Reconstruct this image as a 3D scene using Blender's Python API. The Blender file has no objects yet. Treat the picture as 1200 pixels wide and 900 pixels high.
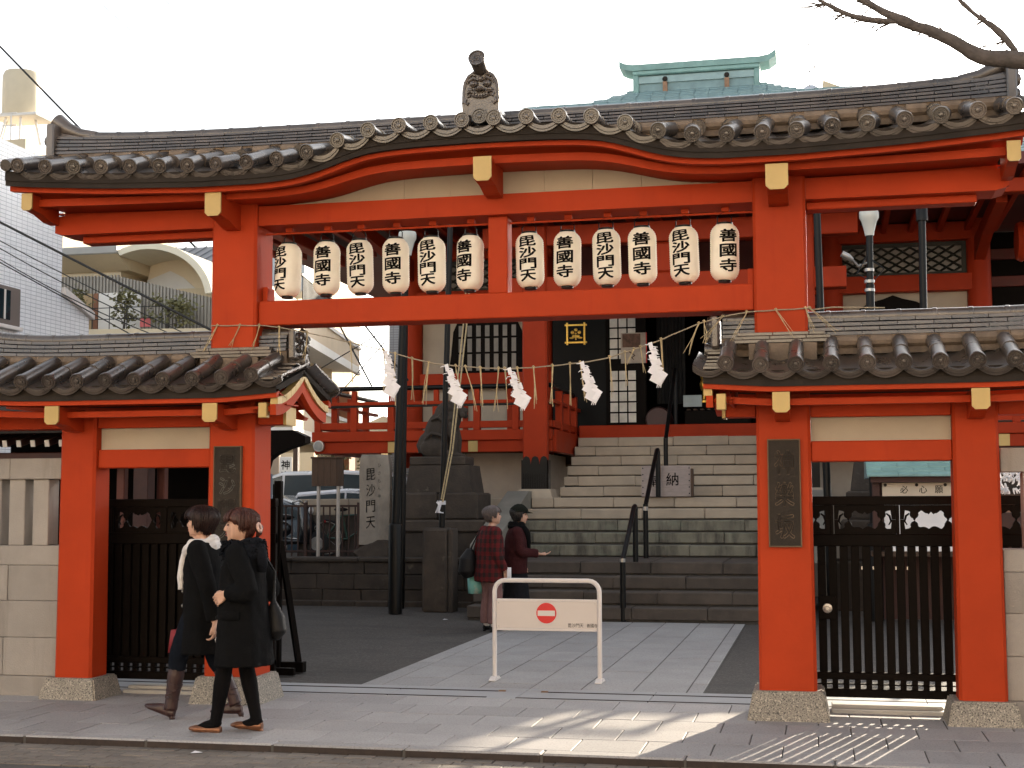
import bpy, bmesh, math, random
from mathutils import Vector, Matrix, Euler
from math import sin, cos, pi, radians, sqrt, atan2

random.seed(7)
scene = bpy.context.scene
COL = scene.collection

# ---------------------------------------------------------------- camera
cam_data = bpy.data.cameras.new("camera")
cam_data.sensor_width = 36.0
cam_data.lens = 36.0 * 1640 / 1200
cam_data.clip_start = 0.1
cam_data.clip_end = 2000.0
cam = bpy.data.objects.new("camera", cam_data)
COL.objects.link(cam)
_pitch, _yaw, _roll = 0.0840, 0.2160, -0.0033
cam.matrix_world = (Matrix.Translation((2.50, -10.77, 1.62)) @ Matrix.Rotation(_yaw, 4, 'Z')
                    @ Matrix.Rotation(pi / 2 + _pitch, 4, 'X') @ Matrix.Rotation(_roll, 4, 'Z'))
scene.camera = cam

# ---------------------------------------------------------------- light
SUN_EL = radians(14.0)
SUN_AZ = math.atan(0.32)            # from +y towards +x
SUN_DIR = Vector((sin(SUN_AZ) * cos(SUN_EL), cos(SUN_AZ) * cos(SUN_EL), sin(SUN_EL)))
world = bpy.data.worlds.new("World")
scene.world = world
world.use_nodes = True
wn = world.node_tree.nodes
wl_ = world.node_tree.links
sky = wn.new("ShaderNodeTexSky")
sky.sky_type = 'NISHITA'
sky.sun_disc = False
sky.sun_elevation = SUN_EL
sky.sun_rotation = SUN_AZ
sky.altitude = 50.0
sky.air_density = 1.0
sky.dust_density = 2.5
sky.ozone_density = 1.0
bg = wn["Background"]
bg.inputs["Strength"].default_value = 0.15
haze_sat = wn.new("ShaderNodeHueSaturation")      # thin bright haze: a paler sky than clear air gives
haze_sat.inputs["Saturation"].default_value = 0.28
wl_.new(sky.outputs[0], haze_sat.inputs["Color"])
wl_.new(haze_sat.outputs[0], bg.inputs["Color"])
sun_data = bpy.data.lights.new("sun", 'SUN')
sun_data.energy = 4.6
sun_data.angle = radians(0.5)
sun_data.color = (1.0, 0.86, 0.66)
sun = bpy.data.objects.new("sun", sun_data)
COL.objects.link(sun)
sun.rotation_euler = SUN_DIR.to_track_quat('Z', 'Y').to_euler()
sun.location = (10, 30, 20)

scene.view_settings.view_transform = 'Standard'
scene.view_settings.look = 'None'
scene.view_settings.exposure = 1.62
scene.view_settings.gamma = 1.0
scene.render.engine = 'CYCLES'
try:
    scene.cycles.use_denoising = True
    scene.cycles.max_bounces = 6
    scene.cycles.transparent_max_bounces = 8
except Exception:
    pass

# ---------------------------------------------------------------- materials
MATS = {}

def M(name, color, rough=0.6, scale=6.0, var=0.18, bump=0.0, bscale=60.0, rnd=0.0, metal=0.0, spec=0.5,
      speck=None, stretch=None, stain=None, transl=0.0, emit=None):
    if name in MATS:
        return MATS[name]
    m = bpy.data.materials.new(name)
    m.use_nodes = True
    nt = m.node_tree
    N, L = nt.nodes, nt.links
    b = N["Principled BSDF"]
    b.inputs["Roughness"].default_value = rough
    b.inputs["Metallic"].default_value = metal
    b.inputs["Specular IOR Level"].default_value = spec
    geo = N.new("ShaderNodeNewGeometry")
    vec = geo.outputs["Position"]
    if stretch:
        mp = N.new("ShaderNodeMapping")
        mp.inputs["Scale"].default_value = stretch
        L.new(vec, mp.inputs["Vector"])
        vec = mp.outputs["Vector"]
    n1 = N.new("ShaderNodeTexNoise")
    n1.inputs["Scale"].default_value = scale
    n1.inputs["Detail"].default_value = 6.0
    n1.inputs["Roughness"].default_value = 0.62
    L.new(vec, n1.inputs["Vector"])
    ra = N.new("ShaderNodeMapRange")
    ra.inputs["From Min"].default_value = 0.28
    ra.inputs["From Max"].default_value = 0.72
    L.new(n1.outputs["Fac"], ra.inputs["Value"])
    mx = N.new("ShaderNodeMix")
    mx.data_type = 'RGBA'
    mx.inputs[6].default_value = (*[c * (1 - var) for c in color], 1)
    mx.inputs[7].default_value = (*[min(1, c * (1 + var)) for c in color], 1)
    L.new(ra.outputs[0], mx.inputs[0])
    out = mx.outputs[2]
    if speck:
        for (sc, lo, hi, col, amt) in speck:
            ns = N.new("ShaderNodeTexNoise")
            ns.inputs["Scale"].default_value = sc
            ns.inputs["Detail"].default_value = 2.0
            L.new(geo.outputs["Position"], ns.inputs["Vector"])
            r2 = N.new("ShaderNodeMapRange")
            r2.inputs["From Min"].default_value = lo
            r2.inputs["From Max"].default_value = hi
            r2.inputs["To Max"].default_value = amt
            L.new(ns.outputs["Fac"], r2.inputs["Value"])
            m2 = N.new("ShaderNodeMix")
            m2.data_type = 'RGBA'
            L.new(r2.outputs[0], m2.inputs[0])
            L.new(out, m2.inputs[6])
            m2.inputs[7].default_value = (*col, 1)
            out = m2.outputs[2]
    if stain:
        for (sc3, lo, hi, col, amt) in stain:
            mp = N.new("ShaderNodeMapping")
            mp.inputs["Scale"].default_value = sc3
            L.new(geo.outputs["Position"], mp.inputs["Vector"])
            ns = N.new("ShaderNodeTexNoise")
            ns.inputs["Scale"].default_value = 1.0
            ns.inputs["Detail"].default_value = 8.0
            ns.inputs["Roughness"].default_value = 0.65
            L.new(mp.outputs[0], ns.inputs["Vector"])
            r2 = N.new("ShaderNodeMapRange")
            r2.inputs["From Min"].default_value = lo
            r2.inputs["From Max"].default_value = hi
            r2.inputs["To Max"].default_value = amt
            L.new(ns.outputs["Fac"], r2.inputs["Value"])
            m2 = N.new("ShaderNodeMix")
            m2.data_type = 'RGBA'
            L.new(r2.outputs[0], m2.inputs[0])
            L.new(out, m2.inputs[6])
            m2.inputs[7].default_value = (*col, 1)
            out = m2.outputs[2]
    if rnd:
        oi = N.new("ShaderNodeObjectInfo")
        r3 = N.new("ShaderNodeMapRange")
        r3.inputs["To Min"].default_value = 1 - rnd
        r3.inputs["To Max"].default_value = 1 + rnd
        L.new(oi.outputs["Random"], r3.inputs["Value"])
        hs = N.new("ShaderNodeHueSaturation")
        L.new(r3.outputs[0], hs.inputs["Value"])
        L.new(out, hs.inputs["Color"])
        out = hs.outputs[0]
    L.new(out, b.inputs["Base Color"])
    # roughness breakup
    rr = N.new("ShaderNodeMapRange")
    rr.inputs["To Min"].default_value = max(0.02, rough - 0.08)
    rr.inputs["To Max"].default_value = min(1, rough + 0.1)
    L.new(n1.outputs["Fac"], rr.inputs["Value"])
    L.new(rr.outputs[0], b.inputs["Roughness"])
    if bump:
        n2 = N.new("ShaderNodeTexNoise")
        n2.inputs["Scale"].default_value = bscale
        n2.inputs["Detail"].default_value = 5.0
        L.new(vec, n2.inputs["Vector"])
        bp = N.new("ShaderNodeBump")
        bp.inputs["Strength"].default_value = bump
        bp.inputs["Distance"].default_value = 0.01
        L.new(n2.outputs["Fac"], bp.inputs["Height"])
        L.new(bp.outputs[0], b.inputs["Normal"])
    if transl:
        tr = N.new("ShaderNodeBsdfTranslucent")
        L.new(out, tr.inputs["Color"])
        ms = N.new("ShaderNodeMixShader")
        ms.inputs[0].default_value = transl
        L.new(b.outputs[0], ms.inputs[1])
        L.new(tr.outputs[0], ms.inputs[2])
        L.new(ms.outputs[0], N["Material Output"].inputs["Surface"])
    if emit:
        b.inputs["Emission Color"].default_value = (*emit[0], 1)
        b.inputs["Emission Strength"].default_value = emit[1]
    MATS[name] = m
    return m

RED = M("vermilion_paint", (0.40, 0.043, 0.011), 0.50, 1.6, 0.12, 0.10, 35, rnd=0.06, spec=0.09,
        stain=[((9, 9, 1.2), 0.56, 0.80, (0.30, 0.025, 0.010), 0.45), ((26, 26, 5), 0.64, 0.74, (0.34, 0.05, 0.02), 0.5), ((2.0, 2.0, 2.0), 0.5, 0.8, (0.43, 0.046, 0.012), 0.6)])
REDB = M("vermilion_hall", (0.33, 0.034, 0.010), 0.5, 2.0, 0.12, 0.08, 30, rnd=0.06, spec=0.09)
GOLD = M("ochre_gold_cap", (0.44, 0.30, 0.105), 0.42, 4, 0.10, 0.05, 40, metal=0.15)
TILE = M("smoked_clay_tile", (0.068, 0.054, 0.046), 0.28, 7, 0.35, 0.2, 55, rnd=0.30, spec=0.9, metal=0.0,
         stain=[((5, 5, 5), 0.55, 0.75, (0.115, 0.090, 0.070), 0.6)])
TILED = M("dark_roof_board", (0.030, 0.024, 0.020), 0.85, 5, 0.3, 0.3, 40, spec=0.15)
PLASTER = M("beige_plaster", (0.41, 0.345, 0.265), 0.85, 2.0, 0.08, 0.15, 80,
            stain=[((6, 6, 1.5), 0.58, 0.8, (0.45, 0.37, 0.28), 0.35)])
GRANITE = M("speckled_granite", (0.27, 0.24, 0.20), 0.75, 3, 0.14, 0.25, 160, rnd=0.07,
            speck=[(105, 0.54, 0.60, (0.05, 0.046, 0.042), 0.9), (75, 0.58, 0.64, (0.50, 0.44, 0.36), 0.8)])
WALLSTONE = M("pale_granite_wall", (0.30, 0.268, 0.238), 0.8, 2.5, 0.12, 0.35, 90, rnd=0.10,
              speck=[(190, 0.58, 0.68, (0.27, 0.24, 0.21), 0.5)], stain=[((7, 7, 0.9), 0.54, 0.74, (0.20, 0.175, 0.15), 0.6)])
PAVE = M("grey_paving_stone", (0.325, 0.308, 0.302), 0.72, 2.2, 0.15, 0.25, 120, rnd=0.13,
         speck=[(70, 0.54, 0.66, (0.16, 0.15, 0.145), 0.6), (50, 0.57, 0.66, (0.40, 0.38, 0.37), 0.4)],
         stain=[((1.1, 1.1, 1), 0.50, 0.78, (0.20, 0.195, 0.195), 0.55), ((9, 9, 1), 0.63, 0.70, (0.13, 0.122, 0.115), 0.6), ((3.2, .7, 1), 0.60, 0.74, (0.15, 0.135, 0.125), 0.5)])
PATH = M("grey_path_slab", (0.325, 0.315, 0.310), 0.75, 2.2, 0.12, 0.25, 120, rnd=0.07,
         speck=[(48, 0.54, 0.66, (0.17, 0.16, 0.155), 0.6), (36, 0.57, 0.66, (0.38, 0.37, 0.36), 0.4)],
         stain=[((1.3, 0.9, 1), 0.52, 0.78, (0.20, 0.195, 0.19), 0.55)])
ROADPAVER = M("brown_road_paver", (0.165, 0.140, 0.118), 0.8, 3.0, 0.2, 0.35, 110, rnd=0.16,
              speck=[(140, 0.58, 0.68, (0.08, 0.07, 0.06), 0.6)])
GROUT = M("dark_joint_mortar", (0.075, 0.068, 0.062), 0.9, 8, 0.25, 0.3, 60)
KERB = M("brown_kerb_stone", (0.036, 0.025, 0.021), 0.85, 14, 0.35, 0.4, 60, rnd=0.08)
ASPHALT = M("worn_asphalt", (0.066, 0.057, 0.050), 0.85, 1.2, 0.2, 0.6, 150,
            speck=[(42, 0.55, 0.66, (0.135, 0.125, 0.118), 0.65), (30, 0.57, 0.68, (0.022, 0.020, 0.019), 0.6)],
            stain=[((0.8, 1.6, 1), 0.50, 0.70, (0.036, 0.033, 0.031), 0.75), ((2.6, 2.0, 1), 0.60, 0.68, (0.10, 0.09, 0.08), 0.5)])
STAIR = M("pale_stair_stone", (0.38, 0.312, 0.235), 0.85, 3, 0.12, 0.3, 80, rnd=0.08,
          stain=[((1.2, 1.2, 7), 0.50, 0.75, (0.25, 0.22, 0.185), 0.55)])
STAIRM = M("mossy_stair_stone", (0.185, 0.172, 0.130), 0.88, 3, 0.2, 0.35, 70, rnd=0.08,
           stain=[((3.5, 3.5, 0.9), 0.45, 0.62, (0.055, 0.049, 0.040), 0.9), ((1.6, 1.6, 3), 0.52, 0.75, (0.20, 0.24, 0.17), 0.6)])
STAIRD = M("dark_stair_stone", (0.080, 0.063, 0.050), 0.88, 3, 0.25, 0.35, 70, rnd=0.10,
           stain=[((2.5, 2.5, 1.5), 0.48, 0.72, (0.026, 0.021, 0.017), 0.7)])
OLDSTONE = M("weathered_dark_stone", (0.054, 0.041, 0.031), 0.92, 4, 0.35, 0.7, 35, rnd=0.10,
             stain=[((2.2, 2.2, 1.1), 0.50, 0.72, (0.028, 0.022, 0.018), 0.7), ((6, 6, 6), 0.62, 0.74, (0.15, 0.128, 0.10), 0.6)])
STELE = M("grey_stele_stone", (0.29, 0.25, 0.205), 0.88, 4, 0.2, 0.4, 60,
          stain=[((4, 4, 1.2), 0.52, 0.75, (0.14, 0.125, 0.105), 0.6)])
BLKWOOD = M("black_brown_wood", (0.0055, 0.0038, 0.003), 0.5, 5, 0.3, 0.15, 60, rnd=0.12, stretch=(8, 8, 1), spec=0.05)
BLKMETAL = M("black_painted_metal", (0.005, 0.005, 0.005), 0.38, 6, 0.3, 0.05, 60, spec=0.22)
INK = M("black_ink", (0.006, 0.005, 0.005), 0.8, 20, 0.2, spec=0.1)
PAPER = M("lantern_paper", (0.95, 0.87, 0.73), 0.8, 9, 0.05, 0.35, 22, transl=0.18, rnd=0.05, stain=[((9, 9, 5), 0.58, 0.8, (0.78, 0.66, 0.48), 0.5)])
WHITEPAPER = M("white_paper", (0.86, 0.84, 0.86), 0.8, 10, 0.03, transl=0.25)
STRAW = M("rice_straw", (0.42, 0.33, 0.19), 0.85, 30, 0.25, rnd=0.18)
ROPEM = M("hemp_rope", (0.30, 0.25, 0.18), 0.9, 60, 0.3)
WHITEMETAL = M("white_enamel", (0.66, 0.62, 0.60), 0.35, 3, 0.04, 0.03, 30,
               stain=[((6, 6, 2), 0.62, 0.8, (0.55, 0.49, 0.42), 0.35)])
SIGNRED = M("sign_red", (0.62, 0.012, 0.012), 0.4, 4, 0.05)
STEEL = M("bare_steel", (0.42, 0.40, 0.38), 0.35, 8, 0.2, metal=0.8)
BRONZE = M("dark_bronze", (0.026, 0.019, 0.014), 0.6, 9, 0.3, 0.25, 70, metal=0.0, spec=0.2)
BRONZEEDGE = M("bronze_edge", (0.13, 0.085, 0.05), 0.55, 8, 0.2, spec=0.2)
PLAQUELINE = M("worn_bronze_line", (0.19, 0.125, 0.075), 0.6, 20, 0.2)
GREENINK = M("pale_etched_line", (0.22, 0.22, 0.19), 0.6, 20, 0.2)
COPPER = M("verdigris_copper", (0.22, 0.37, 0.34), 0.55, 5, 0.18, 0.15, 30, rnd=0.12,
           stain=[((1.5, 1.5, 4), 0.55, 0.75, (0.10, 0.20, 0.20), 0.5)])
COPPERT = M("verdigris_roof_tile", (0.19, 0.29, 0.30), 0.5, 5, 0.2, 0.15, 30, rnd=0.14)
GLASS = M("window_glass", (0.012, 0.024, 0.030), 0.08, 1, 0.3, spec=0.4)
DARKIN = M("dark_interior", (0.006, 0.005, 0.005), 0.8, 3, 0.3, spec=0.1)  # near-black colour stands in for the unlit room behind the doorway
SHOJI = M("frosted_lattice_glass", (0.55, 0.52, 0.46), 0.35, 3.0, 0.35, spec=0.7)
GILT = M("gilt_metal", (0.80, 0.50, 0.10), 0.3, 20, 0.25, 0.2, 60, metal=0.7)
OLDWOOD = M("weathered_brown_wood", (0.070, 0.038, 0.021), 0.7, 4, 0.3, 0.3, 60, rnd=0.2, stretch=(14, 14, 1.5))
GREYWOOD = M("greyed_plank", (0.33, 0.27, 0.245), 0.8, 4, 0.16, 0.3, 60, stretch=(2, 10, 14))
BARK = M("grey_bark", (0.085, 0.070, 0.062), 0.9, 12, 0.35, 0.8, 40)
LEAF = M("evergreen_leaf", (0.055, 0.085, 0.030), 0.6, 9, 0.5, rnd=0.2)
LEAF2 = M("olive_leaf", (0.15, 0.14, 0.055), 0.6, 9, 0.4, rnd=0.2)
WIRE = M("black_cable", (0.012, 0.012, 0.013), 0.6, 10, 0.2)

# ---------------------------------------------------------------- mesh helpers
_jr = random.Random(77)
class MB:
    def __init__(s):
        s.v = []; s.f = []; s.mi = []; s.cur = 0
    def add(s, vs, fs):
        o = len(s.v)
        s.v += [tuple(v) for v in vs]
        for f in fs:
            s.f.append(tuple(i + o for i in f)); s.mi.append(s.cur)
        return s
    def box(s, x0, x1, y0, y1, z0, z1):
        if x0 > x1: x0, x1 = x1, x0
        if y0 > y1: y0, y1 = y1, y0
        if z0 > z1: z0, z1 = z1, z0
        return s.add([(x0, y0, z0), (x1, y0, z0), (x1, y1, z0), (x0, y1, z0), (x0, y0, z1), (x1, y0, z1), (x1, y1, z1), (x0, y1, z1)],
                     [(3, 2, 1, 0), (4, 5, 6, 7), (0, 1, 5, 4), (1, 2, 6, 5), (2, 3, 7, 6), (3, 0, 4, 7)])
    def cham(s, x0, x1, y0, y1, z0, z1, c=0.006, jit=0.0):
        """box with chamfered edges (24 corner verts)"""
        if x0 > x1: x0, x1 = x1, x0
        bm = bmesh.new()
        bmesh.ops.create_cube(bm, size=1.0)
        for v in bm.verts:
            v.co = Vector(((x0 + x1) / 2 + v.co.x * (x1 - x0), (y0 + y1) / 2 + v.co.y * (y1 - y0), (z0 + z1) / 2 + v.co.z * (z1 - z0)))
        c = min(c, 0.3 * min(abs(x1 - x0), abs(y1 - y0), abs(z1 - z0)))
        bmesh.ops.bevel(bm, geom=bm.edges[:], offset=c, segments=1, affect='EDGES')
        if jit:
            for v in bm.verts: v.co += Vector((_jr.uniform(-jit, jit), _jr.uniform(-jit, jit), _jr.uniform(-jit, jit)))
        s.addbm(bm)
        return s
    def addbm(s, bm):
        bm.verts.index_update()
        s.add([v.co.copy() for v in bm.verts], [[v.index for v in f.verts] for f in bm.faces])
        bm.free()
    def frus(s, cx, cy, z0, z1, ax, ay, bx, by):
        """tapered block: half sizes ax,ay at z0 and bx,by at z1"""
        return s.add([(cx - ax, cy - ay, z0), (cx + ax, cy - ay, z0), (cx + ax, cy + ay, z0), (cx - ax, cy + ay, z0),
                      (cx - bx, cy - by, z1), (cx + bx, cy - by, z1), (cx + bx, cy + by, z1), (cx - bx, cy + by, z1)],
                     [(3, 2, 1, 0), (4, 5, 6, 7), (0, 1, 5, 4), (1, 2, 6, 5), (2, 3, 7, 6), (3, 0, 4, 7)])
    def prism(s, poly, axis, a, b):
        """poly: list of 2-tuples in the plane normal to axis"""
        def P(u, v, w):
            return {'x': (w, u, v), 'y': (u, w, v), 'z': (u, v, w)}[axis]
        n = len(poly)
        vs = [P(u, v, a) for u, v in poly] + [P(u, v, b) for u, v in poly]
        fs = [tuple(range(n - 1, -1, -1)), tuple(range(n, 2 * n))] + [(i, (i + 1) % n, n + (i + 1) % n, n + i) for i in range(n)]
        return s.add(vs, fs)
    def rings(s, rs, cap=True, closed=True):
        n = len(rs[0]); vs = []
        for r in rs: vs += r
        fs = []
        for k in range(len(rs) - 1):
            for i in range(n if closed else n - 1):
                j = (i + 1) % n
                fs.append((k * n + i, k * n + j, (k + 1) * n + j, (k + 1) * n + i))
        if cap and closed:
            fs.append(tuple(range(n - 1, -1, -1)))
            fs.append(tuple(range((len(rs) - 1) * n, len(rs) * n)))
        return s.add(vs, fs)
    def tube(s, pts, r, n=8, cap=True, ell=None):
        pts = [Vector(p) for p in pts]
        rs = r if isinstance(r, (list, tuple)) else [r] * len(pts)
        rings = []
        prev = None
        for i, p in enumerate(pts):
            t = (pts[min(i + 1, len(pts) - 1)] - pts[max(i - 1, 0)])
            if t.length < 1e-9: t = Vector((0, 0, 1))
            t.normalize()
            if prev is None:
                ref = Vector((0, 0, 1)) if abs(t.z) < 0.9 else Vector((1, 0, 0))
                u = t.cross(ref).normalized()
            else:
                u = (prev - t * prev.dot(t))
                u = u.normalized() if u.length > 1e-6 else t.orthogonal().normalized()
            prev = u
            w = t.cross(u)
            e = ell[i] if ell else 1.0
            rings.append([p + (u * cos(2 * pi * k / n) + w * sin(2 * pi * k / n) * e) * rs[i] for k in range(n)])
        return s.rings(rings, cap)
    def lathe(s, prof, n=16, c=(0, 0, 0), axis='z', cap=True):
        rs = []
        for (r, h) in prof:
            ring = []
            for k in range(n):
                a = 2 * pi * k / n
                if axis == 'z': p = (c[0] + r * cos(a), c[1] + r * sin(a), c[2] + h)
                elif axis == 'y': p = (c[0] + r * cos(a), c[1] + h, c[2] - r * sin(a))
                else: p = (c[0] + h, c[1] + r * cos(a), c[2] + r * sin(a))
                ring.append(p)
            rs.append(ring)
        return s.rings(rs, cap)
    def ell(s, c, r, nu=14, nv=9, rot=None):
        rs = []
        c = Vector(c)
        for j in range(nv + 1):
            ph = -pi / 2 + pi * j / nv
            rr = max(cos(ph), 0.02)
            ring = []
            for k in range(nu):
                a = 2 * pi * k / nu
                p = Vector((r[0] * rr * cos(a), r[1] * rr * sin(a), r[2] * sin(ph)))
                if rot: p = rot @ p
                ring.append(c + p)
            rs.append(ring)
        return s.rings(rs, True)
    def quad(s, a, b, c, d):
        return s.add([a, b, c, d], [(0, 1, 2, 3)])
    def xf(s, mat, start=0):
        s.v[start:] = [tuple(mat @ Vector(v)) for v in s.v[start:]]
        return s
    def mesh(s, name, mat, smooth=False, fix=False):
        me = bpy.data.meshes.new(name)
        me.from_pydata(s.v, [], s.f)
        mats = mat if isinstance(mat, (list, tuple)) else [mat]
        for m in mats: me.materials.append(m)
        if len(mats) > 1:
            me.polygons.foreach_set("material_index", s.mi)
        if fix:
            bm = bmesh.new(); bm.from_mesh(me)
            bmesh.ops.recalc_face_normals(bm, faces=bm.faces[:])
            bm.to_mesh(me); bm.free()
        if smooth:
            me.polygons.foreach_set("use_smooth", [True] * len(me.polygons))
            if smooth is not True:
                try: me.set_sharp_from_angle(angle=radians(smooth))
                except Exception: pass
        me.update()
        return me
    def build(s, name, mat, parent=None, smooth=False, fix=True, **kw):
        o = bpy.data.objects.new(name, s.mesh(name, mat, smooth, fix))
        COL.objects.link(o)
        if parent is not None:
            o.parent = parent
            o.location = -wloc(parent)
        for k, v in kw.items(): o[k] = v
        return o

def wloc(o):
    p = Vector((0, 0, 0))
    while o is not None:
        p += o.location
        o = o.parent
    return p

def tag(o, label=None, cat=None, group=None, kind=None):
    if label: o['label'] = label
    if cat: o['category'] = cat
    if group: o['group'] = group
    if kind: o['kind'] = kind
    return o

def thing(name, loc=(0, 0, 0), label=None, cat=None, group=None, rz=0.0):
    o = bpy.data.objects.new(name, None)
    o.empty_display_size = 0.1
    COL.objects.link(o)
    o.location = loc
    o.rotation_euler = (0, 0, rz)
    return tag(o, label, cat, group)

def inst(name, me, parent, loc=(0, 0, 0), rot=(0, 0, 0), sc=None, local=False):
    o = bpy.data.objects.new(name, me)
    COL.objects.link(o)
    o.parent = parent
    o.location = Vector(loc) - (Vector((0, 0, 0)) if local or parent is None else wloc(parent))
    o.rotation_euler = rot
    if sc: o.scale = sc
    return o

def copy_tree(o, parent=None):
    c = o.copy()
    COL.objects.link(c)
    c.parent = parent
    for ch in list(o.children):
        copy_tree(ch, c)
    return c

def curve_fn(pts):
    xs = [p[0] for p in pts]; ys = [p[1] for p in pts]
    n = len(xs)
    d = [(ys[i + 1] - ys[i]) / (xs[i + 1] - xs[i]) for i in range(n - 1)]
    m = [d[0]] + [0 if d[i - 1] * d[i] <= 0 else 2 * d[i - 1] * d[i] / (d[i - 1] + d[i]) for i in range(1, n - 1)] + [d[-1]]
    def f(x):
        if x <= xs[0]: return ys[0] + m[0] * (x - xs[0])
        if x >= xs[-1]: return ys[-1] + m[-1] * (x - xs[-1])
        i = 0
        while x > xs[i + 1]: i += 1
        h = xs[i + 1] - xs[i]; t = (x - xs[i]) / h
        return ((2 * t ** 3 - 3 * t * t + 1) * ys[i] + (t ** 3 - 2 * t * t + t) * h * m[i]
                + (-2 * t ** 3 + 3 * t * t) * ys[i + 1] + (t ** 3 - t * t) * h * m[i + 1])
    return f

def strip(mb, x0, x1, y0, y1, zb, zt, n=48):
    """bar along x whose bottom and top follow functions of x"""
    rs = []
    for i in range(n + 1):
        x = x0 + (x1 - x0) * i / n
        b, t = zb(x), zt(x)
        rs.append([(x, y0, b), (x, y1, b), (x, y1, t), (x, y0, t)])
    return mb.rings(rs)

# ---------------------------------------------------------------- lettering
_glyphs = {}

def glyph(ch, bold=0.0, res=3):
    key = (ch, bold, res)
    if key in _glyphs: return _glyphs[key]
    cu = bpy.data.curves.new("glyph", 'FONT')
    cu.body = ch
    cu.size = 1.0
    cu.offset = bold
    cu.resolution_u = res
    cu.fill_mode = 'BOTH'
    ob = bpy.data.objects.new("glyph", cu)
    COL.objects.link(ob)
    dg = bpy.context.evaluated_depsgraph_get()
    dg.update()
    me = bpy.data.meshes.new_from_object(ob.evaluated_get(dg))
    vs = [v.co.copy() for v in me.vertices]
    fs = [tuple(p.vertices) for p in me.polygons]
    bpy.data.objects.remove(ob); bpy.data.curves.remove(cu); bpy.data.meshes.remove(me)
    if vs:
        x0 = min(v.x for v in vs); x1 = max(v.x for v in vs); y0 = min(v.y for v in vs); y1 = max(v.y for v in vs)
        vs = [((v.x - (x0 + x1) / 2), (v.y - (y0 + y1) / 2)) for v in vs]
        wh = (x1 - x0, y1 - y0)
    else:
        wh = (0.3, 0.3)
    _glyphs[key] = (vs, fs, wh)
    return _glyphs[key]

def put_char(mb, ch, cx, cz, w, h, y, bold=0.0, fn=None, thick=0.0, lean=0.0):
    """one upright glyph facing -y, fitted to a w x h box centred at (cx, cz)"""
    vs, fs, wh = glyph(ch)
    sx, sz = w / wh[0], h / wh[1]
    # heavier brush weight: the glyph laid down several times, nudged by a fraction of a stroke
    k = bold * .62
    for (dx, dz) in ([(0, 0)] if bold <= 0 else [(-k, -k), (k, -k), (-k, k), (k, k), (0, 0), (k, 0), (-k, 0)]):
        pts = [(cx + v[0] * sx + dx * w, y, cz + v[1] * sz + dz * h + lean * v[0] * sx) for v in vs]
        mb.add(pts, fs)

def subdivide_long(mb, maxlen):
    bm = bmesh.new()
    vs = [bm.verts.new(v) for v in mb.v]
    for f in mb.f:
        try: bm.faces.new([vs[i] for i in f])
        except ValueError: pass
    bmesh.ops.triangulate(bm, faces=bm.faces[:])
    for _ in range(4):
        es = [e for e in bm.edges if e.calc_length() > maxlen]
        if not es: break
        bmesh.ops.subdivide_edges(bm, edges=es, cuts=1)
        bmesh.ops.triangulate(bm, faces=[f for f in bm.faces if len(f.verts) > 3])
    mb.v, mb.f, mb.mi = [], [], []
    mb.addbm(bm)

# ================================================================ GROUND
ground = MB().add([(-400, -400, -0.075), (400, -400, -0.075), (400, 600, -0.075), (-400, 600, -0.075)], [(0, 1, 2, 3)]).build("ground", ASPHALT, kind='structure')
road = MB().box(-60, 60, -14.0, -1.745, -0.30, -0.062).build("road", GROUT, kind='structure')
rnd = random.Random(3)
pv_me = MB().cham(-0.097, 0.097, -0.047, 0.047, -0.03, 0.0, 0.004).mesh("road_paver", ROADPAVER)
for j in range(7):
    y = -1.80 - 0.1 * j
    for i in range(38):
        x = -4.3 + 0.2 * i + (0.1 if j % 2 else 0) + 0.05 * j
        if x > 2.9: continue
        inst("road_paver", pv_me, road, (x, y, -0.052 + rnd.uniform(-.003, .002)), (rnd.uniform(-.01, .01), rnd.uniform(-.01, .01), 0))
far_road = MB()
for k in range(110):
    for i in range(-1, 2):
        pass
pavement = MB().box(-60, 60, -1.745, 0.66, -0.30, -0.008).build("pavement", GROUT, kind='structure')
kb = MB(); kb.cham(-0.46, 0.46, -1.75, -1.60, -0.12, 0.001, 0.012)
kerb_me = kb.mesh("kerb_stone", [PAVE, KERB])
for p in kerb_me.polygons:
    p.material_index = 1 if p.normal.z < 0.5 else 0
for i in range(12):
    inst("kerb_stone", kerb_me, pavement, (-5.3 + 0.924 * i, 0, 0))
sl_me = [MB().cham(-0.2205, 0.2205, -0.2210, 0.2210, -0.04, 0.0, 0.004, .0012).mesh("paving_slab", PAVE)]
for j in range(5):
    for i in range(24):
        x = -5.65 + 0.45 * i + (0.225 if j % 2 else 0)
        inst("paving_slab", sl_me[0], pavement, (x, -1.372 + 0.4535 * j, rnd.uniform(-.0015, .0012)), (rnd.uniform(-.003, .003), rnd.uniform(-.003, .003), 0))
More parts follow.
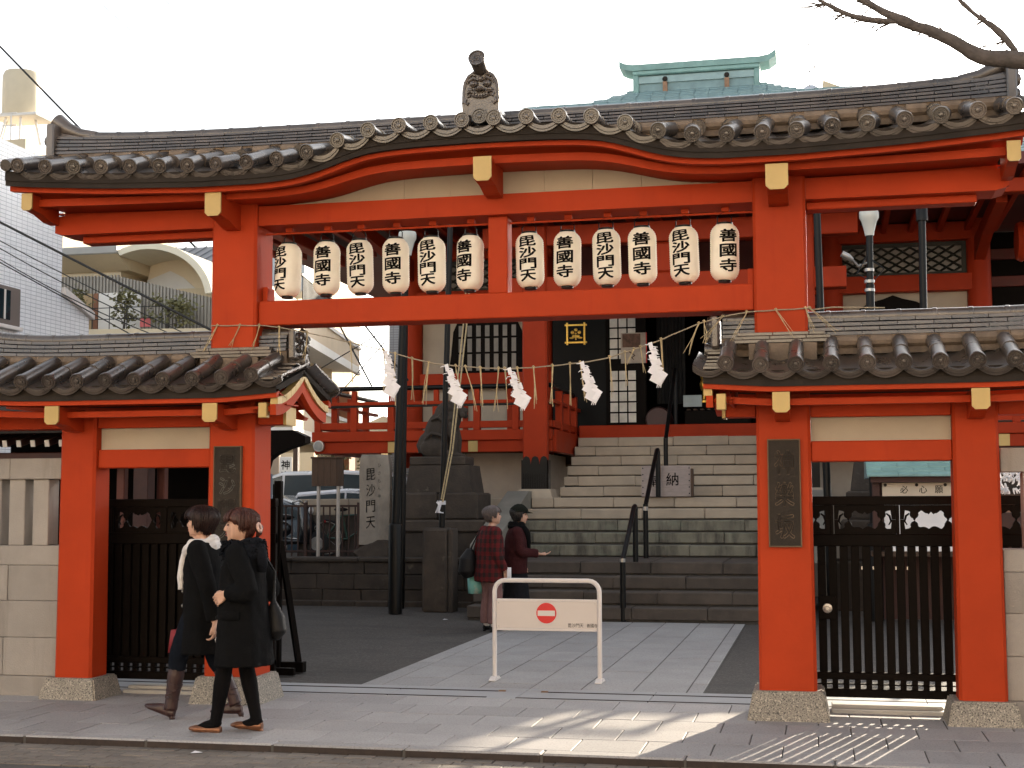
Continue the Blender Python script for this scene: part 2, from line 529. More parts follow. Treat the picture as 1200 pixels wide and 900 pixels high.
# threshold stones and gate rails
thr = MB()
for i in range(8):
    thr.cham(-4.4 + 1.1 * i + .003, -3.3 + 1.1 * i - .003, 0.665, 0.705, -0.05, 0.003, .003)
    thr.cham(-4.4 + 1.1 * i + .003, -3.3 + 1.1 * i - .003, 0.745, 1.085, -0.05, 0.003, .003)
    thr.cham(-4.4 + 1.1 * i + .003, -3.3 + 1.1 * i - .003, 1.125, 1.30, -0.05, 0.003, .003)
thr.build("threshold_stone", M("smooth_grey_kerb", (0.33, 0.33, 0.335), 0.6, 3, 0.08, 0.1, 90, speck=[(170, .58, .68, (.2, .2, .2), .5)]), pavement)
GROOVE = M("rusty_groove_rail", (0.030, 0.018, 0.012), 0.8, 20, 0.4, spec=.1)
for (a, b, y) in ((-4.3, -0.2, 1.105), (0.18, 4.3, 1.105), (-4.3, -0.25, .725), (-0.0, 4.3, .725)):
    MB().box(a, b, y - .0165, y + .0165, -0.04, 0.0055).build("gate_rail", GROOVE, pavement)
for (a, b, y) in ((-.2, .18, 1.105), (-.25, 0, .725)):
    MB().box(a, b, y - .02, y + .02, -.04, .002).build("rail_infill", MATS["smooth_grey_kerb"], pavement)
st = MB()
for x in (-0.2, 0.17): st.cham(x - .03, x + .03, 1.085, 1.125, -0.01, 0.012, .004)
st.build("rail_stop", M("rusty_stop", (0.20, 0.11, 0.05), 0.7, 20, 0.3), pavement)

forecourt = MB().box(-14, 14, 0.66, 40, -0.30, -0.012).build("forecourt", ASPHALT, kind='structure')
path = MB().box(-1.55, 1.50, 1.302, 8.18, -0.05, -0.006).build("path", GROUT, kind='structure')
xs = [-1.545, -1.36, -0.905, -0.455, -0.005, 0.44, 0.895, 1.35, 1.495]
pe = {}
def path_slab(w, l):
    k = (round(w, 3), round(l, 3))
    if k not in pe:
        pe[k] = MB().cham(-w / 2 + .006, w / 2 - .006, -l / 2 + .006, l / 2 - .006, -0.04, 0.0, .004, .0012).mesh("path_slab", PATH)
    return pe[k]
for c in range(8):
    w = xs[c + 1] - xs[c]
    y = 1.305
    first = [0.9, 0.62, 0.9, 0.35, 0.82, 0.5, 0.83, 0.6][c]
    k = 0
    while y < 8.1:
        l = first if k == 0 else 0.9
        if y + l > 8.0: l = 8.175 - y
        inst("path_slab", path_slab(w, l), path, ((xs[c] + xs[c + 1]) / 2, y + l / 2, rnd.uniform(-.0015, .0015)))
        y += l; k += 1

# ================================================================ TEMPLE GATE
gate = thing("temple_gate", (0, 0.2, 0), "vermilion temple gate with grey tiled roofs and paper lanterns in its open upper frame", "gate")

E = curve_fn([(-4.2, 4.43), (-3.9, 4.395), (-3.5, 4.365), (-3.1, 4.340), (-2.7, 4.325), (-2.3, 4.312), (-1.9, 4.312), (-1.6, 4.328),
              (-1.4, 4.362), (-1.25, 4.405), (-1.1, 4.455), (-0.9, 4.505), (-0.7, 4.525), (-0.4, 4.536), (0, 4.541), (0.4, 4.536), (0.7, 4.525),
              (0.9, 4.505), (1.1, 4.455), (1.25, 4.405), (1.4, 4.362), (1.6, 4.328), (1.9, 4.312), (2.3, 4.312), (2.7, 4.325), (3.1, 4.340),
              (3.5, 4.365), (3.9, 4.395), (4.2, 4.43)])
bumpf = lambda x: max(0.0, (E(x) - 4.312) / 0.229) if abs(x) < 1.75 else 0.0
S2 = lambda x: 4.078 + 0.178 * bumpf(x) + 0.030 * (max(0, abs(x) - 2.0) / 2.0) ** 2
RB = lambda x: 4.600 + 0.035 * (abs(x) / 3.95) ** 3
RT = lambda x: 4.802 + 0.075 * (abs(x) / 3.95) ** 5

# pillars and base stones
def pillar(x0, x1, y0, y1, z0, z1, flare=0.012):
    mb = MB()
    c = 0.022
    def ring(e, z):
        return [(x0 + c - e, y0 - e, z), (x1 - c + e, y0 - e, z), (x1 + e, y0 + c - e, z), (x1 + e, y1 - c + e, z),
                (x1 - c + e, y1 + e, z), (x0 + c - e, y1 + e, z), (x0 - e, y1 - c + e, z), (x0 - e, y0 + c - e, z)]
    mb.rings([ring(flare, z0), ring(flare * .45, z0 + 1.0), ring(0, z0 + 2.2 if z1 > z0 + 2.5 else z1 - .05), ring(0, z1)])
    return mb
for s in (-1, 1):
    pillar(*sorted((s * 2.035, s * 2.435)), 0.0, 0.38, 0.205, 4.10).build("main_pillar", RED, gate)
    pillar(*sorted((s * 3.462, s * 3.785)), 0.0, 0.27, 0.165, 2.40, 0.008).build("side_pillar", RED, gate)
    def basestone(cx, cy, h, a, b, ta, tb):
        bm = bmesh.new()
        m = MB().frus(cx, cy, -0.02, h, a, b, ta, tb)
        vs = [bm.verts.new(v) for v in m.v]
        for f in m.f: bm.faces.new([vs[i] for i in f])
        bmesh.ops.bevel(bm, geom=bm.edges[:], offset=0.012, segments=2, affect='EDGES')
        r = MB(); r.addbm(bm); return r
    basestone(s * 2.235, 0.19, 0.212, 0.305, 0.295, 0.258, 0.25).build("base_stone", GRANITE, gate)
    basestone(s * 3.622, 0.135, 0.172, 0.265, 0.24, 0.222, 0.20).build("base_stone", GRANITE, gate)

# big crossbeams of the main gate
cb = MB()
zb, zt = 3.922, 4.086
for a, b in ((-3.905, -2.437), (-2.033, 2.033), (2.437, 3.905)):
    sa = a < -3; sb = b > 3
    poly = [(a, zt), (a, zb + (0.02 if sa else 0)), (a + (0.08 if sa else 0), zb), (b - (0.08 if sb else 0), zb), (b, zb + (0.02 if sb else 0)), (b, zt)]
    MB().prism(poly, 'y', 0.035, 0.345).build("crossbeam", RED, gate)
for a, b in ((-3.70, -2.44), (2.44, 3.70)):
    MB().cham(a, b, 0.14, 0.30, 3.862, 3.921, .006).build("beam_underboard", RED, gate)
MB().cham(-2.034, 2.034, 0.06, 0.34, 3.086, 3.290, .008).build("lantern_beam", RED, gate)
MB().cham(-0.080, 0.080, 0.10, 0.28, 3.292, 3.920, .008).build("centre_post", RED, gate)
for s in (-1, 1):   # small uprights beside the pillars
    MB().cham(s * 2.030, s * 1.985, 0.13, 0.29, 3.292, 3.42, .005).build("lantern_beam_peg", RED, gate)
# beige gable panel in boards under the swelling eave
pn = MB()
for k in range(10):
    x0 = -1.955 + 3.91 * k / 10; x1 = x0 + .391 - .003
    n = 5; top = []
    for i in range(n + 1):
        x = x0 + (x1 - x0) * i / n
        top.append((x, S2(x) + 0.02 - .0))
    pn = MB().prism([(x1, 4.09), (x0, 4.09)] + top, 'y', 0.09 + 0.002 * (k % 2), 0.13)
    pn.build("gable_board", PLASTER, gate)
for s in (-1, 1):
    MB().prism([(s * 1.958, 4.09), (s * 3.85, 4.09), (s * 3.85, 4.20), (s * 1.958, 4.20)], 'y', 0.10, 0.14).build("upper_board", RED, gate)

# bracket arms with ochre caps
def arm(xc, z0, z1, w, yback=0.02, yfront=-0.42, part="bracket_arm"):
    h = z1 - z0
    prof = [(yback, z1), (yback, z0 - 0.045), (yback - .12, z0 - 0.04), (-0.25, z0 - 0.002), (yfront + .004, z0 + .012), (yfront + .004, z1)]
    o = MB().prism(prof, 'x', xc - w / 2 + .008, xc + w / 2 - .008).build(part, RED, gate)
    c = w * .19
    cap = [(xc - w / 2, z1 + .003), (xc - w / 2, z0 + c), (xc - w / 2 + c, z0), (xc + w / 2 - c, z0), (xc + w / 2, z0 + c), (xc + w / 2, z1 + .003)]
    MB().prism(cap, 'y', yfront - .006, yfront + .012).build("ochre_cap", GOLD, o)
    return o
arm(-2.235, 3.925, 4.113, 0.137); arm(2.235, 3.912, 4.100, 0.165); arm(0.0, 4.095, 4.282, 0.145)
arm(-3.90, 4.05, 4.19, 0.095); arm(3.90, 4.03, 4.175, 0.095)

# main roof
roof = thing("main_roof", (0, 0, 0)); roof.parent = gate; roof.location = (0, 0, 4.2)
strip(MB(), -4.04, 4.04, -0.450, -0.392, lambda x: E(x) - .197, lambda x: E(x) - .124, 90).build("fascia_board", RED, roof)
strip(MB(), -3.86, 3.86, -0.300, -0.215, lambda x: S2(x), lambda x: S2(x) + .062, 80).build("eave_beam", RED, roof)
def sheet(name, mat, x0, x1, ya, za, yb, zb_, th, n=80):
    rs = []
    for i in range(n + 1):
        x = x0 + (x1 - x0) * i / n
        rs.append([(x, ya, za(x)), (x, yb, zb_(x)), (x, yb, zb_(x) + th), (x, ya, za(x) + th)])
    return MB().rings(rs).build(name, mat, roof)
sheet("soffit", RED, -3.98, 3.98, -0.40, lambda x: E(x) - .150, -0.24, lambda x: S2(x) + .075, .012)
sheet("soffit", RED, -3.84, 3.84, -0.214, lambda x: S2(x) + .018, 0.10, lambda x: S2(x) + .022, .012)
sheet("roof_deck", TILED, -4.05, 4.05, -0.505, lambda x: E(x) - .165, 0.06, lambda x: 4.40, .05)
sheet("roof_deck", TILED, -3.98, 3.98, 0.06, lambda x: 4.40, 0.93, lambda x: 4.20, .05)
strip(MB(), -4.05, 4.05, -0.515, -0.470, lambda x: E(x) - .122, lambda x: E(x) - .040, 90).build("eave_board", TILED, roof)
strip(MB(), -4.03, 4.03, 0.86, 0.92, lambda x: 4.13, lambda x: 4.23, 4).build("fascia_board", RED, roof)
sheet("soffit", RED, -3.95, 3.95, 0.14, lambda x: S2(x) + .02, 0.88, lambda x: 4.16, .012)

# tile meshes (eave end at the origin, running up the slope along +y)
def round_tile_mesh(L, r=0.058, eave=False, name="round_tile"):
    mb = MB()
    mb.lathe([(r * 1.03, 0.0), (r * 1.03, 0.03), (r * .97, 0.034), (r * .96, L)], 12, axis='y')
    if eave:
        mb.lathe([(r * 1.07, 0.012), (r * 1.08, -0.010), (r * 1.03, -0.018), (r * .93, -0.018), (r * .87, -0.008), (r * .78, -0.008),
                  (r * .74, -0.014), (r * .62, -0.014), (r * .58, -0.007), (r * .34, -0.007), (r * .27, -0.018), (r * .10, -0.021), (.0005, -0.021)], 18, axis='y', cap=False)
        for k in range(10):
            a = 2 * pi * k / 10
            mb.ell((r * .47 * cos(a), -0.009, r * .47 * sin(a)), (r * .075, .006, r * .075), 6, 4)
    return mb.mesh(name, TILE, 35, True)
def pan_tile_mesh(w, L, lip=False, name="pan_tile"):
    mb = MB(); n = 8; sag = 0.05; th = 0.016
    def arcs(y, off, t):
        up = [(-w / 2 + w * i / n, y, -sag * (1 - (2 * i / n - 1) ** 2) + off) for i in range(n + 1)]
        lo = [(p[0], y, p[2] - t) for p in reversed(up)]
        return up + lo
    if lip:
        mb.rings([arcs(-.010, -.006, .024), arcs(.018, -.006, .024)])
        mb.rings([arcs(-.004, -.034, .016), arcs(.010, -.034, .016)])
    mb.rings([arcs(0, 0, th), arcs(L, -.004, th)])
    return mb.mesh(name, TILE, 35, True)
RT_E = round_tile_mesh(0.27, eave=True, name="eave_round_tile"); RT_M = round_tile_mesh(0.30)
PT_E = pan_tile_mesh(0.235, 0.25, True, "eave_pan_tile"); PT_M = pan_tile_mesh(0.235, 0.26)
trnd = random.Random(11)
SP = 0.2515
for k in range(-16, 17):
    for (kind, off) in (("r", 0.5), ("p", 0.0)):
        x = (k + off) * SP
        if abs(x) > 3.95: continue
        ze = E(x); y0, y1 = (-0.565, 0.10)
        dz = (RB(x) - 0.045) - ze
        if kind == "p": dz = (RB(x) - 0.055) - ze
        ang = atan2(dz, y1 - y0)
        Ls = sqrt(dz * dz + (y1 - y0) ** 2)
        roll = -atan2(E(x + .05) - E(x - .05), .1)
        up = Vector((0, cos(ang), sin(ang)))
        base = Vector((x, y0, ze))
        if kind == "r":
            for i, me in enumerate((RT_E, RT_M, RT_M)):
                p = base + up * (0.255 * i) + Vector((0, 0, .001 * i))
                inst("eave_round_tile" if i == 0 else "round_tile", me, roof, p + Vector((trnd.uniform(-.004, .004), trnd.uniform(-.006, .006), trnd.uniform(-.003, .003))), (ang + trnd.uniform(-.014, .014), trnd.uniform(-.6, .6), trnd.uniform(-.02, .02)))
        else:
            for i in range(3):
                p = base + Vector((0, 0.028, -.034)) + up * (0.225 * i) + Vector((0, 0, .010 * (2 - i)))
                inst("eave_pan_tile" if i == 0 else "pan_tile", PT_E if i == 0 else PT_M, roof, p, (ang, roll * .9, trnd.uniform(-.01, .01)))
RT_B = round_tile_mesh(0.62); PT_B = pan_tile_mesh(0.235, 0.60)
bt = MB()
for k in range(-16, 17):          # rear slope, out of sight from the street
    x = (k + .5) * SP
    for me, xx, dzz in ((RT_B, x, 0), (PT_B, x - SP / 2, -.03)):
        if abs(xx) > 3.95: continue
        Mx = Matrix.Translation((xx, 0.94, 4.31 + dzz)) @ Matrix.Rotation(pi, 4, 'Z') @ Matrix.Rotation(0.42, 4, 'X')
        bt.add([Mx @ v.co for v in me.vertices], [tuple(p.vertices) for p in me.polygons])
bt.build("rear_tiles", TILE, roof, 35, fix=False, kind='stuff')

# ridge: courses of flat tiles under round caps
def ridge(parent, xa, xb, base, top, courses, yc, hd, L=0.262, capr=0.052, blocks=()):
    fm = {}
    for c in range(courses):
        x = xa + (0 if c % 2 == 0 else -L / 2)
        while x < xb:
            a, b = max(x, xa) + .0028, min(x + L, xb) - .0028
            if b - a > 0.03 and not any(a > q0 and b < q1 and c < qc for (q0, q1, qc) in blocks):
                za = lambda xx: base(xx) + (top(xx) - capr * 1.25 - base(xx)) * c / courses
                zc = lambda xx: base(xx) + (top(xx) - capr * 1.25 - base(xx)) * (c + 1) / courses - .006
                w = hd - .006 * c + trnd.uniform(-.003, .003)
                rs = [[(q, yc - w, za(q) + .004), (q, yc + w, za(q) + .004), (q, yc + w, zc(q)), (q, yc - w + .004, zc(q))] for q in (a, (a + b) / 2, b)]
                MB().rings(rs).build("ridge_tile", TILE, parent)
            x += L
    x = xa
    while x < xb - .05:
        a, b = x, min(x + L, xb)
        pts = [(a, yc, top(a) - capr), ((a + .03), yc, top(a + .03) - capr), (a + .034, yc, top(a + .034) - capr), (b + .002, yc, top(b) - capr)]
        MB().tube(pts, [capr * 1.05, capr * 1.05, capr * .98, capr * .96], 14, ell=None).build("ridge_cap_tile", TILE, parent, 35)
        x += L
ridge(roof, -3.93, 3.93, RB, RT, 5, 0.17, 0.135)
strip(MB(), -3.90, 3.90, 0.05, 0.29, lambda x: RB(x) - .14, lambda x: RB(x) + .004, 24).build("ridge_bed", M("ridge_bed_clay", (0.17, 0.125, 0.09), 0.8, 12, 0.35, 0.4, 50), roof)
for k in range(-16, 17):
    x = k * SP
    if abs(x) < 3.9:
        inst("ridge_foot_tile", MB().tube([(-.075, 0, 0), (.075, 0, 0)], .048, 10).mesh("ridge_foot_tile", MATS["ridge_bed_clay"], 35) if k == -15 else bpy.data.meshes["ridge_foot_tile"], roof, (x, 0.055, RB(x) - .045))
for s in (-1, 1):    # ridge ends with upturned caps
    o = MB().cham(s * 3.925, s * 4.000, 0.005, 0.335, 4.55, RT(3.93) + .03, .012).build("ridge_end_plate", TILE, roof)
    pts = [(s * 3.60, .17, RT(3.6) - .045), (s * 3.75, .17, RT(3.75) - .03), (s * 3.88, .17, RT(3.9) + .01), (s * 3.99, .17, RT(3.95) + .085)]
    MB().tube(pts, [.05, .056, .068, .080], 14).build("upturned_cap", TILE, roof, 35)
    for i, (dy, dz) in enumerate(((-.10, .04), (.10, .04), (0, .12), (-.06, -.06), (.06, -.06))):
        MB().ell((s * 4.01, .17 + dy, 4.72 + dz), (.03, .05, .05), 10, 6).build("end_scroll", TILE, o, True)
    # outermost descending tile at the gable edge
    MB().tube([(s * 4.02, -.56, E(3.95) + .005), (s * 4.02, .1, RB(3.9) - .03)], .05, 12).build("verge_tile", TILE, roof, 35)

# ogre tile at the middle of the swelling eave
oni = thing("ogre_tile", (0, 0, 0)); oni.parent = roof; oni.location = (0, -0.40, 0.48)
OY = -0.475
dome = [(-.143, 4.600), (.143, 4.600), (.150, 4.70), (.147, 4.80), (.135, 4.865), (.105, 4.915), (.060, 4.945), (0, 4.955), (-.060, 4.945), (-.105, 4.915), (-.135, 4.865), (-.147, 4.80), (-.150, 4.70)]
mb = MB().prism(dome, 'y', OY, OY + .11)
rim = [(x * .90, OY - .006, 4.60 + (z - 4.60) * .955) for x, z in dome[2:]]
mb.tube(rim, .009, 6)
for i in range(26):
    t = i / 25 * (len(dome) - 3); a = int(min(t, len(dome) - 4)); f = t - a
    p = (Vector(dome[a + 2]).lerp(Vector(dome[a + 3]), f))
    mb.ell((p.x * .965, OY - .002, 4.60 + (p.y - 4.60) * .985), (.006, .008, .006), 6, 4)
for s in (-1, 1):
    mb.ell((s * .052, OY - .008, 4.842), (.036, .026, .030), 12, 8)         # brow eye
    mb.ell((s * .050, OY - .030, 4.838), (.016, .012, .015), 10, 6)
    mb.tube([(s * .015, OY - .012, 4.868), (s * .05, OY - .026, 4.885), (s * .092, OY - .012, 4.868), (s * .105, OY - .006, 4.845)], [.008, .014, .010, .006], 7)
    mb.ell((s * .026, OY - .030, 4.792), (.018, .024, .015), 10, 6)         # nostril wing
    mb.ell((s * .078, OY - .016, 4.792), (.026, .020, .018), 10, 6)         # cheek
    mb.tube([(s * .045, OY - .020, 4.770), (s * .085, OY - .018, 4.782), (s * .108, OY - .010, 4.768), (s * .100, OY - .010, 4.742), (s * .080, OY - .014, 4.748)], [.008, .010, .009, .008, .005], 7)
    mb.tube([(s * .115, OY - .010, 4.73), (s * .122, OY - .012, 4.70), (s * .105, OY - .014, 4.68), (s * .092, OY - .012, 4.70)], [.010, .011, .010, .006], 7)
    mb.tube([(s * .035, OY - .016, 4.905), (s * .065, OY - .016, 4.915), (s * .085, OY - .012, 4.900), (s * .070, OY - .012, 4.892)], [.006, .009, .008, .005], 7)
mb.ell((0, OY - .034, 4.797), (.022, .034, .020), 12, 8)
mb.ell((0, OY - .010, 4.88), (.022, .018, .024), 10, 6)
for k in range(6):
    x = -.052 + .0208 * k
    mb.cham(x - .009, x + .009, OY - .020, OY - .004, 4.742 + .010 * (abs(x) / .05) ** 2, 4.760 + .010 * (abs(x) / .05) ** 2, .003)
mb.tube([(-.085, OY - .012, 4.760), (-.04, OY - .018, 4.738), (0, OY - .02, 4.734), (.04, OY - .018, 4.738), (.085, OY - .012, 4.760)], .007, 7)
mb.build("ogre_face", TILE, oni, 40)
mb = MB().tube([(0, OY + .16, 4.925), (0, OY + .02, 4.962), (0, OY - .12, 5.008)], [.062, .060, .063], 20)
mb.build("crest_cylinder", TILE, oni, 40)
T = Matrix.Translation((0, OY - .121, 5.008)) @ Matrix.Rotation(-0.30, 4, 'X')
mb = MB().lathe([(.0665, .012), (.0665, -.012), (.056, -.014), (.053, -.006), (.0005, -.006)], 22, axis='y', cap=False)
for a, b, c, d in ((-.022, .022, .016, .022), (-.022, .022, -.022, -.016), (-.022, -.016, -.016, .016), (.016, .022, -.016, .016)):
    mb.box(a, b, -.012, -.004, c, d)
mb.box(-.007, .007, -.012, -.004, -.007, .007)
for q in range(4):
    a0 = q * pi / 2
    arc = [(.060 * cos(a0) + .040 * cos(a0 + pi + t), -.007, .060 * sin(a0) + .040 * sin(a0 + pi + t)) for t in (-1.0, -.5, 0, .5, 1.0)]
    mb.tube(arc, .004, 5)
mb.xf(T).build("crest_disc", TILE, oni, 40)
inst("eave_round_tile", RT_E, oni, (0.0, OY - .03, 4.578), (0, 0, 0))
MB().tube([(0, OY + .1, 4.66), (0, 0.05, 4.70)], .09, 12).build("gable_ridge", TILE, oni, 35)

# ---------------------------------------------------------------- side wings
WE = lambda x: 2.606 + 0.030 * max(0, (2.15 - abs(x)) / .45) + 0.05 * max(0, (abs(x) - 3.6) / 1.0) ** 2
WB = lambda x: 2.868 + 0.03 * max(0, (abs(x) - 3.4) / 1.2) ** 2
WT = lambda x: 3.074 + 0.06 * max(0, (abs(x) - 3.6) / 1.0) ** 3
for s in (-1, 1):
    wing = thing("wing_roof", (0, 0, 0)); wing.parent = gate; wing.location = (s * 3.2, 0, 2.5)
    X = lambda a, b: tuple(sorted((s * a, s * b)))
    # beams and panels of the wing
    MB().cham(*X(2.437, 3.460), 0.05, 0.25, 1.915, 2.070, .008).build("lintel", RED, gate)
    MB().box(*X(2.438, 3.459), 0.10, 0.14, 2.071, 2.250).build("beige_panel", PLASTER, gate)
    MB().cham(*X(2.438, 3.459), 0.03, 0.27, 2.251, 2.378, .008).build("head_beam", RED, gate)
    MB().cham(*X(3.787, 4.75), 0.03, 0.27, 2.251, 2.378, .008).build("head_beam", RED, gate)
    for w, xc in ((0.125, 2.235), (0.125, 3.622), (0.125, 4.62)):
        arm(s * xc, 2.262, 2.408, w, 0.0, -0.425, "bracket_arm")
    # the short inner arm under the gable, its cap facing the street
    MB().cham(*X(1.80, 2.03), 0.06, 0.26, 2.262, 2.40, .006).build("purlin_end", RED, gate)
    MB().box(*X(1.775, 1.80), 0.05, 0.27, 2.255, 2.405).build("ochre_cap", GOLD, gate)
    MB().cham(*X(1.765, 1.835), -.40, -.33, 2.29, 2.41, .004).build("ochre_cap", GOLD, gate)
    a, b = X(1.672, 4.80)
    strip(MB(), a, b, -.425, -.372, lambda x: WE(x) - .190, lambda x: WE(x) - .122, 40).build("fascia_board", RED, wing)
    strip(MB(), a + (.1 if s > 0 else 0), b - (0 if s > 0 else .1), -.275, -.20, lambda x: WE(x) - .282, lambda x: WE(x) - .235, 40).build("eave_beam", RED, wing)
    def wsheet(name, mat, x0, x1, ya, za, yb, zb_, th, n=30):
        rs = []
        for i in range(n + 1):
            x = x0 + (x1 - x0) * i / n
            rs.append([(x, ya, za(x)), (x, yb, zb_(x)), (x, yb, zb_(x) + th), (x, ya, za(x) + th)])
        return MB().rings(rs).build(name, mat, wing)
    wsheet("soffit", RED, a, b, -.38, lambda x: WE(x) - .145, -.20, lambda x: WE(x) - .19, .01)
    wsheet("soffit", RED, a, b, -.199, lambda x: WE(x) - .235, .06, lambda x: WE(x) - .232, .01)
    wsheet("roof_deck", TILED, a, b, -.44, lambda x: WE(x) - .155, .19, lambda x: WB(x) - .20, .05)
    wsheet("roof_deck", TILED, a, b, .19, lambda x: WB(x) - .20, .86, lambda x: WE(x) - .155, .05)
    strip(MB(), a, b, -.434, -.426, lambda x: WE(x) - .121, lambda x: WE(x) - .035, 40).build("eave_board", TILED, wing)
    strip(MB(), a, b, .78, .84, lambda x: WE(x) - .19, lambda x: WE(x) - .12, 20).build("fascia_board", RED, wing)
    # tiles
    for k in range(13):
        for kind in ("r", "p"):
            x = s * (1.845 + 0.2505 * k) if kind == "r" else s * (1.72 + 0.2505 * k)
            if abs(x) > 4.78: continue
            for side in (1, -1):
                y0 = -0.515 if side == 1 else 0.895
                ze = WE(x); zr = WB(x) - (.040 if kind == "r" else .055)
                run = 0.585
                ang = atan2(zr - ze, run)
                up = Vector((0, side * cos(ang), sin(ang)))
                base = Vector((x, y0, ze))
                rz = 0 if side == 1 else pi
                if kind == "r":
                    for i, me in enumerate((RT_E, RT_M)):
                        inst("eave_round_tile" if i == 0 else "round_tile", me, wing, base + up * (.262 * i) + Vector((0, 0, .001 * i)), (ang + trnd.uniform(-.014, .014), 0, rz + trnd.uniform(-.02, .02)))
                else:
                    for i in range(3):
                        inst("eave_pan_tile" if i == 0 else "pan_tile", PT_E if i == 0 else PT_M, wing, base + Vector((0, side * .022, -.036 + .010 * (2 - i))) + up * (.19 * i), (ang, 0, rz + trnd.uniform(-.01, .01)))
    ra, rb = X(1.785, 4.78)
    ridge(wing, ra, rb, WB, WT, 4, 0.19, 0.135, blocks=((X(1.99, 2.50)[0], X(1.99, 2.50)[1], 9),))
    strip(MB(), ra, rb, .07, .31, lambda x: WB(x) - .14, lambda x: WB(x) + .003, 14).build("ridge_bed", MATS["ridge_bed_clay"], wing)
    for k in range(12):
        x = s * (1.97 + .2505 * k)
        inst("ridge_foot_tile", bpy.data.meshes["ridge_foot_tile"], wing, (x, 0.075, WB(x) - .045))
    # flat tile courses stepping out round the foot of the pillar
    for c, (yy, zz, l0, l1) in enumerate(((-.055, 2.815, 1.85, 2.62), (-.035, 2.845, 1.88, 2.60), (-.015, 2.875, 1.90, 2.56))):
        p0 = l0
        while p0 < l1:
            p1 = min(p0 + .27, l1)
            MB().cham(*X(p0 + .001, p1 - .001), yy, .20, zz, zz + .026, .003).build("ridge_tile", TILE, wing)
            p0 = p1
    MB().cham(*X(1.99, 2.50), -.05, .0, 2.66, 2.813, .004).build("ridge_bed", MATS["ridge_bed_clay"], wing)
    # end ornament of the ridge
    o = MB().cham(*X(1.700, 1.760), .03, .35, 2.80, 3.045, .012).build("ridge_end_tile", TILE, wing)
    mbo = MB()
    for (yy, zz, r) in ((.10, 2.98, .045), (.28, 2.98, .045), (.19, 3.02, .05), (.12, 2.89, .04), (.26, 2.89, .04), (.19, 2.93, .05)):
        mbo.ell((s * 1.695, yy, zz), (.028, r, r), 10, 6)
        mbo.tube([(s * 1.672, yy + r * .6 * cos(t), zz + r * .6 * sin(t)) for t in (0, 1, 2, 3, 4, 5)], .008, 6)
    mbo.build("end_scroll", TILE, o, 40)
    mbv = MB().lathe([(.056, 0), (.056, .20)], 14, axis='x')
    mbv.lathe([(.062, .012), (.062, -.01), (.05, -.014), (.046, -.006), (.02, -.006), (.015, -.014), (.0005, -.014)], 18, axis='x', cap=False)
    if s > 0: mbv.xf(Matrix.Translation((1.655, .19, 2.79)))
    else: mbv.xf(Matrix.Translation((-1.655, .19, 2.79)) @ Matrix.Rotation(pi, 4, 'Z'))
    mbv.build("verge_tile", TILE, wing, 35)
    for side in (1, -1):   # stepped verge tiles down the gable edge
        for i in range(6):
            t = (i + .5) / 6
            yy = .19 - side * (.08 + .58 * t); zz = 2.765 - .185 * (1 - (1 - t) ** 1.5)
            MB().cham(*X(1.675, 1.80), yy - .055, yy + .055, zz, zz + .022, .004).build("verge_flat_tile", TILE, wing)
    # curved bargeboards
    def gz(t): return 2.700 - 0.245 * (1 - (1 - t) ** 1.7)
    for side in (1, -1):
        N_ = 6
        for i in range(N_):
            ta, tb_ = i / N_ + .004, (i + 1) / N_ - .004
            ya, yb = .19 - side * .585 * ta, .19 - side * .585 * tb_
            MB().prism([(ya, gz(ta)), (yb, gz(tb_)), (yb, gz(tb_) - .058), (ya, gz(ta) - .058)], 'x', *X(1.672, 1.735)).build("bargeboard_gilt", GOLD, wing)
        ts = [k / 8 for k in range(9)]
        up_ = [(.19 - side * .58 * t, gz(t) - .059) for t in ts]
        lo_ = [(.19 - side * .57 * t, gz(t) - .165 + .02 * t) for t in reversed(ts)]
        MB().prism(up_ + lo_, 'x', *X(1.69, 1.74)).build("bargeboard", RED, wing)
    ts = [k / 8 for k in range(9)]
    tri = [(.19 - .60 * t, gz(t) - .10) for t in reversed(ts)] + [(.19 + .60 * t, gz(t) - .10) for t in ts[1:]]
    MB().prism(tri + [(.75, 2.33), (-.37, 2.33)], 'x', *X(1.86, 1.88)).build("gable_infill", RED, wing)
    for side in (1, -1):
        MB().tube([(s * 1.78, .19, 2.55), (s * 1.78, .19 - side * .55, 2.36)], .04, 4).build("gable_rafter", RED, wing)

# ================================================================ STONE STAIRCASE
H = 0.1875
def step_y(j):
    return 8.2 + 0.38 * (j - 1) + (1.35 if j > 4 else 0) + (0.3 if j > 9 else 0)
stairs = thing("stone_staircase", (0, 8.2, 0), "wide stone staircase up to the hall, pale on top and mossy below", "staircase")
srnd = random.Random(5)
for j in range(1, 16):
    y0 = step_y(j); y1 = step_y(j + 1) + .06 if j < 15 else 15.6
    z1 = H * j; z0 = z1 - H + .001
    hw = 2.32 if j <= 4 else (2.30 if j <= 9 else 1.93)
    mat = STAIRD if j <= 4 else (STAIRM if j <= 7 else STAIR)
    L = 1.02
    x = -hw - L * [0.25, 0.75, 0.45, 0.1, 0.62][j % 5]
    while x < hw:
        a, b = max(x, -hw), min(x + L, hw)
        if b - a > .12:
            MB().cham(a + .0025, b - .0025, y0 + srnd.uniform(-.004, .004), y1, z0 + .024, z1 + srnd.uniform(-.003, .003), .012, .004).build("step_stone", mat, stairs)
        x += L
    MB().box(-hw + .01, hw - .01, y0 + .045, 15.6, max(z0 - .02, -.05), z0 + H * .6).build("step_core", GROUT, stairs, fix=False)
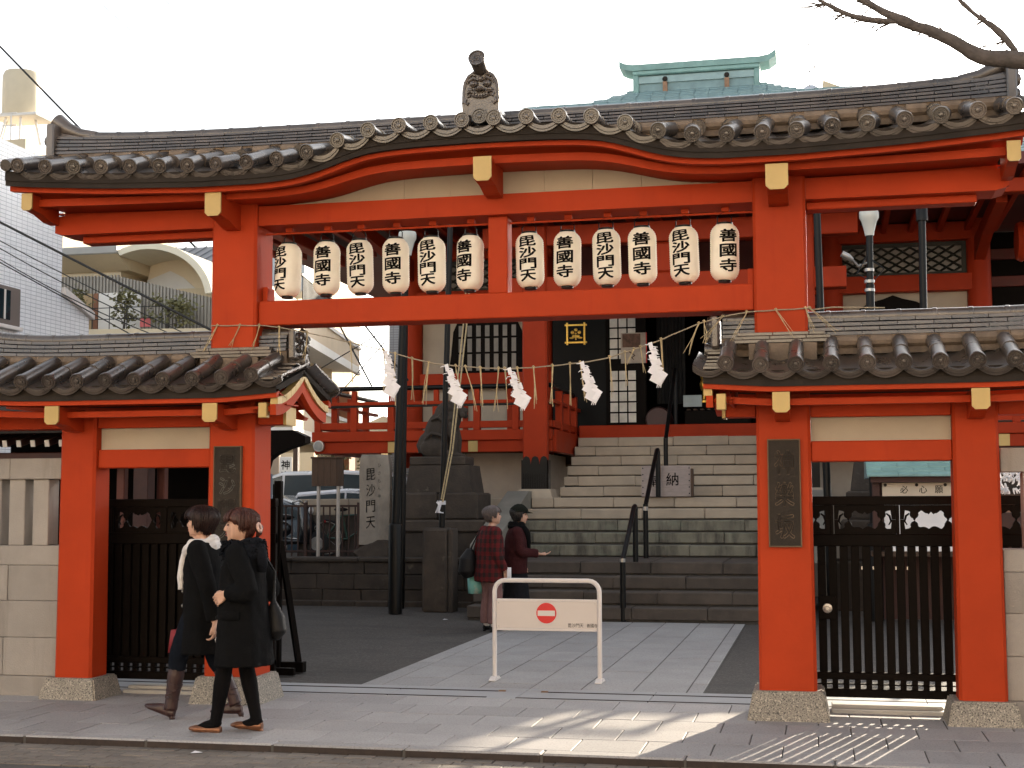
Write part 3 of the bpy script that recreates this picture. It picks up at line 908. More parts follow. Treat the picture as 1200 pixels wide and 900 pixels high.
for s in (-1, 1):     # sloping cheek stones
    MB().prism([(9.75, 0.74), (9.85, 0.98), (12.45, 1.80), (12.75, 1.80), (12.75, 0.74)], 'x', *sorted((s * 2.31, s * 2.68))).build("cheek_stone", M("grey_cheek_stone", (0.21, 0.20, 0.17), 0.85, 3, 0.15, 0.3, 70), stairs)

def rail(pts, r=.034, name="handrail"):
    return pts
def handrail(label, pts_rail, posts):
    t = thing("stair_handrail", posts[0][0], label, "handrail", "black handrails on the stairs")
    MB().tube(pts_rail, .036, 10).build("rail", BLKMETAL, t, 40)
    for (a, b) in posts:
        MB().tube([a, b], .040, 10).build("post", BLKMETAL, t, 40)
    return t
t = handrail("black handrail at the foot of the stairs, behind the white barrier", [(-.14, 8.23, .83), (-.13, 8.75, 1.15), (-.12, 9.30, 1.525), (-.12, 9.42, 1.55)],
             [((-.14, 8.23, 0.0), (-.14, 8.23, .86)), ((-.12, 9.45, .75), (-.12, 9.45, 1.54))])
MB().lathe([(.042, 0), (.042, .05)], 10, c=(-.14, 8.23, .80)).build("clamp", STEEL, t)
t = handrail("black handrail halfway up the stairs, its post in front of the lettered plank", [(-.12, 10.7, 1.56), (-.12, 11.5, 2.02), (-.12, 12.30, 2.46), (-.12, 12.42, 2.47)],
             [((-.12, 10.68, .75), (-.12, 10.68, 1.58)), ((-.12, 12.43, 1.69), (-.12, 12.43, 2.46))])
MB().lathe([(.042, 0), (.042, .06)], 10, c=(-.12, 10.68, 1.48)).build("clamp", STEEL, t)
t = handrail("black handrail at the top of the stairs, against the dark doorway", [(-.12, 13.7, 2.70), (-.12, 14.6, 3.42), (-.12, 15.45, 4.1)],
             [((-.12, 13.68, 2.05), (-.12, 13.68, 2.72)), ((-.12, 15.5, 2.82), (-.12, 15.5, 4.12))])

ob = thing("offering_plank", (0, 12.56, 1.69), "greyed wooden plank lettered 納 leaning on the upper steps", "plank")
MB().cham(-.41, .41, 12.53, 12.575, 1.70, 2.21, .004).build("board", GREYWOOD, ob)
MB().cham(.412, .445, 12.50, 12.70, 1.70, 2.16, .004).build("end_board", OLDWOOD, ob)
MB().cham(-.13, -.085, 12.524, 12.5295, 2.00, 2.19, .001).build("rust_stain_strip", M("rusty_strip", (.34, .19, .11), .7, 9, .2), ob)
nb = MB()
for x in (-.385, .385):
    for k in range(5): nb.ell((x, 12.528, 1.75 + .105 * k), (.011, .006, .011), 8, 5)
nb.build("nail_head", BLKMETAL, ob)
m = MB(); put_char(m, "納", .105, 1.985, .20, .21, 12.5285, .012, lean=.05); m.build("lettering", INK, ob, fix=False)
m = MB(); put_char(m, "奉", -.21, 1.96, .17, .19, 12.5285, .012); m.build("lettering", INK, ob, fix=False)

# ================================================================ TEMPLE HALL
hall = thing("temple_hall", (0, 16.0, 0), "red temple hall with balcony at the head of the stairs under a green copper roof", "temple")
# plinth and dark space under the floor
MB().box(-4.15, -2.35, 13.75, 23.5, 0.6, 2.49).build("base_wall", M("beige_base_wall", (.40, .33, .26), .9, 3, .1, .2, 60), hall)
MB().box(2.35, 3.2, 13.75, 23.5, 0.0, 2.49).build("base_wall", MATS["beige_base_wall"], hall)
MB().box(-5.66, 5.66, 16.2, 24.0, 2.30, 2.87).build("floor", OLDWOOD, hall)
# balcony
for s in (-1, 1):
    xo = -6.35 if s < 0 else 5.75
    a, b = sorted((xo, s * 2.02))
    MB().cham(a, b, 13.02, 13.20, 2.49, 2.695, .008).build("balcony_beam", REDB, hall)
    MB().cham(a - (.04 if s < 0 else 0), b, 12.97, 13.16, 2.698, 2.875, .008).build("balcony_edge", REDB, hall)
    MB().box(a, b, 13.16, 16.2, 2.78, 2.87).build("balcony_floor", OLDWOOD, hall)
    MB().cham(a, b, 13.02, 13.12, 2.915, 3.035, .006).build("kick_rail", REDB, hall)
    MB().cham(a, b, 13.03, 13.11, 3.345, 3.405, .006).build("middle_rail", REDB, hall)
    MB().cham(a, b, 13.035, 13.105, 3.305, 3.343, .004).build("middle_rail", BLKMETAL, hall)
    MB().tube([(a - (.25 if s < 0 else 0), 13.07, 3.645), (b, 13.07, 3.645)], .042, 12).build("top_rail", BLKMETAL, hall, 40)
    x = -2.55
    xs_ = [-6.30, -5.62, -4.93, -4.10, -3.36, -2.66] if s < 0 else [2.66, 3.36, 4.10, 4.93, 5.62]
    for i, xp in enumerate(xs_):
        MB().cham(xp - .06, xp + .06, 13.01, 13.13, 2.876, 3.304, .006).build("baluster", REDB, hall)
        MB().cham(xp - .045, xp + .045, 13.03, 13.11, 3.405, 3.60, .006).build("baluster", REDB, hall)
    for xg in ((-4.89, -3.42) if s < 0 else (4.0, 5.42)):
        MB().cham(xg - .085, xg + .085, 13.0, 13.019, 2.495, 2.69, .004).build("ochre_joist_end", GOLD, hall)
    # inner sides along the stair opening
    xi = s * 1.97
    a2, b2 = sorted((xi, xi + s * .16))
    MB().cham(a2, b2, 13.20, 16.0, 2.49, 2.875, .006).build("balcony_beam", REDB, hall)
    MB().cham(a2 + .03, b2 - .03, 13.2, 16.0, 2.915, 3.035, .006).build("kick_rail", REDB, hall)
    MB().cham(a2 + .04, b2 - .04, 13.2, 16.0, 3.345, 3.405, .006).build("middle_rail", REDB, hall)
    MB().tube([(xi + s * .08, 13.2, 3.645), (xi + s * .08, 15.3, 3.645), (xi + s * .08, 15.45, 3.60), (xi + s * .08, 15.5, 3.50)], .042, 12).build("top_rail", BLKMETAL, hall, 40)
    for yp in (13.9, 14.7, 15.45):
        MB().cham(a2 + .02, b2 - .02, yp - .06, yp + .06, 2.876, 3.60, .006).build("baluster", REDB, hall)
# return of the balcony on the far left end
MB().cham(-6.35, -6.18, 13.2, 16.4, 2.49, 2.875, .008).build("balcony_edge", REDB, hall)
MB().cham(-6.33, -6.23, 13.2, 16.4, 2.915, 3.035, .006).build("kick_rail", REDB, hall)
MB().cham(-6.32, -6.24, 13.2, 16.4, 3.345, 3.405, .006).build("middle_rail", REDB, hall)
MB().tube([(-6.28, 13.1, 3.645), (-6.28, 16.4, 3.645)], .042, 12).build("top_rail", BLKMETAL, hall, 40)
for yp in (13.9, 14.8, 15.7):
    MB().cham(-6.34, -6.22, yp - .06, yp + .06, 2.876, 3.60, .006).build("baluster", REDB, hall)
# porch pillars
for s in (-1, 1):
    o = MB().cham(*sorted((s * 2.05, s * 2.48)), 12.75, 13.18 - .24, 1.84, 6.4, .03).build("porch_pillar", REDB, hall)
    sh = [(2.03, 1.838)]
    sc = []
    for k in range(3):
        for q in range(5):
            ang = pi * q / 4
            sc.append((2.105 + .1533 * k + .064 * -cos(ang) + .0, 2.33 + .07 * sin(ang)))
        if k < 2: sc.append((2.182 + .1533 * k, 2.26))
    poly = [(2.500, 1.838), (2.030, 1.838)] + [(2.030, 2.33)] + sc + [(2.500, 2.33)]
    poly = [(s * (x if True else x), z) for x, z in poly]
    MB().prism(poly, 'y', 12.735, 12.7495).build("black_shoe", BLKMETAL, o)
    MB().box(*sorted((s * 2.03, s * 2.049)), 12.735, 12.96, 1.838, 2.33).build("black_shoe", BLKMETAL, o)
    rb = MB()
    for k in range(15): rb.box(s * (2.045 + .0307 * k), s * (2.060 + .0307 * k), 12.728, 12.7345, 1.86, 2.10)
    rb.build("shoe_fluting", BLKMETAL, o)
    for k in range(2):
        MB().lathe([(.022, 0), (.022, -.012)], 10, c=(s * (2.188 + .153 * k), 12.749, 2.26), axis='y').build("shoe_cutout", RED, o)
    MB().frus(s * 2.265, 12.95, 1.69, 1.836, .31, .29, .27, .25).build("pillar_base_stone", STAIR, hall)
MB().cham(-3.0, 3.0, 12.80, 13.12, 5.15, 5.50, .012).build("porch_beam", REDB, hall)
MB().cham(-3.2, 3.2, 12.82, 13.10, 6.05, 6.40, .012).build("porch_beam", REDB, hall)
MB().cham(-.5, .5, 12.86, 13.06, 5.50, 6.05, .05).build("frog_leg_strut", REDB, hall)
# body of the hall
WY = 16.1
for xc in (-5.45, -2.78, 2.78, 5.45):
    MB().lathe([(.215, 2.3), (.215, 7.2)], 26, c=(xc, WY, 0)).build("round_pillar", REDB, hall, 40)
for s in (-1, 1):
    a, b = sorted((s * 2.57, s * 5.235))
    MB().box(a, b, WY + .06, WY + .16, 2.88, 3.86).build("beige_wall_panel", PLASTER, hall)
    MB().cham(a - .02, b + .02, WY - .13, WY + .16, 3.862, 4.160, .01).build("tie_beam", REDB, hall)
    for xm in (3.45, 4.35):
        MB().cham(s * xm - .05, s * xm + .05, WY + .0, WY + .058, 2.88, 3.86, .005).build("wall_stud", REDB, hall)
    MB().box(a, b, WY + .06, WY + .16, 4.161, 5.485).build("beige_wall_panel", PLASTER, hall)
    MB().cham(*sorted((s * 2.55, s * 5.42)), WY - .16, WY + .16, 5.487, 5.802, .01).build("tie_beam", REDB, hall)
    # black bell-shaped window with bars
    win = MB(); xc = s * 3.9
    out = [(xc - .80, 4.165), (xc - .74, 4.55), (xc - .70, 5.0), (xc - .60, 5.22), (xc - .42, 5.32), (xc - .18, 5.38), (xc, 5.45), (xc + .18, 5.38), (xc + .42, 5.32), (xc + .60, 5.22), (xc + .70, 5.0), (xc + .74, 4.55), (xc + .80, 4.165)]
    wf = MB().prism(out, 'y', WY + .02, WY + .058).build("bell_window", BLKWOOD, hall)
    for k in range(7):
        xb = xc - .54 + .18 * k
        MB().box(xb - .045, xb + .045, WY + .012, WY + .0195, 4.22, 5.12).build("window_pane", M("smoky_pane", (.10, .085, .075), .3, 3, .4, spec=.6), wf)
    for zz in (4.55, 4.86):
        MB().box(xc - .64, xc + .64, WY + .002, WY + .0115, zz, zz + .04).build("window_bar", BLKWOOD, wf)
    # lattice transom
    MB().box(a, b, WY + .10, WY + .16, 5.803, 6.43).build("transom_backing", M("grey_transom_glass", (.16, .15, .14), .35, 3, .2, spec=.6), hall)
    fr = MB()
    fr.box(a + .0, b - .0, WY + .02, WY + .09, 5.804, 5.87); fr.box(a, b, WY + .02, WY + .09, 6.36, 6.43)
    fr.box(a, a + .08, WY + .02, WY + .09, 5.87, 6.36); fr.box(b - .08, b, WY + .02, WY + .09, 5.87, 6.36)
    fo = fr.build("transom_frame", M("green_black_wood", (.02, .024, .02), .6, 4, .2), hall)
    la = MB()
    for k in range(-3, 12):
        for sg in (1, -1):
            x0 = a + .1 + .26 * k
            p0, p1 = (x0, 5.87), (x0 + sg * .80, 6.36)
            lo, hi = a + .08, b - .08
            tt = []
            for (px, pz) in (p0, p1): tt.append((px, pz))
            (xa, za), (xb2, zb2) = tt
            dx = xb2 - xa
            t0 = max(0, min(1, ((lo if dx > 0 else hi) - xa) / dx)); t1 = max(0, min(1, ((hi if dx > 0 else lo) - xa) / dx))
            if t1 - t0 < .05: continue
            la.tube([(xa + dx * t0, WY + .06 + .012 * sg, za + (zb2 - za) * t0), (xa + dx * t1, WY + .06 + .012 * sg, za + (zb2 - za) * t1)], .020, 4)
    la.build("transom_lattice", MATS["green_black_wood"], fo)
    MB().cham(*sorted((s * 2.55, s * 5.36)), WY - .16, WY + .16, 6.432, 6.765, .01).build("tie_beam", REDB, hall)
    MB().box(a, b, WY + .06, WY + .16, 6.766, 7.2).build("beige_wall_panel", PLASTER, hall)
    # side walls
    MB().box(*sorted((s * 5.40, s * 5.60)), WY + .1, 24, 2.5, 7.2).build("side_wall", PLASTER, hall)
    MB().cham(*sorted((s * 5.38, s * 5.62)), WY + .15, 24.02, 5.49, 5.80, .01).build("tie_beam", REDB, hall)
MB().box(-5.6, 5.6, 23.9, 24.1, 2.5, 7.2).build("rear_wall", PLASTER, hall)
MB().box(-2.57, 2.57, WY - .02, WY + .16, 5.30, 7.2).build("lintel_wall", M("dark_red_wood", (.10, .015, .010), .6, 4, .2), hall)
MB().cham(-2.6, 2.6, WY - .16, WY + .12, 5.49, 5.80, .01).build("tie_beam", REDB, hall)
MB().box(-5.3, 5.3, 16.3, 23.8, 7.10, 7.2).build("ceiling", DARKIN, hall)
MB().box(-5.3, 5.3, 20.5, 20.6, 2.88, 7.1).build("inner_wall", DARKIN, hall)
MB().cham(-1.93, 1.93, 15.32, 15.62, 2.81, 3.05, .01).build("door_sill", REDB, hall)
MB().box(-1.95, 1.95, 15.62, 16.2, 2.81, 2.88).build("door_landing", OLDWOOD, hall)
# doors
MB().cham(-2.56, -1.50, 15.98, 16.05, 2.885, 5.30, .01).build("black_door", M("black_lacquer", (.0045, .0045, .0042), .45, 4, .2, .05, 40, spec=.12), hall)
dl = MB().cham(-1.50, -.72, 15.93, 15.97, 2.885, 5.30, .006).build("lattice_door", BLKWOOD, hall)
for i in range(3):
    for j in range(10):
        if j == 5 : continue
        x0 = -1.43 + .175 * i; z0 = 3.12 + .205 * j
        MB().box(x0 + .014, x0 + .160, 15.921, 15.929, z0 + .014, z0 + .188).build("door_pane", SHOJI, dl)
MB().cham(1.50, 2.56, 15.98, 16.05, 2.885, 5.30, .01).build("black_door", MATS["black_lacquer"], hall)
# crest
cr = thing("gilt_crest", (-2.09, 15.9, 4.88), "square gilt crest with a flower emblem on the black door", "crest")
cm = MB()
for dz in (-.17, .17): cm.cham(-2.31, -1.87, 15.955, 15.975, 4.88 + dz - .018, 4.88 + dz + .018, .004)
for dx in (-.17, .17): cm.cham(-2.09 + dx - .018, -2.09 + dx + .018, 15.950, 15.972, 4.66, 5.10, .004)
cm.build("frame", GILT, cr)
cm = MB(); R3 = Matrix
for k in range(5):
    a = pi / 2 + 2 * pi * k / 5
    cm.ell((-2.09 + .07 * cos(a), 15.967, 4.885 + .07 * sin(a)), (.036, .012, .036), 10, 6)
cm.ell((-2.09, 15.962, 4.885), (.022, .014, .022), 10, 6)
for sx in (-1, 1): cm.ell((-2.09 + sx * .085, 15.968, 4.80), (.045, .010, .018), 10, 6)
cm.tube([(-2.09, 15.968, 4.86), (-2.09, 15.968, 4.76)], .012, 6)
cm.build("flower_emblem", GILT, cr, 40)
# poster on the lattice door
po = thing("poster", (-.98, 15.9, 4.5), "paper poster with a brown ornament pinned on the lattice door", "poster")
MB().cham(-1.20, -.72, 15.905, 15.918, 4.27, 4.86, .002).build("sheet", M("poster_paper", (.42, .36, .30), .7, 5, .25), po)
MB().box(-1.17, -.82, 15.900, 15.9045, 4.58, 4.84).build("print", M("poster_print", (.13, .07, .045), .7, 9, .7), po)
pm = MB(); pm.tube([(-1.05, 15.9, 4.50), (-.98, 15.9, 4.46), (-.93, 15.9, 4.42), (-.99, 15.9, 4.38), (-.95, 15.9, 4.34)], .012, 6)
pm.build("brush_mark", OLDWOOD, po)
MB().cham(-.715, -.70, 15.9, 15.918, 4.27, 4.86, .002).build("edge", SIGNRED, po)
# things in the doorway
db = thing("incense_drum", (-.52, 15.8, 2.88), "round dark red drum-shaped box standing in the doorway", "box")
MB().lathe([(.22, .10), (.25, .02), (.25, -.3), (.22, -.38)], 22, c=(-.46, 15.95, 3.16), axis='y').build("body", M("dark_lacquer_red", (.045, .012, .010), .5, 5, .3), db, 40)
MB().ell((-.46, 15.63, 3.10), (.03, .02, .03), 10, 6).build("knob", BRONZE, db)
gl = thing("altar_ornament", (.30, 16.9, 3.05), "small gilt altar ornament glimpsed in the dark doorway", "ornament")
MB().lathe([(.10, 0), (.10, .04), (.035, .08), (.03, .22), (.07, .28), (.085, .38), (.05, .46), (.07, .52), (.03, .62), (.01, .72)], 14, c=(.30, 16.9, 3.55)).build("body", GILT, gl, 40)
MB().box(.1, .5, 16.75, 17.05, 2.87, 3.55).build("stand", DARKIN, gl)
bx = thing("offering_box", (.6, 15.8, 2.88), "dark offering box standing in the hall doorway", "box")
MB().cham(.02, 1.25, 15.72, 16.2, 2.885, 3.33, .015).build("chest", BLKWOOD, bx)
ls = MB()
for k in range(9): ls.cham(.06 + .13 * k, .12 + .13 * k, 15.74, 16.18, 3.331, 3.36, .004)
ls.build("grating", OLDWOOD, bx, kind='stuff')
MB().cham(.0, .35, 15.74, 15.76, 3.40, 3.62, .004).build("pale_notice", M("pale_blue_card", (.36, .42, .42), .7, 4, .1), bx)
cu = thing("door_curtain", (.35, 16.2, 3), "black curtain hanging across the dark doorway", "curtain")
cm = MB(); pts = []
for i in range(40):
    x = -.55 + .55 * i / 39
    pts.append((x, 16.25 + .03 * sin(i * 1.3)))
cm.prism(pts + [(x, y + .01) for x, y in reversed(pts)], 'z', 3.5, 5.3)
cm.build("cloth", M("black_cloth", (.010, .009, .009), .9, 6, .3), cu, 30)

# hall roof
prof = curve_fn([(0, 10.84), (.1, 10.42), (.2, 10.06), (.29, 9.90), (.34, 9.62), (.5, 8.95), (1.0, 6.95)])
def hip(t): return 1.40 + 7.0 * t, 8.3 * t
rf = MB()
for (sx, sy) in ((0, -1), (0, 1), (-1, 0), (1, 0)):
    pass
NT = 44
secs = []
for i in range(NT + 1):
    t = i / NT; x, d = hip(t); z = prof(t)
    secs.append([(-x, 20 - d, z), (x, 20 - d, z), (x, 20 + d, z), (-x, 20 + d, z)])
rfo = MB().rings(secs, cap=False).build("roof", COPPERT, hall)
rows = MB(); rr = random.Random(2)
for i in range(NT):
    t0, t1 = i / NT, (i + 1) / NT
    x1, d1 = hip(t1); x0, d0 = hip(t0)
    za, zb2 = prof(t0), prof(t1)
    n = int(2 * x1 / .30)
    for k in range(n):
        a = -x1 + 2 * x1 * k / n; b = -x1 + 2 * x1 * (k + 1) / n
        off = (.15 if i % 2 else 0)
        a, b = min(max(a + off, -x1), x1), min(max(b + off, -x1), x1)
        if b - a < .05: continue
        u = rr.uniform(.012, .028)
        rows.add([(a + .006, 20 - d1, zb2 + .004), (b - .006, 20 - d1, zb2 + .004), (b - .006, 20 - d1, zb2 + u + .012), (a + .006, 20 - d1, zb2 + u + .012), (a * .98 + .006, 20 - d0, za + .012), (b * .98 - .006, 20 - d0, za + .012)],
                 [(0, 1, 2, 3), (3, 2, 5, 4)])
rows.build("roof_tiles", COPPERT, hall, fix=False, kind='stuff')
MB().box(-1.33, 1.33, 19.78, 20.22, 10.70, 11.10).build("ridge_wall", COPPERT, hall)
MB().box(-1.33, 1.33, 19.74, 20.26, 10.92, 11.07).build("ridge_band", M("pale_verdigris", (.30, .42, .42), .6, 4, .15), hall)
MB().cham(-1.40, 1.40, 19.68, 20.32, 11.10, 11.20, .02).build("ridge_cap", COPPER, hall)
MB().rings([[(x, 19.66, z), (x, 20.34, z), (x, 20.34, z + .14), (x, 19.66, z + .14)] for x, z in
            ((-1.70, 11.30), (-1.58, 11.235), (-1.4, 11.20), (0, 11.20), (1.4, 11.20), (1.60, 11.235), (1.76, 11.34))]).build("ridge_cap", COPPER, hall)
for s in (-1, 1):
    MB().cham(s * 1.27, s * 1.40, 19.70, 20.30, 10.55, 11.10, .02).build("ridge_end", COPPER, hall)
    MB().box(s * .68 - .05, s * .68 + .05, 19.68, 19.75, 10.60, 10.92).build("ridge_crest", M("rusty_crest", (.30, .17, .10), .7, 9, .3), hall)
    MB().ell((s * .68, 19.69, 10.98), (.06, .03, .06), 10, 6).build("ridge_crest", BRONZE, hall)
# eave edge, rafters and soffit
ed = MB()
MB().rings([[(-8.45, 11.65, 6.80), (8.45, 11.65, 6.80), (8.45, 28.35, 6.80), (-8.45, 28.35, 6.80)], [(-8.45, 11.65, 6.99), (8.45, 11.65, 6.99), (8.45, 28.35, 6.99), (-8.45, 28.35, 6.99)]]).build("eave_board", MATS["dark_red_wood"], hall)
raf = MB().cham(-.05, .05, 0, 4.4, -.06, .06, .01).mesh("rafter", REDB)
for k in range(34):
    inst("rafter", raf, hall, (-8.25 + .5 * k, 11.72, 6.73), (-.02, 0, 0))
for s in (-1, 1):
    MB().cham(s * 6.9, s * 7.15, 11.9, 16.2, 6.42, 6.64, .01).build("eave_purlin", REDB, hall)
    MB().prism([(WY - .1, 6.0), (WY - .1, 6.45), (12.6, 6.62), (12.6, 6.40), (14.6, 6.25)], 'x', *sorted((s * 5.36, s * 5.54))).build("eave_bracket", REDB, hall)
    MB().lathe([(.32, -.08), (.36, 0), (.32, .08)], 20, c=(s * 6.0, 14.6, 6.1), axis='x').build("cloud_bracket", REDB, hall, 40)
MB().cham(-8.3, 8.3, 12.0, 12.25, 6.44, 6.66, .01).build("eave_purlin", REDB, hall)

# near-black panel added for the flank's dark interior, hung high so sunlight passes
MB().box(5.62, 9.0, 17.40, 17.50, 5.12, 6.79).build("flank_dark_panel", BLKWOOD, hall)
for z in (5.12, 5.72, 6.25): MB().cham(5.64, 9.02, 17.30, 17.395, z, z + .20, .008).build("flank_beam", MATS["dark_red_wood"], hall)

fl_ = MB().lathe([(.085, 0), (.10, -.03), (.10, -.10), (.0005, -.105)], 16, c=(-6.22, 12.95, 2.62), axis='y', cap=False).build("floodlight", STEEL, hall, 40)
MB().lathe([(.08, -.106), (.0005, -.112)], 16, c=(-6.22, 12.95, 2.62), axis='y', cap=False).build("lamp_glass", M("grey_lamp_glass", (.25, .25, .24), .2, 3, .1), fl_)

# ================================================================ SLIDING GATE LEAVES
def leaf(s, label):
    t = thing("sliding_gate", (s * 3.05, .58, 0.09), label, "sliding gate", "black sliding gates behind the side openings")
    X = lambda a, b: tuple(sorted((s * a, s * b)))
    y0, y1 = .555, .605
    MB().cham(*X(2.06, 4.12), y0 - .01, y1 + .01, 1.585, 1.655, .006).build("top_rail", BLKWOOD, t)
    MB().cham(*X(2.06, 4.12), y0 - .005, y1 + .005, 1.265, 1.360, .006).build("middle_rail", BLKWOOD, t)
    MB().cham(*X(2.06, 4.12), y0 - .005, y1 + .005, .236, .292, .005).build("bottom_rail", BLKWOOD, t)
    MB().cham(*X(2.06, 4.12), y0, y1, .196, .206, .003).build("bottom_rail", BLKWOOD, t)
    MB().cham(*X(2.06, 4.12), y0 - .005, y1 + .005, .100, .166, .005).build("bottom_rail", BLKWOOD, t)
    for a in (2.06, 4.07): MB().cham(*X(a, a + .05), y0, y1, .166, 1.585, .005).build("stile", BLKWOOD, t)
    sm = bpy.data.meshes.get("gate_slat") or MB().cham(-.0312, .0312, -.020, .020, .2925, 1.2645, .003).mesh("gate_slat", BLKWOOD)
    bm_ = bpy.data.meshes.get("gate_back_slat") or MB().cham(-.020, .020, -.008, .008, .2925, 1.2645, .002).mesh("gate_back_slat", BLKWOOD)
    blk = bpy.data.meshes.get("gate_block") or MB().box(-.022, .022, -.02, .02, .1665, .1955).box(-.022, .022, -.02, .02, .2065, .2355).mesh("gate_block", BLKWOOD)
    for k in range(23):
        x = s * (2.155 + .0855 * k)
        inst("slat", sm, t, (x, .575, 0))
        if s < 0: inst("backing_slat", bm_, t, (x + .043, .598, 0))
        inst("spacer_block", blk, t, (x, .58, 0))
    # carved transom: four boards pierced with scrolled openings
    for q in range(4):
        c = s * (2.335 + .50 * q); hw = .205
        n = 44
        def up(u): return 1.545 - .030 * abs(sin(u * 9)) * (1 - abs(u)) - .075 * math.exp(-((abs(u) - .62) / .10) ** 2) + (-.012 if abs(u) < .12 else 0)
        def lo(u): return 1.400 + .024 * abs(sin(u * 7 + .6)) * (1 - abs(u)) + .062 * math.exp(-((abs(u) - .60) / .11) ** 2)
        us = [-1 + 2 * i / n for i in range(n + 1)]
        rect = [(hw * 1.14, 1.586), (-hw * 1.14, 1.586), (-hw * 1.14, 1.47), (-hw, 1.47)]
        topb = MB().prism([(c + hw * 1.14, 1.5845), (c - hw * 1.14, 1.5845), (c - hw * 1.14, 1.473), (c - hw, 1.473)] + [(c + hw * u, up(u) if abs(u) < .98 else 1.473) for u in us[1:-1]] + [(c + hw, 1.473), (c + hw * 1.14, 1.473)], 'y', .565, .590)
        topb.build("carved_board", BLKWOOD, t)
        botb = MB().prism([(c - hw * 1.14, 1.3605), (c + hw * 1.14, 1.3605), (c + hw * 1.14, 1.472), (c + hw, 1.472)] + [(c + hw * u, lo(u)) for u in reversed(us[1:-1])] + [(c - hw, 1.472), (c - hw * 1.14, 1.472)], 'y', .565, .590)
        botb.build("carved_board", BLKWOOD, t)
        sc = MB()
        for e in (-1, 1):
            sc.lathe([(.030, -.008), (.034, 0), (.030, .008)], 14, c=(c + e * hw * .62, .577, 1.468 + .045), axis='y')
            sc.lathe([(.026, -.008), (.030, 0), (.026, .008)], 14, c=(c + e * hw * .62, .577, 1.430), axis='y')
            sc.tube([(c + e * hw * .80, .577, 1.52), (c + e * hw * .92, .577, 1.50), (c + e * hw * .97, .577, 1.46), (c + e * hw * .88, .577, 1.43)], [.006, .010, .009, .004], 6)
        sc.build("carved_scroll", BLKWOOD, t, 40, kind="stuff")
        MB().cham(c + hw * 1.145, c + hw * 1.145 + .026, .558, .600, 1.3605, 1.5845, .003).build("muntin", BLKWOOD, t)
    if s > 0:
        o = MB().cham(2.47, 2.60, .535, .556, .70, .88, .003).build("lock_plate", BLKWOOD, t)
        MB().lathe([(.036, 0), (.038, -.01), (.034, -.016), (.020, -.018), (.016, -.030), (.0005, -.030)], 18, c=(2.535, .535, .785), axis='y', cap=False).build("lock_knob", STEEL, o, 40)
        tr = MB()
        for k in (0, 1, 3, 4): tr.box(2.80 + .0855 * k * 1.0, 2.808 + .0855 * k, .552, .558, 1.085, 1.110)
        tr.build("glint_chip", STEEL, t, kind="stuff")  # pale steel chips stand in for small lit bits on the slats
    # sill under the leaf
    return t
leaf(-1, "black slatted gate leaf behind the two walking women, left of the entrance")
leaf(1, "black slatted gate leaf with a round steel lock, right of the entrance")
for s in (-1, 1):
    a, b = sorted((s * 2.55, s * 3.38))
    for args in ((.50, .66, -.02, .052, .006), (.40, .495, -.02, .028, .005)):
        MB().cham(a, b, *args).build("gate_sill", M("pale_sill_stone", (.36, .34, .31), .6, 5, .1, .2, 80), gate)

# ================================================================ GRANITE FENCES
def stone_fence(s, label):
    t = thing("stone_fence", (s * 5.2, .24, 0), label, "stone fence")
    X = lambda a, b: tuple(sorted((s * a, s * b)))
    zs = [-.03, .165, .485, .795, 1.095, 1.262]
    fr = random.Random(9 + s)
    for c in range(5):
        x = 3.80
        L = [.62, .9, .75, .85, 1.4][c]
        k = 0
        while x < 6.6:
            l = (L * .6 if k == 0 and c % 2 else L)
            if c == 0: yf = .075
            else: yf = .10
            MB().cham(*X(x + .002, x + l - .002), yf + fr.uniform(-.002, .002), .38, zs[c] + .0015, zs[c + 1] - .0015, .004).build("wall_block", WALLSTONE, t)
            x += l; k += 1
    for i in range(12):
        xp = 3.885 + .2265 * i
        MB().cham(*X(xp + .075, xp + .075 + .148), .13, .30, 1.262, 1.826, .006).build("fence_post", WALLSTONE, t)
    x = 3.80
    for l in (.52, .95, .95, .6):
        MB().cham(*X(x + .001, x + l - .001), .105, .325, 1.827, 2.006, .006).build("fence_rail", WALLSTONE, t)
        x += l
    return t
stone_fence(-1, "pale granite fence with square posts left of the left side gate")
stone_fence(1, "pale granite fence cut off by the right edge beside the right side gate")

# ================================================================ PLAQUES ON THE PILLARS
def plaque(xc, z0, z1, w, text, label, col):
    t = thing("name_plaque", (xc, -.02, (z0 + z1) / 2), label, "plaque", "bronze plaques on the gate pillars")
    e = .010
    fm = MB()
    fm.cham(xc - w / 2, xc + w / 2, -.040, -.006, z1 - e, z1, .002); fm.cham(xc - w / 2, xc + w / 2, -.040, -.006, z0, z0 + e, .002)
    fm.cham(xc - w / 2, xc - w / 2 + e, -.040, -.006, z0 + e, z1 - e, .002); fm.cham(xc + w / 2 - e, xc + w / 2, -.040, -.006, z0 + e, z1 - e, .002)
    fm.build("edge", BRONZEEDGE, t)
    MB().box(xc - w / 2 + e, xc + w / 2 - e, -.034, -.006, z0 + e, z1 - e).build("panel", BRONZE, t)
    n = len(text); hh = (z1 - z0 - .09) / n
    for i, ch in enumerate(text):
        la = MB(); lb = MB()
        cz = z1 - .055 - hh * (i + .5)
        put_char(lb, ch, xc, cz, w * .56, hh * .74, -.0355, .034)
        put_char(la, ch, xc, cz, w * .56, hh * .74, -.0362, .0)
        lb.build("lettering_edge", GREENINK if col else PLAQUELINE, t, fix=False)
        la.build("lettering", BRONZE, t, fix=False)
    return t
plaque(-2.25, 1.27, 2.085, .245, "毘沙門天", "dark bronze plaque reading 毘沙門天 on the left main pillar, above the women", True)
plaque(2.237, 1.275, 2.085, .245, "神樂坂", "dark bronze plaque reading 神樂坂 on the right main pillar", False)

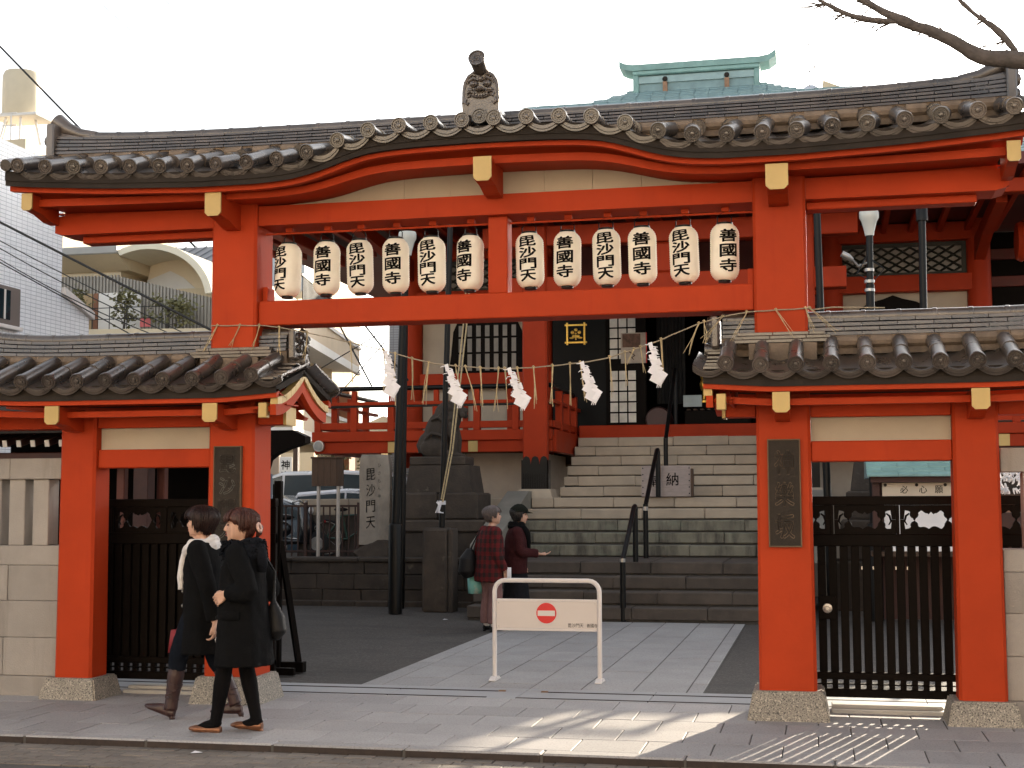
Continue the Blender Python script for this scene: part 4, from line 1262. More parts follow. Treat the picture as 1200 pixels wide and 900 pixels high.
# ================================================================ LANTERNS
def lantern_mesh():
    prof = []; nR = 30; hh = .218
    for i in range(nR * 2 + 1):
        z = -hh + 2 * hh * i / (nR * 2)
        u = abs(z) / hh
        base = .112 * (1 - max(0, (u - .60) / .40) ** 2.4 * .40)
        prof.append((base + (.0026 if i % 2 == 0 else -.0018), z))
    return MB().lathe(prof, 28, cap=True).mesh("lantern_paper_body", PAPER, True, True)
LB = lantern_mesh()
LC_T = MB().lathe([(.062, 0), (.064, .004), (.064, .020), (.056, .022), (.056, .004)], 22).mesh("lantern_top_ring", BLKMETAL, 40, True)
LC_B = MB().lathe([(.050, 0), (.050, -.006), (.050, -.020), (.044, -.022)], 22).mesh("lantern_bottom_ring", BLKMETAL, 40, True)
hk = MB()
for s in (-1, 1): hk.tube([(s * .056, 0, .0), (s * .057, 0, .055), (s * .050, 0, .062)], .0045, 6)
hk.tube([(-.050, 0, .060), (-.03, 0, .085), (0, 0, .100), (.03, 0, .085), (.050, 0, .060)], .0022, 6)
hk.tube([(0, 0, .100), (0.004, .006, .13), (0, 0, .15)], .0022, 5)
LW = hk.mesh("lantern_hook", BLKMETAL, 40, True)
hb = MB().cham(-.030, .030, -.02, .02, .0, .035, .003).mesh("hook_block", RED)
LX = [-1.830, -1.488, -1.196, -.886, -.578, -.253, .245, .553, .872, 1.159, 1.490, 1.806]
ordinal = ["first", "second", "third", "fourth", "fifth", "sixth"]
turn = [-.42, -.02, .06, .02, -.10, -.30, .02, -.05, .02, .05, -.18, .36]
lift = [0.0, .004, .006, .002, 0, 0, 0, -.002, 0, .002, -.004, .002]
def letter_mesh(text, tw):
    mb = MB(); n = len(text)
    span = .372 if n == 4 else .352
    hh = span / n
    for i, ch in enumerate(text):
        cz = span / 2 - hh * (i + .5) + .004
        h = hh * (.90 if n == 4 else .82)
        put_char(mb, ch, 0, cz, .138 if ch != "天" else .128, h, 0, .042, lean=.06)
    subdivide_long(mb, .014)
    R_ = .1145
    out = []
    for (x, y, z) in mb.v:
        u = abs(z) / .218
        r = R_ * (1 - max(0, (u - .60) / .40) ** 2.4 * .40) + .0016
        a = x / R_
        out.append((r * sin(a), -r * cos(a), z))
    mb.v = out
    return mb.mesh("lantern_lettering", INK)
LT = {"毘沙門天": letter_mesh("毘沙門天", 0), "善國寺": letter_mesh("善國寺", 0)}
for i, x in enumerate(LX):
    txt = "毘沙門天" if i % 2 == 0 else "善國寺"
    side = "left" if i < 6 else "right"
    nth = ordinal[i % 6]
    ref = "from the left pillar" if i < 6 else "right of the centre post"
    z = 3.568 + lift[i] - .006
    t = thing("paper_lantern", (x, .20, z), f"cream paper lantern reading {txt}, {nth} {ref}", "lantern", "paper lanterns in the gate frame", rz=turn[i])
    t.scale = (1 + random.uniform(-.025, .025), 1 + random.uniform(-.025, .025), 1 + random.uniform(-.018, .018))
    t.rotation_euler = (random.uniform(-.03, .03), random.uniform(-.035, .035), turn[i])
    inst("paper_body", LB, t, local=True)
    inst("top_ring", LC_T, t, (0, 0, .214), local=True)
    inst("bottom_ring", LC_B, t, (0, 0, -.214), local=True)
    inst("wire_hook", LW, t, (0, 0, .222), local=True)
    inst("lettering", LT[txt], t, local=True)
    inst("hook_block", hb, gate, (x + .01, .20, 3.887), (0, 0, 0))
MB().box(-2.03, 2.03, .195, .205, 3.870, 3.8865).build("lantern_batten", RED, gate)

# ================================================================ STRAW ROPE AND PAPER STREAMERS
zr = curve_fn([(-2.42, 3.088), (-1.98, 3.076), (-1.78, 3.045), (-.96, 2.850), (-.395, 2.706), (.16, 2.664), (.77, 2.704), (1.234, 2.826), (1.69, 2.995), (2.03, 3.062), (2.44, 3.074)])
yr = curve_fn([(-2.42, -.012), (-2.0, -.012), (-1.7, -.07), (0, -.08), (1.7, -.07), (2.0, -.012), (2.44, -.012)])
rope = thing("straw_rope", (0, -.08, 2.66), "thin straw rope with hanging tufts strung across the gate opening", "rope")
pts = [(-2.42 + 4.86 * i / 90, yr(-2.42 + 4.86 * i / 90), zr(-2.42 + 4.86 * i / 90) + .0015 * sin(i * 1.7)) for i in range(91)]
MB().tube(pts, .0052, 6).build("cord", ROPEM, rope, True)
MB().tube([(2.44, -.012, 3.074), (2.46, .05, 3.07), (2.62, .05, 3.085), (3.0, -.01, 3.06)], .006, 6).build("cord", ROPEM, rope, True)
tr_ = random.Random(21)
def tuft(x, y, z, L, n, dx, spread, yoff=0.0):
    mb = MB()
    for k in range(n):
        ex = x + dx + tr_.uniform(-spread, spread); l = L * tr_.uniform(.75, 1.0)
        mx_ = x + dx * .5 + tr_.uniform(-spread * .3, spread * .3)
        mb.tube([(x + tr_.uniform(-.006, .006), y - .008, z + .004), (mx_, y - .012 + yoff * .5, z - l * .5), (ex, y - .01 + yoff, z - l)], [.0030, .0027, .0020], 4)
    mb.tube([(x - .010, y - .010, z + .006), (x, y - .014, z + .012), (x + .010, y - .010, z)], .0055, 5)
    mb.build("straw_tuft", STRAW, rope)
for (x, L, n, dx, sp) in ((-2.36, .24, 3, -.12, .02), (-2.16, .22, 3, -.09, .02), (-1.99, .22, 4, -.05, .025), (-1.80, .24, 4, 0.0, .02), (-1.55, .26, 3, -.02, .02),
                          (-1.18, .36, 3, .03, .02), (-.90, .40, 3, .02, .03), (-.80, .48, 3, -.01, .02), (-.66, .40, 3, .01, .02), (-.52, .36, 4, -.05, .04),
                          (-.30, .12, 2, .02, .02), (-.22, .36, 3, .10, .03), (-.10, .38, 3, .02, .02), (.05, .36, 3, -.02, .03), (.10, .36, 3, .02, .01), (.20, .34, 3, .05, .02),
                          (.33, .34, 4, .02, .02), (.48, .34, 4, -.01, .015), (.62, .33, 3, 0, .01), (.70, .36, 3, .04, .02), (.93, .33, 3, .02, .01), (1.05, .30, 2, .01, .01), (1.12, .12, 2, -.05, .01), (1.17, .22, 3, .03, .01), (1.33, .32, 4, .01, .02)):
    tuft(x, yr(x), zr(x), L, n, dx, sp)
for (x, L, n, dx, sp, yo) in ((1.62, .26, 4, -.09, .03, -.05), (1.66, .2, 3, .03, .04, -.10), (1.80, .26, 5, -.13, .03, -.30), (1.98, .26, 3, -.10, .02, -.28), (2.20, .26, 3, .12, .02, -.32), (2.42, .24, 3, .05, .02, -.30), (2.45, .26, 3, .19, .02, -.30)):
    tuft(x, yr(x), zr(x), L, n, dx, sp, yo)
where = ["beside the lamp post", "above the stone guardian beast", "left of the porch pillar", "in front of the black door", "in front of the lattice door"]
for i, (x, lean, L) in enumerate(((-.87, .05, .36), (-.37, .10, .31), (.14, .10, .30), (.72, .08, .30), (1.255, .05, .31))):
    z = zr(x); y = yr(x) - .02
    t = thing("paper_streamer", (x, y, z), f"white zigzag paper streamer on the straw rope, {where[i]}", "paper streamer", "white paper streamers on the rope")
    mb = MB()
    def flap(cx, cz, hw_, hh_, rot, yy, tilt):
        u = Vector((cos(rot), .18 * tilt, sin(rot))).normalized(); v = Vector((-sin(rot), .22, cos(rot))).normalized()
        c = Vector((cx, yy, cz)); n_ = u.cross(v).normalized() * .0010
        q = [c - u * hw_ - v * hh_, c + u * hw_ - v * hh_, c + u * hw_ + v * hh_, c - u * hw_ + v * hh_]
        mb.add([p + n_ for p in q] + [p - n_ for p in q], [(0, 1, 2, 3), (7, 6, 5, 4), (0, 4, 5, 1), (1, 5, 6, 2), (2, 6, 7, 3), (3, 7, 4, 0)])
    for k in range(4):
        q = (k + .5) / 4 * .58
        flap(x + lean * q * 1.2 + (.008 if k % 2 else -.008), z - L * q, .016 + .007 * k, L * .095, .25 + .15 * (k % 2), y - .004 * k, 1 if k % 2 else -1)
    flap(x + lean * .85 - .010, z - L * .68, .045, .044, -.55, y - .020, 1)
    flap(x + lean * 1.0 + .012, z - L * .82, .050, .046, -.62, y - .026, -1)
    flap(x + lean * 1.1 - .006, z - L * .90, .050, .040, -.50, y - .034, 1)
    mb.build("folded_paper", WHITEPAPER, t)
    fb = MB()
    for k in range(11):
        q = k / 10
        sd = -1 if (k % 3 == 0) else 1
        bx_ = x + lean * q * .7 + sd * .012; bz = z - L * .62 * q - .01
        fb.tube([(bx_, y - .015, bz), (bx_ + sd * .022, y - .022, bz - .004), (bx_ + sd * .036, y - .018, bz - .014 + tr_.uniform(-.01, .016))], [.0042, .0036, .002], 4)
    for k in range(3):
        fb.tube([(x + lean * .9 + .01 * k, y - .02, z - L * .9), (x + lean + .012 * k, y - .02, z - L * 1.02), (x + lean + .015 * k - .01, y - .02, z - L * 1.12)], [.006, .006, .003], 4)
    fb.build("paper_fringe", WHITEPAPER, t, kind="stuff")

# ================================================================ WHITE BARRIER
br = thing("no_entry_barrier", (.045, 1.84, 0), "white tubular barrier with a red no-entry roundel on the path", "barrier")
x0, x1, zt_, r = -.437, .533, .905, .021
pts = [(x0, 1.84, .03), (x0, 1.84, zt_ - .10)]
for k in range(1, 6):
    a = pi / 2 * k / 5; pts.append((x0 + .10 * (1 - cos(a)), 1.84, zt_ - .10 + .10 * sin(a)))
for k in range(0, 6):
    a = pi / 2 * k / 5; pts.append((x1 - .10 + .10 * sin(a), 1.84, zt_ - .10 + .10 * cos(a)))
pts += [(x1, 1.84, .03)]
MB().tube(pts, r, 14).build("frame_tube", WHITEMETAL, br, 50)
MB().cham(x0 + .022, x1 - .022, 1.828, 1.852, .715, .738, .004).build("panel_rail", WHITEMETAL, br)
MB().cham(x0 + .022, x1 - .022, 1.828, 1.852, .452, .475, .004).build("panel_rail", WHITEMETAL, br)
MB().box(x0 + .022, x1 - .022, 1.834, 1.846, .476, .714).build("panel", M("white_panel", (.62, .565, .53), .45, 3, .03, .02, 30, stain=[((5, 5, 3), .6, .8, (.6, .52, .45), .3)]), br)
MB().lathe([(.093, 0), (.093, -.003), (.0005, -.003)], 36, c=(.047, 1.8335, .612), axis='y', cap=False).build("red_roundel", SIGNRED, br)
MB().box(-.033, .127, 1.8285, 1.8300, .587, .635).build("white_bar", WHITEMETAL, br)
lt = MB(); lt2 = MB()
for i, ch in enumerate("毘沙門天"): put_char(lt, ch, .262 + .036 * i, .505, .032, .034, 1.8335, .012)
for i, ch in enumerate("善國寺"): put_char(lt2, ch, .432 + .034 * i, .505, .030, .034, 1.8335, .012)
lt2.build("lettering", M("grey_print", (.06, .05, .05), .6, 9, .1), br, fix=False)
lt.build("lettering", M("grey_print", (.06, .05, .05), .6, 9, .1), br, fix=False)
rv = MB()
for x in (x0 + .04, x1 - .04):
    for z in (.49, .70): rv.ell((x, 1.833, z), (.005, .003, .005), 8, 4)
rv.build("rivet", STEEL, br)
for x in (x0, x1):
    MB().prism([(1.72, 0.004), (1.96, 0.004), (1.96, .012), (1.88, .036), (1.80, .036), (1.72, .012)], 'x', x - .03, x + .03).build("foot_plate", WHITEMETAL, br)

# ================================================================ POSTS AND LAMPS
def lamp_post(x, y, dx, label):
    t = thing("lamp_post", (x, y, 0), label, "lamp post", "black lamp posts in the forecourt")
    MB().lathe([(.100, 0), (.100, 1.27), (.092, 1.30), (.070, 1.31)], 18, c=(x, y, 0)).build("base_sleeve", BLKMETAL, t, 40)
    MB().tube([(x, y, 1.30), (x + dx * .7, y, 4.6)], .060, 14).build("shaft", BLKMETAL, t, 40)
    MB().tube([(x + dx * .7, y, 4.6), (x + dx, y, 5.30)], .048, 12).build("shaft", BLKMETAL, t, 40)
    MB().lathe([(.060, 0), (.068, .06), (.105, .20), (.132, .25), (.134, .32), (.125, .35), (.0005, .36)], 22, c=(x + dx, y, 5.28), cap=False).build("lamp_head", M("frosted_lamp_glass", (.55, .56, .52), .35, 4, .05, spec=.6), t, 40)
    return t
lp = lamp_post(-3.60, 9.02, .17, "tall black lamp post with a frosted head behind the left side gate")
lr = lamp_post(3.21, 9.02, .03, "black lamp post with a frosted head and wired brackets behind the right side roof")
for z, r in ((4.78, .068), (4.62, .072), (4.50, .070)):
    MB().lathe([(r, 0), (r, .04)], 14, c=(3.225, 9.02, z)).build("steel_band", STEEL, lr, 40)
fx = MB().tube([(3.0, 8.98, 4.95), (2.95, 8.95, 4.98), (2.86, 8.93, 5.03)], [.03, .045, .045], 10)
fx.tube([(3.0, 8.98, 4.95), (3.08, 9.0, 4.86), (3.2, 9.0, 4.9)], .016, 6)
fx.build("small_spotlight", STEEL, lr, 40)
fx = MB().tube([(3.2, 9.0, 5.0), (3.06, 8.95, 4.75), (3.2, 8.95, 4.66)], .008, 5).tube([(3.25, 9, 4.95), (3.42, 8.95, 4.8), (3.3, 8.95, 4.66)], .008, 5)
fx.build("loose_cable", WIRE, lr)

def flagpole(x, y, z0, z1, dx, label, cap=True, r=.045, sock=None):
    t = thing("flagpole", (x, y, z0), label, "flagpole", "black flagpoles in the forecourt")
    MB().tube([(x, y, z0), (x + dx, y, z1)], [r, r * .95], 14).build("pole", BLKMETAL, t, 40)
    if cap: MB().lathe([(r * 1.5, 0), (r * 1.5, .26), (r * 1.2, .28)], 14, c=(x + dx, y, z1 - .05)).build("cap", BLKMETAL, t, 40)
    return t
fp = flagpole(-3.06, 9.62, 1.24, 6.8, .16, "slim black flagpole with a tied halyard standing on a stone post", False)
MB().tube([(-3.03, 9.56, 1.62), (-2.86, 9.5, 2.4), (-2.62, 9.4, 4.25), (-2.55, 9.4, 5.2)], .012, 5).build("halyard", STRAW, fp)
MB().tube([(-3.05, 9.55, 1.66), (-2.90, 9.5, 2.4), (-2.67, 9.4, 4.25), (-2.6, 9.4, 5.2)], .012, 5).build("halyard", STRAW, fp)
kn = MB()
for k in range(5): kn.tube([(-3.12 + .02 * k, 9.54, 1.62 + .02 * (k % 2)), (-3.08, 9.52, 1.58 - .03 * k), (-3.13 + .03 * k, 9.53, 1.46)], .010, 5)
kn.lathe([(.052, 0), (.052, .06)], 12, c=(-3.05, 9.62, 1.58))
kn.build("knotted_cord", WHITEPAPER, fp)
spp = thing("stone_post", (-3.09, 9.62, 0), "weathered stone post carrying the slim flagpole, before the guardian beast", "post")
MB().cham(-3.315, -2.935, 9.45, 9.80, -.02, 1.235, .03, .009).build("shaft", OLDSTONE, spp)
MB().cham(-2.93, -2.85, 9.47, 9.78, -.02, 1.225, .015).build("side_slab", OLDSTONE, spp)
flagpole(2.62, 9.5, 0, 6.2, -.09, "black flagpole beside the right main pillar, behind the side roof", False, .055)
flagpole(3.93, 9.5, 0, 5.60, .05, "black flagpole with a capped top, right of the frosted lamp", True, .055)
# second post behind the left lamp
flagpole(-3.80, 10.0, 0.0, 5.0, 0.05, "black pole close behind the left lamp post", False, .045)

# leaning black signboard seen edge-on
sb = thing("easel_signboard", (-2.5, 2.0, 0), "tall black signboard on an easel seen edge-on behind the left main pillar", "signboard")
MB().cham(-2.655, -2.585, 1.98, 2.05, .0, 1.83, .006).build("upright", BLKWOOD, sb)
MB().prism([(-2.70, 2.06), (-2.67, 2.05), (-2.86, 2.60), (-2.89, 2.60)], "z", .25, 1.80).build("board", BLKWOOD, sb)
MB().tube([(-2.60, 2.02, 1.25), (-2.50, 2.05, .60), (-2.42, 2.08, .05)], .036, 4).build("leg", BLKWOOD, sb)
MB().cham(-2.66, -2.36, 2.02, 2.12, .0, .10, .006).build("foot_bar", BLKWOOD, sb)
MB().cham(-2.66, -2.36, 1.78, 1.84, .0, .07, .006).build("foot_bar", BLKWOOD, sb)

# ================================================================ LEFT TERRACE: WALL, STELE, NOTICE BOARD, GUARDIAN BEAST
rw = thing("retaining_wall", (-6, 10.6, 0), "low dark stone retaining wall along the back of the forecourt", "wall")
wr = random.Random(4)
for c in range(3):
    z0, z1 = [(0, .24), (.24, .48), (.48, .68)][c]
    x = -10.2 - (.3 if c % 2 else 0)
    while x < -2.36:
        l = .62 + wr.uniform(-.05, .05)
        MB().cham(x + .004, min(x + l, -2.33) - .004, 10.60 + wr.uniform(-.006, .006), 10.95, z0 + .003, z1 - .003, .012, .006).build("wall_stone", OLDSTONE, rw)
        x += l
x = -10.2
while x < -2.36:
    MB().cham(x + .003, min(x + 1.1, -2.33) - .003, 10.56, 11.0, .681, .74, .014, .006).build("coping_stone", OLDSTONE, rw); x += 1.1
x = -10.2
while x < -2.8:
    MB().cham(x + .003, min(x + .55, -2.8) - .003, 10.42, 10.595, -.02, .07, .012).build("kerb_stone", OLDSTONE, rw); x += .55
MB().box(-10.2, -2.70, 10.96, 13.76, -.02, .70).build("terrace", OLDSTONE, kind='structure')
MB().box(-30, -6.6, 13.77, 60, -.02, .34).build("parking_lot", ASPHALT, kind='structure')
lg = thing("stone_ledge", (-4.3, 12.5, .7), "stepped grey stone ledge under the left balcony", "ledge")
x = -6.3
while x < -2.72:
    MB().cham(x + .003, min(x + .9, -2.70) - .003, 12.15, 13.74, 1.40, 1.68, .01).build("ledge_stone", STAIR, lg)
    MB().cham(x + .003, min(x + .9, -2.70) - .003, 12.05, 13.74, .70, 1.398, .01).build("ledge_stone", STAIRD, lg); x += .9

sg = thing("stone_stele", (-4.63, 11.3, .70), "grey stone stele carved 毘沙門天 on a rough rock base", "monument")
rs = []
jr = random.Random(8)
for i, z in enumerate([.93, 1.2, 1.5, 1.8, 2.1, 2.33, 2.40]):
    e = .0 if i < 5 else (.012 if i == 5 else .04)
    rs.append([(-4.875 + e + jr.uniform(-.006, .006), 11.15, z), (-4.52 - e, 11.15, z), (-4.38 - e + jr.uniform(-.012, .006), 11.24 + jr.uniform(-.02, .02), z - .01), (-4.40 - e, 11.42, z), (-4.86 + e, 11.44, z)])
MB().rings(rs).build("slab", STELE, sg)
lt = MB()
for i, ch in enumerate("毘沙門天"): put_char(lt, ch, -4.68, 2.08 - .262 * i, .155, .19, 11.1475, .006, lean=.1)
lt.build("carved_lettering", M("carved_shadow_ink", (.055, .05, .045), .9, 9, .2), sg, fix=False)
lt = MB()
for i, ch in enumerate("ひさもん神"): put_char(lt, ch, -4.535, 2.22 - .125 * i, .05, .06, 11.1475, .0)
lt.build("carved_small_lettering", MATS["carved_shadow_ink"], sg, fix=False)
def rock(c, r, seed, n=2):
    bm = bmesh.new(); bmesh.ops.create_icosphere(bm, subdivisions=3, radius=1.0)
    rg = random.Random(seed); dirs = [(Vector((rg.gauss(0, 1), rg.gauss(0, 1), rg.gauss(0, 1))).normalized(), rg.uniform(.55, .95)) for _ in range(14)]
    for v in bm.verts:
        d = v.co.normalized(); k = 1.0
        for q, h in dirs:
            dp = d.dot(q)
            if dp > 0 and dp * k > h: k = h / dp
        v.co = Vector((c[0] + d.x * k * r[0], c[1] + d.y * k * r[1], c[2] + d.z * k * r[2]))
    m = MB(); m.addbm(bm); return m
rock((-4.62, 11.3, .80), (.42, .30, .26), 3).build("rock_base", OLDSTONE, sg)

nbd = thing("notice_board", (-5.35, 11.0, .70), "weathered brown wooden notice board on two pale posts", "notice board")
for k in range(5):
    MB().cham(-5.625 + .1085 * k, -5.519 + .1085 * k, 10.94, 10.98, 1.885, 2.335, .004).build("plank", OLDWOOD, nbd)
MB().cham(-5.64, -5.07, 10.92, 10.99, 2.336, 2.365, .004).build("cap_rail", OLDWOOD, nbd)
for x in (-5.52, -5.18): MB().cham(x - .02, x + .02, 10.985, 11.02, .70, 2.33, .004).build("post", M("bleached_post", (.45, .40, .35), .7, 6, .2, stretch=(9, 9, 1)), nbd)
for x in (-5.52, -5.18): MB().cham(x - .018, x + .018, 10.945, 10.984, .70, 1.884, .004).build("post", MATS["bleached_post"], nbd)

fe = thing("iron_fence", (-5.7, 11.2, .74), "rusty iron railing with thin bars on the retaining wall", "fence")
for z in (1.545, .80): MB().cham(-8.2, -4.9, 11.18, 11.22, z, z + .035, .004).build("rail", M("rusty_iron", (.045, .022, .016), .7, 9, .4, .2, 60), fe)
bmsh = MB().cham(-.011, .011, -.011, .011, .74, 1.545, .002).mesh("fence_bar", MATS["rusty_iron"])
for k in range(30): inst("bar", bmsh, fe, (-8.15 + .11 * k, 11.2, 0))
for x in (-8.2, -6.9, -5.82, -4.9): MB().cham(x - .024, x + .024, 11.17, 11.23, .70, 1.62, .004).build("post", MATS["rusty_iron"], fe)

# guardian beasts
def beast(label, mirror, x0):
    t = thing("guardian_beast", (x0, 11.5, .70), label, "statue")
    m = MB()
    E_ = lambda c, r, rot=None: m.ell(c, r, 16, 10, rot)
    Ry = lambda a: Matrix.Rotation(a, 3, 'Y')
    E_((-.22, 0, .23), (.26, .22, .24)); E_((-.08, 0, .46), (.22, .19, .34), Ry(.45)); E_((.06, 0, .62), (.19, .18, .22), Ry(.3))
    for s in (-1, 1):
        E_((-.16, s * .15, .17), (.24, .10, .18)); E_((.02, s * .17, .06), (.16, .065, .06))
        m.tube([(.10, s * .11, .55), (.17, s * .115, .30), (.16, s * .12, .06)], [.085, .07, .062], 12); E_((.21, s * .12, .04), (.09, .065, .045))
    E_((.15, 0, .80), (.145, .135, .14)); E_((.27, 0, .765), (.10, .095, .075)); E_((.275, 0, .70), (.075, .08, .04))
    E_((.345, 0, .79), (.03, .045, .03)); E_((.24, .065, .86), (.04, .035, .035)); E_((.24, -.065, .86), (.04, .035, .035))
    for k in range(9):
        a = -2.2 + .55 * k
        E_((.06 + .05 * cos(a * 1.3), .14 * sin(a), .76 + .12 * cos(a)), (.06, .06, .06))
    for k in range(5): E_((-.06 - .05 * k, 0, .78 - .10 * k), (.07, .10, .075))
    m.tube([(-.40, 0, .10), (-.44, 0, .22), (-.40, 0, .34)], [.07, .07, .05], 10)
    E_((-.16, 0, .52), (.17, .17, .30), Ry(.50)); E_((-.02, 0, .74), (.17, .165, .20), Ry(.5))
    for s in (-1, 1): E_((.10, s * .12, .90), (.035, .025, .05))
    for k in range(26):
        a_ = k * 2.4; E_((.02 + .09 * cos(a_ * .7), .155 * sin(a_), .66 + .17 * cos(a_)), (.035, .035, .035))
    for s in (-1, 1):
        m.tube([(-.30, s * .20, .30), (-.18, s * .245, .40), (-.02, s * .215, .36), (.02, s * .20, .22)], [.02, .035, .03, .015], 8)
        m.tube([(-.22, s * .16, .62), (-.08, s * .20, .66), (.04, s * .19, .56)], [.015, .03, .02], 8)
        E_((.30, s * .10, .70), (.05, .03, .05))
    Mx = Matrix.Translation((x0 + (.02 if not mirror else 0), 11.5, 2.34)) @ (Matrix.Scale(-1, 4, (1, 0, 0)) if mirror else Matrix.Identity(4))
    m.xf(Mx)
    o = m.build("body", OLDSTONE, t, True)
    md = o.modifiers.new("merge", 'REMESH'); md.mode = 'VOXEL'; md.voxel_size = .014; md.use_smooth_shade = True
    MB().cham(x0 - .52, x0 + .42, 11.2, 11.8, 2.215, 2.36, .02).build("statue_slab", OLDSTONE, t)
    MB().frus(x0, 11.5, 1.775, 2.213, .56, .42, .50, .36).build("carved_pedestal", OLDSTONE, t)
    hw = .625
    MB().cham(x0 - hw, x0 - .01, 11.02, 11.98, 1.335, 1.772, .03, .009).build("pedestal_block", OLDSTONE, t); MB().cham(x0 + .01, x0 + hw + .04, 11.02, 11.98, 1.335, 1.772, .03, .009).build("pedestal_block", OLDSTONE, t)
    MB().cham(x0 - .72, x0 + .80, 10.98, 12.02, 1.13, 1.332, .03, .009).build("pedestal_course", OLDSTONE, t)
    MB().cham(x0 - .72, x0 - .02, 11.02, 11.98, .72, 1.128, .02, .009).build("pedestal_block", OLDSTONE, t)
    MB().cham(x0 + .02, x0 + .72, 11.02, 11.98, .72, 1.128, .02, .009).build("pedestal_block", OLDSTONE, t)
    if mirror: MB().cham(x0 - .9, x0 + .9, 10.8, 12.1, -.02, .715, .02).build("pedestal_course", OLDSTONE, t)
    return t
beast("weathered stone guardian beast seated facing right on a tall tiered pedestal", False, -3.52)
beast("stone pedestal and guardian beast glimpsed through the right side gate", True, 3.52)

# ================================================================ PAVILION BEHIND THE LEFT WING
pv = thing("water_pavilion", (-5.2, 4.6, 0), "dark open wooden pavilion with white rafter tips behind the left granite fence", "pavilion")
DWOOD = M("dark_red_timber", (.055, .016, .010), .6, 5, .3, .2, 50, rnd=.1)
rp = [(3.30, 2.40), (3.30, 2.46), (5.0, 3.05), (6.7, 2.46), (6.7, 2.40), (5.0, 2.95)]
rs = []
for x, k in ((-8.6, 1), (-6.2, 1), (-5.0, .35), (-4.3, .02)):
    rs.append([(x, 5.0 + (y - 5.0) * (1 if x < -5 or y < 5 else .9), 2.40 + (z - 2.40) * k + (.06 * (1 - k) if z > 2.45 else 0)) for y, z in rp])
MB().rings(rs).build("roof", TILED, pv)
# black curled eave end towards the entrance
MB().prism([(-3.44, 2.40), (-3.44, 1.98), (-3.36, 1.98), (-3.33, 2.08), (-3.25, 2.14), (-3.10, 2.20), (-2.90, 2.26), (-2.90, 2.33), (-3.05, 2.40)], 'y', 3.45, 3.62).build("curled_eave", BLKWOOD, pv)
tip = MB().cham(-.028, .028, -.012, 0, -.038, .038, .003).mesh("rafter_tip", M("white_rafter_paint", (.72, .66, .6), .7, 6, .08))
rfm = MB().cham(-.026, .026, 0, 1.7, -.036, .036, .003).mesh("pavilion_rafter", DWOOD)
for k in range(27):
    x = -7.4 + .176 * k
    if x > -3.55: break
    r_ = inst("rafter", rfm, pv, (x, 3.50, 2.295), (.24, 0, 0))
    inst("rafter_tip", tip, r_, (0, 0, 0), local=True)
MB().cham(-8.0, -3.5, 3.72, 3.86, 2.05, 2.20, .01).build("eave_beam", DWOOD, pv)
for x in (-7.2, -4.95):
    for y in (3.8, 6.2): MB().cham(x - .09, x + .09, y - .09, y + .09, 0, 2.10, .01).build("post", DWOOD, pv)
MB().box(-8.2, -4.75, 6.30, 6.36, 0, 2.45).build("dark_backing", BLKWOOD, pv)  # dark wall added so the left gate opens onto darkness
MB().cham(-5.6, -4.7, 4.6, 5.4, 0, .78, .03).build("water_basin", OLDSTONE, pv)
MB().cham(-3.80, -3.62, 4.3, 4.32, 1.55, 1.95, .004).build("hanging_cloth", M("slate_blue_cloth", (.16, .19, .24), .9, 6, .2), pv)
for x in (-5.35, -4.85): MB().cham(x - .05, x + .05, 4.0, 4.1, 0, 2.05, .01).build("inner_post", M("brown_red_post", (.13, .035, .02), .6, 5, .2), pv)

# ================================================================ RIGHT SIDE: STALL AND FORTUNE RACK
hut = thing("temple_stall", (4.0, 8.9, 0), "small stall with turquoise copper roof and a lettered board behind the right gate", "stall")
for i in range(7):
    t0, t1 = i / 7, (i + 1) / 7
    y0, y1 = 8.20 + .95 * t0, 8.20 + .95 * t1 + .05
    z0, z1 = 1.935 + .40 * t0, 1.935 + .40 * t1
    x = 3.10 - (.2 if i % 2 else 0)
    while x < 4.75:
        a, b = max(x, 3.10), min(x + .40, 4.75)
        if b - a > .05:
            MB().add([(a + .003, y0, z0), (b - .003, y0, z0), (b - .003, y1, z1), (a + .003, y1, z1), (a + .003, y0, z0 + .022), (b - .003, y0, z0 + .022), (b - .003, y1, z1 + .022), (a + .003, y1, z1 + .022)],
                     [(3, 2, 1, 0), (4, 5, 6, 7), (0, 1, 5, 4), (1, 2, 6, 5), (2, 3, 7, 6), (3, 0, 4, 7)]).build("roof_sheet", COPPER, hut)
        x += .40
MB().box(3.12, 4.73, 9.16, 9.95, 1.93, 2.33).build("roof_back", COPPERT, hut)
MB().box(3.15, 4.70, 8.30, 8.36, 1.86, 1.932).build("fascia", DWOOD, hut)
MB().cham(3.30, 4.62, 8.42, 8.46, 1.64, 1.855, .004).build("lettered_board", M("cream_board", (.62, .52, .40), .7, 4, .08), hut)
for ch, x in (("必", 3.58), ("心", 3.82), ("願", 4.02), ("成", 4.25)):
    lt = MB(); put_char(lt, ch, x, 1.765, .10, .10, 8.4185, .01); lt.build("lettering", INK, hut, fix=False)
for x in (3.34, 3.74, 4.1):
    MB().lathe([(.022, 0), (.022, -.012), (.0005, -.014)], 10, c=(x, 8.42, 1.825), axis='y', cap=False).build("board_bolt", BRONZE, hut)
for x in (3.22, 4.66): MB().cham(x - .05, x + .05, 8.42, 8.52, 0, 1.93, .008).build("post", DWOOD, hut)
MB().cham(3.32, 4.58, 8.50, 8.54, .95, 1.58, .006).build("white_counter_front", M("bright_white_board", (.82, .80, .80), .6, 4, .04), hut)
MB().cham(3.15, 4.7, 8.45, 9.3, .88, .945, .006).build("counter", OLDWOOD, hut)
MB().box(3.2, 4.68, 9.3, 9.36, 0, 1.93).build("back_wall", DWOOD, hut)

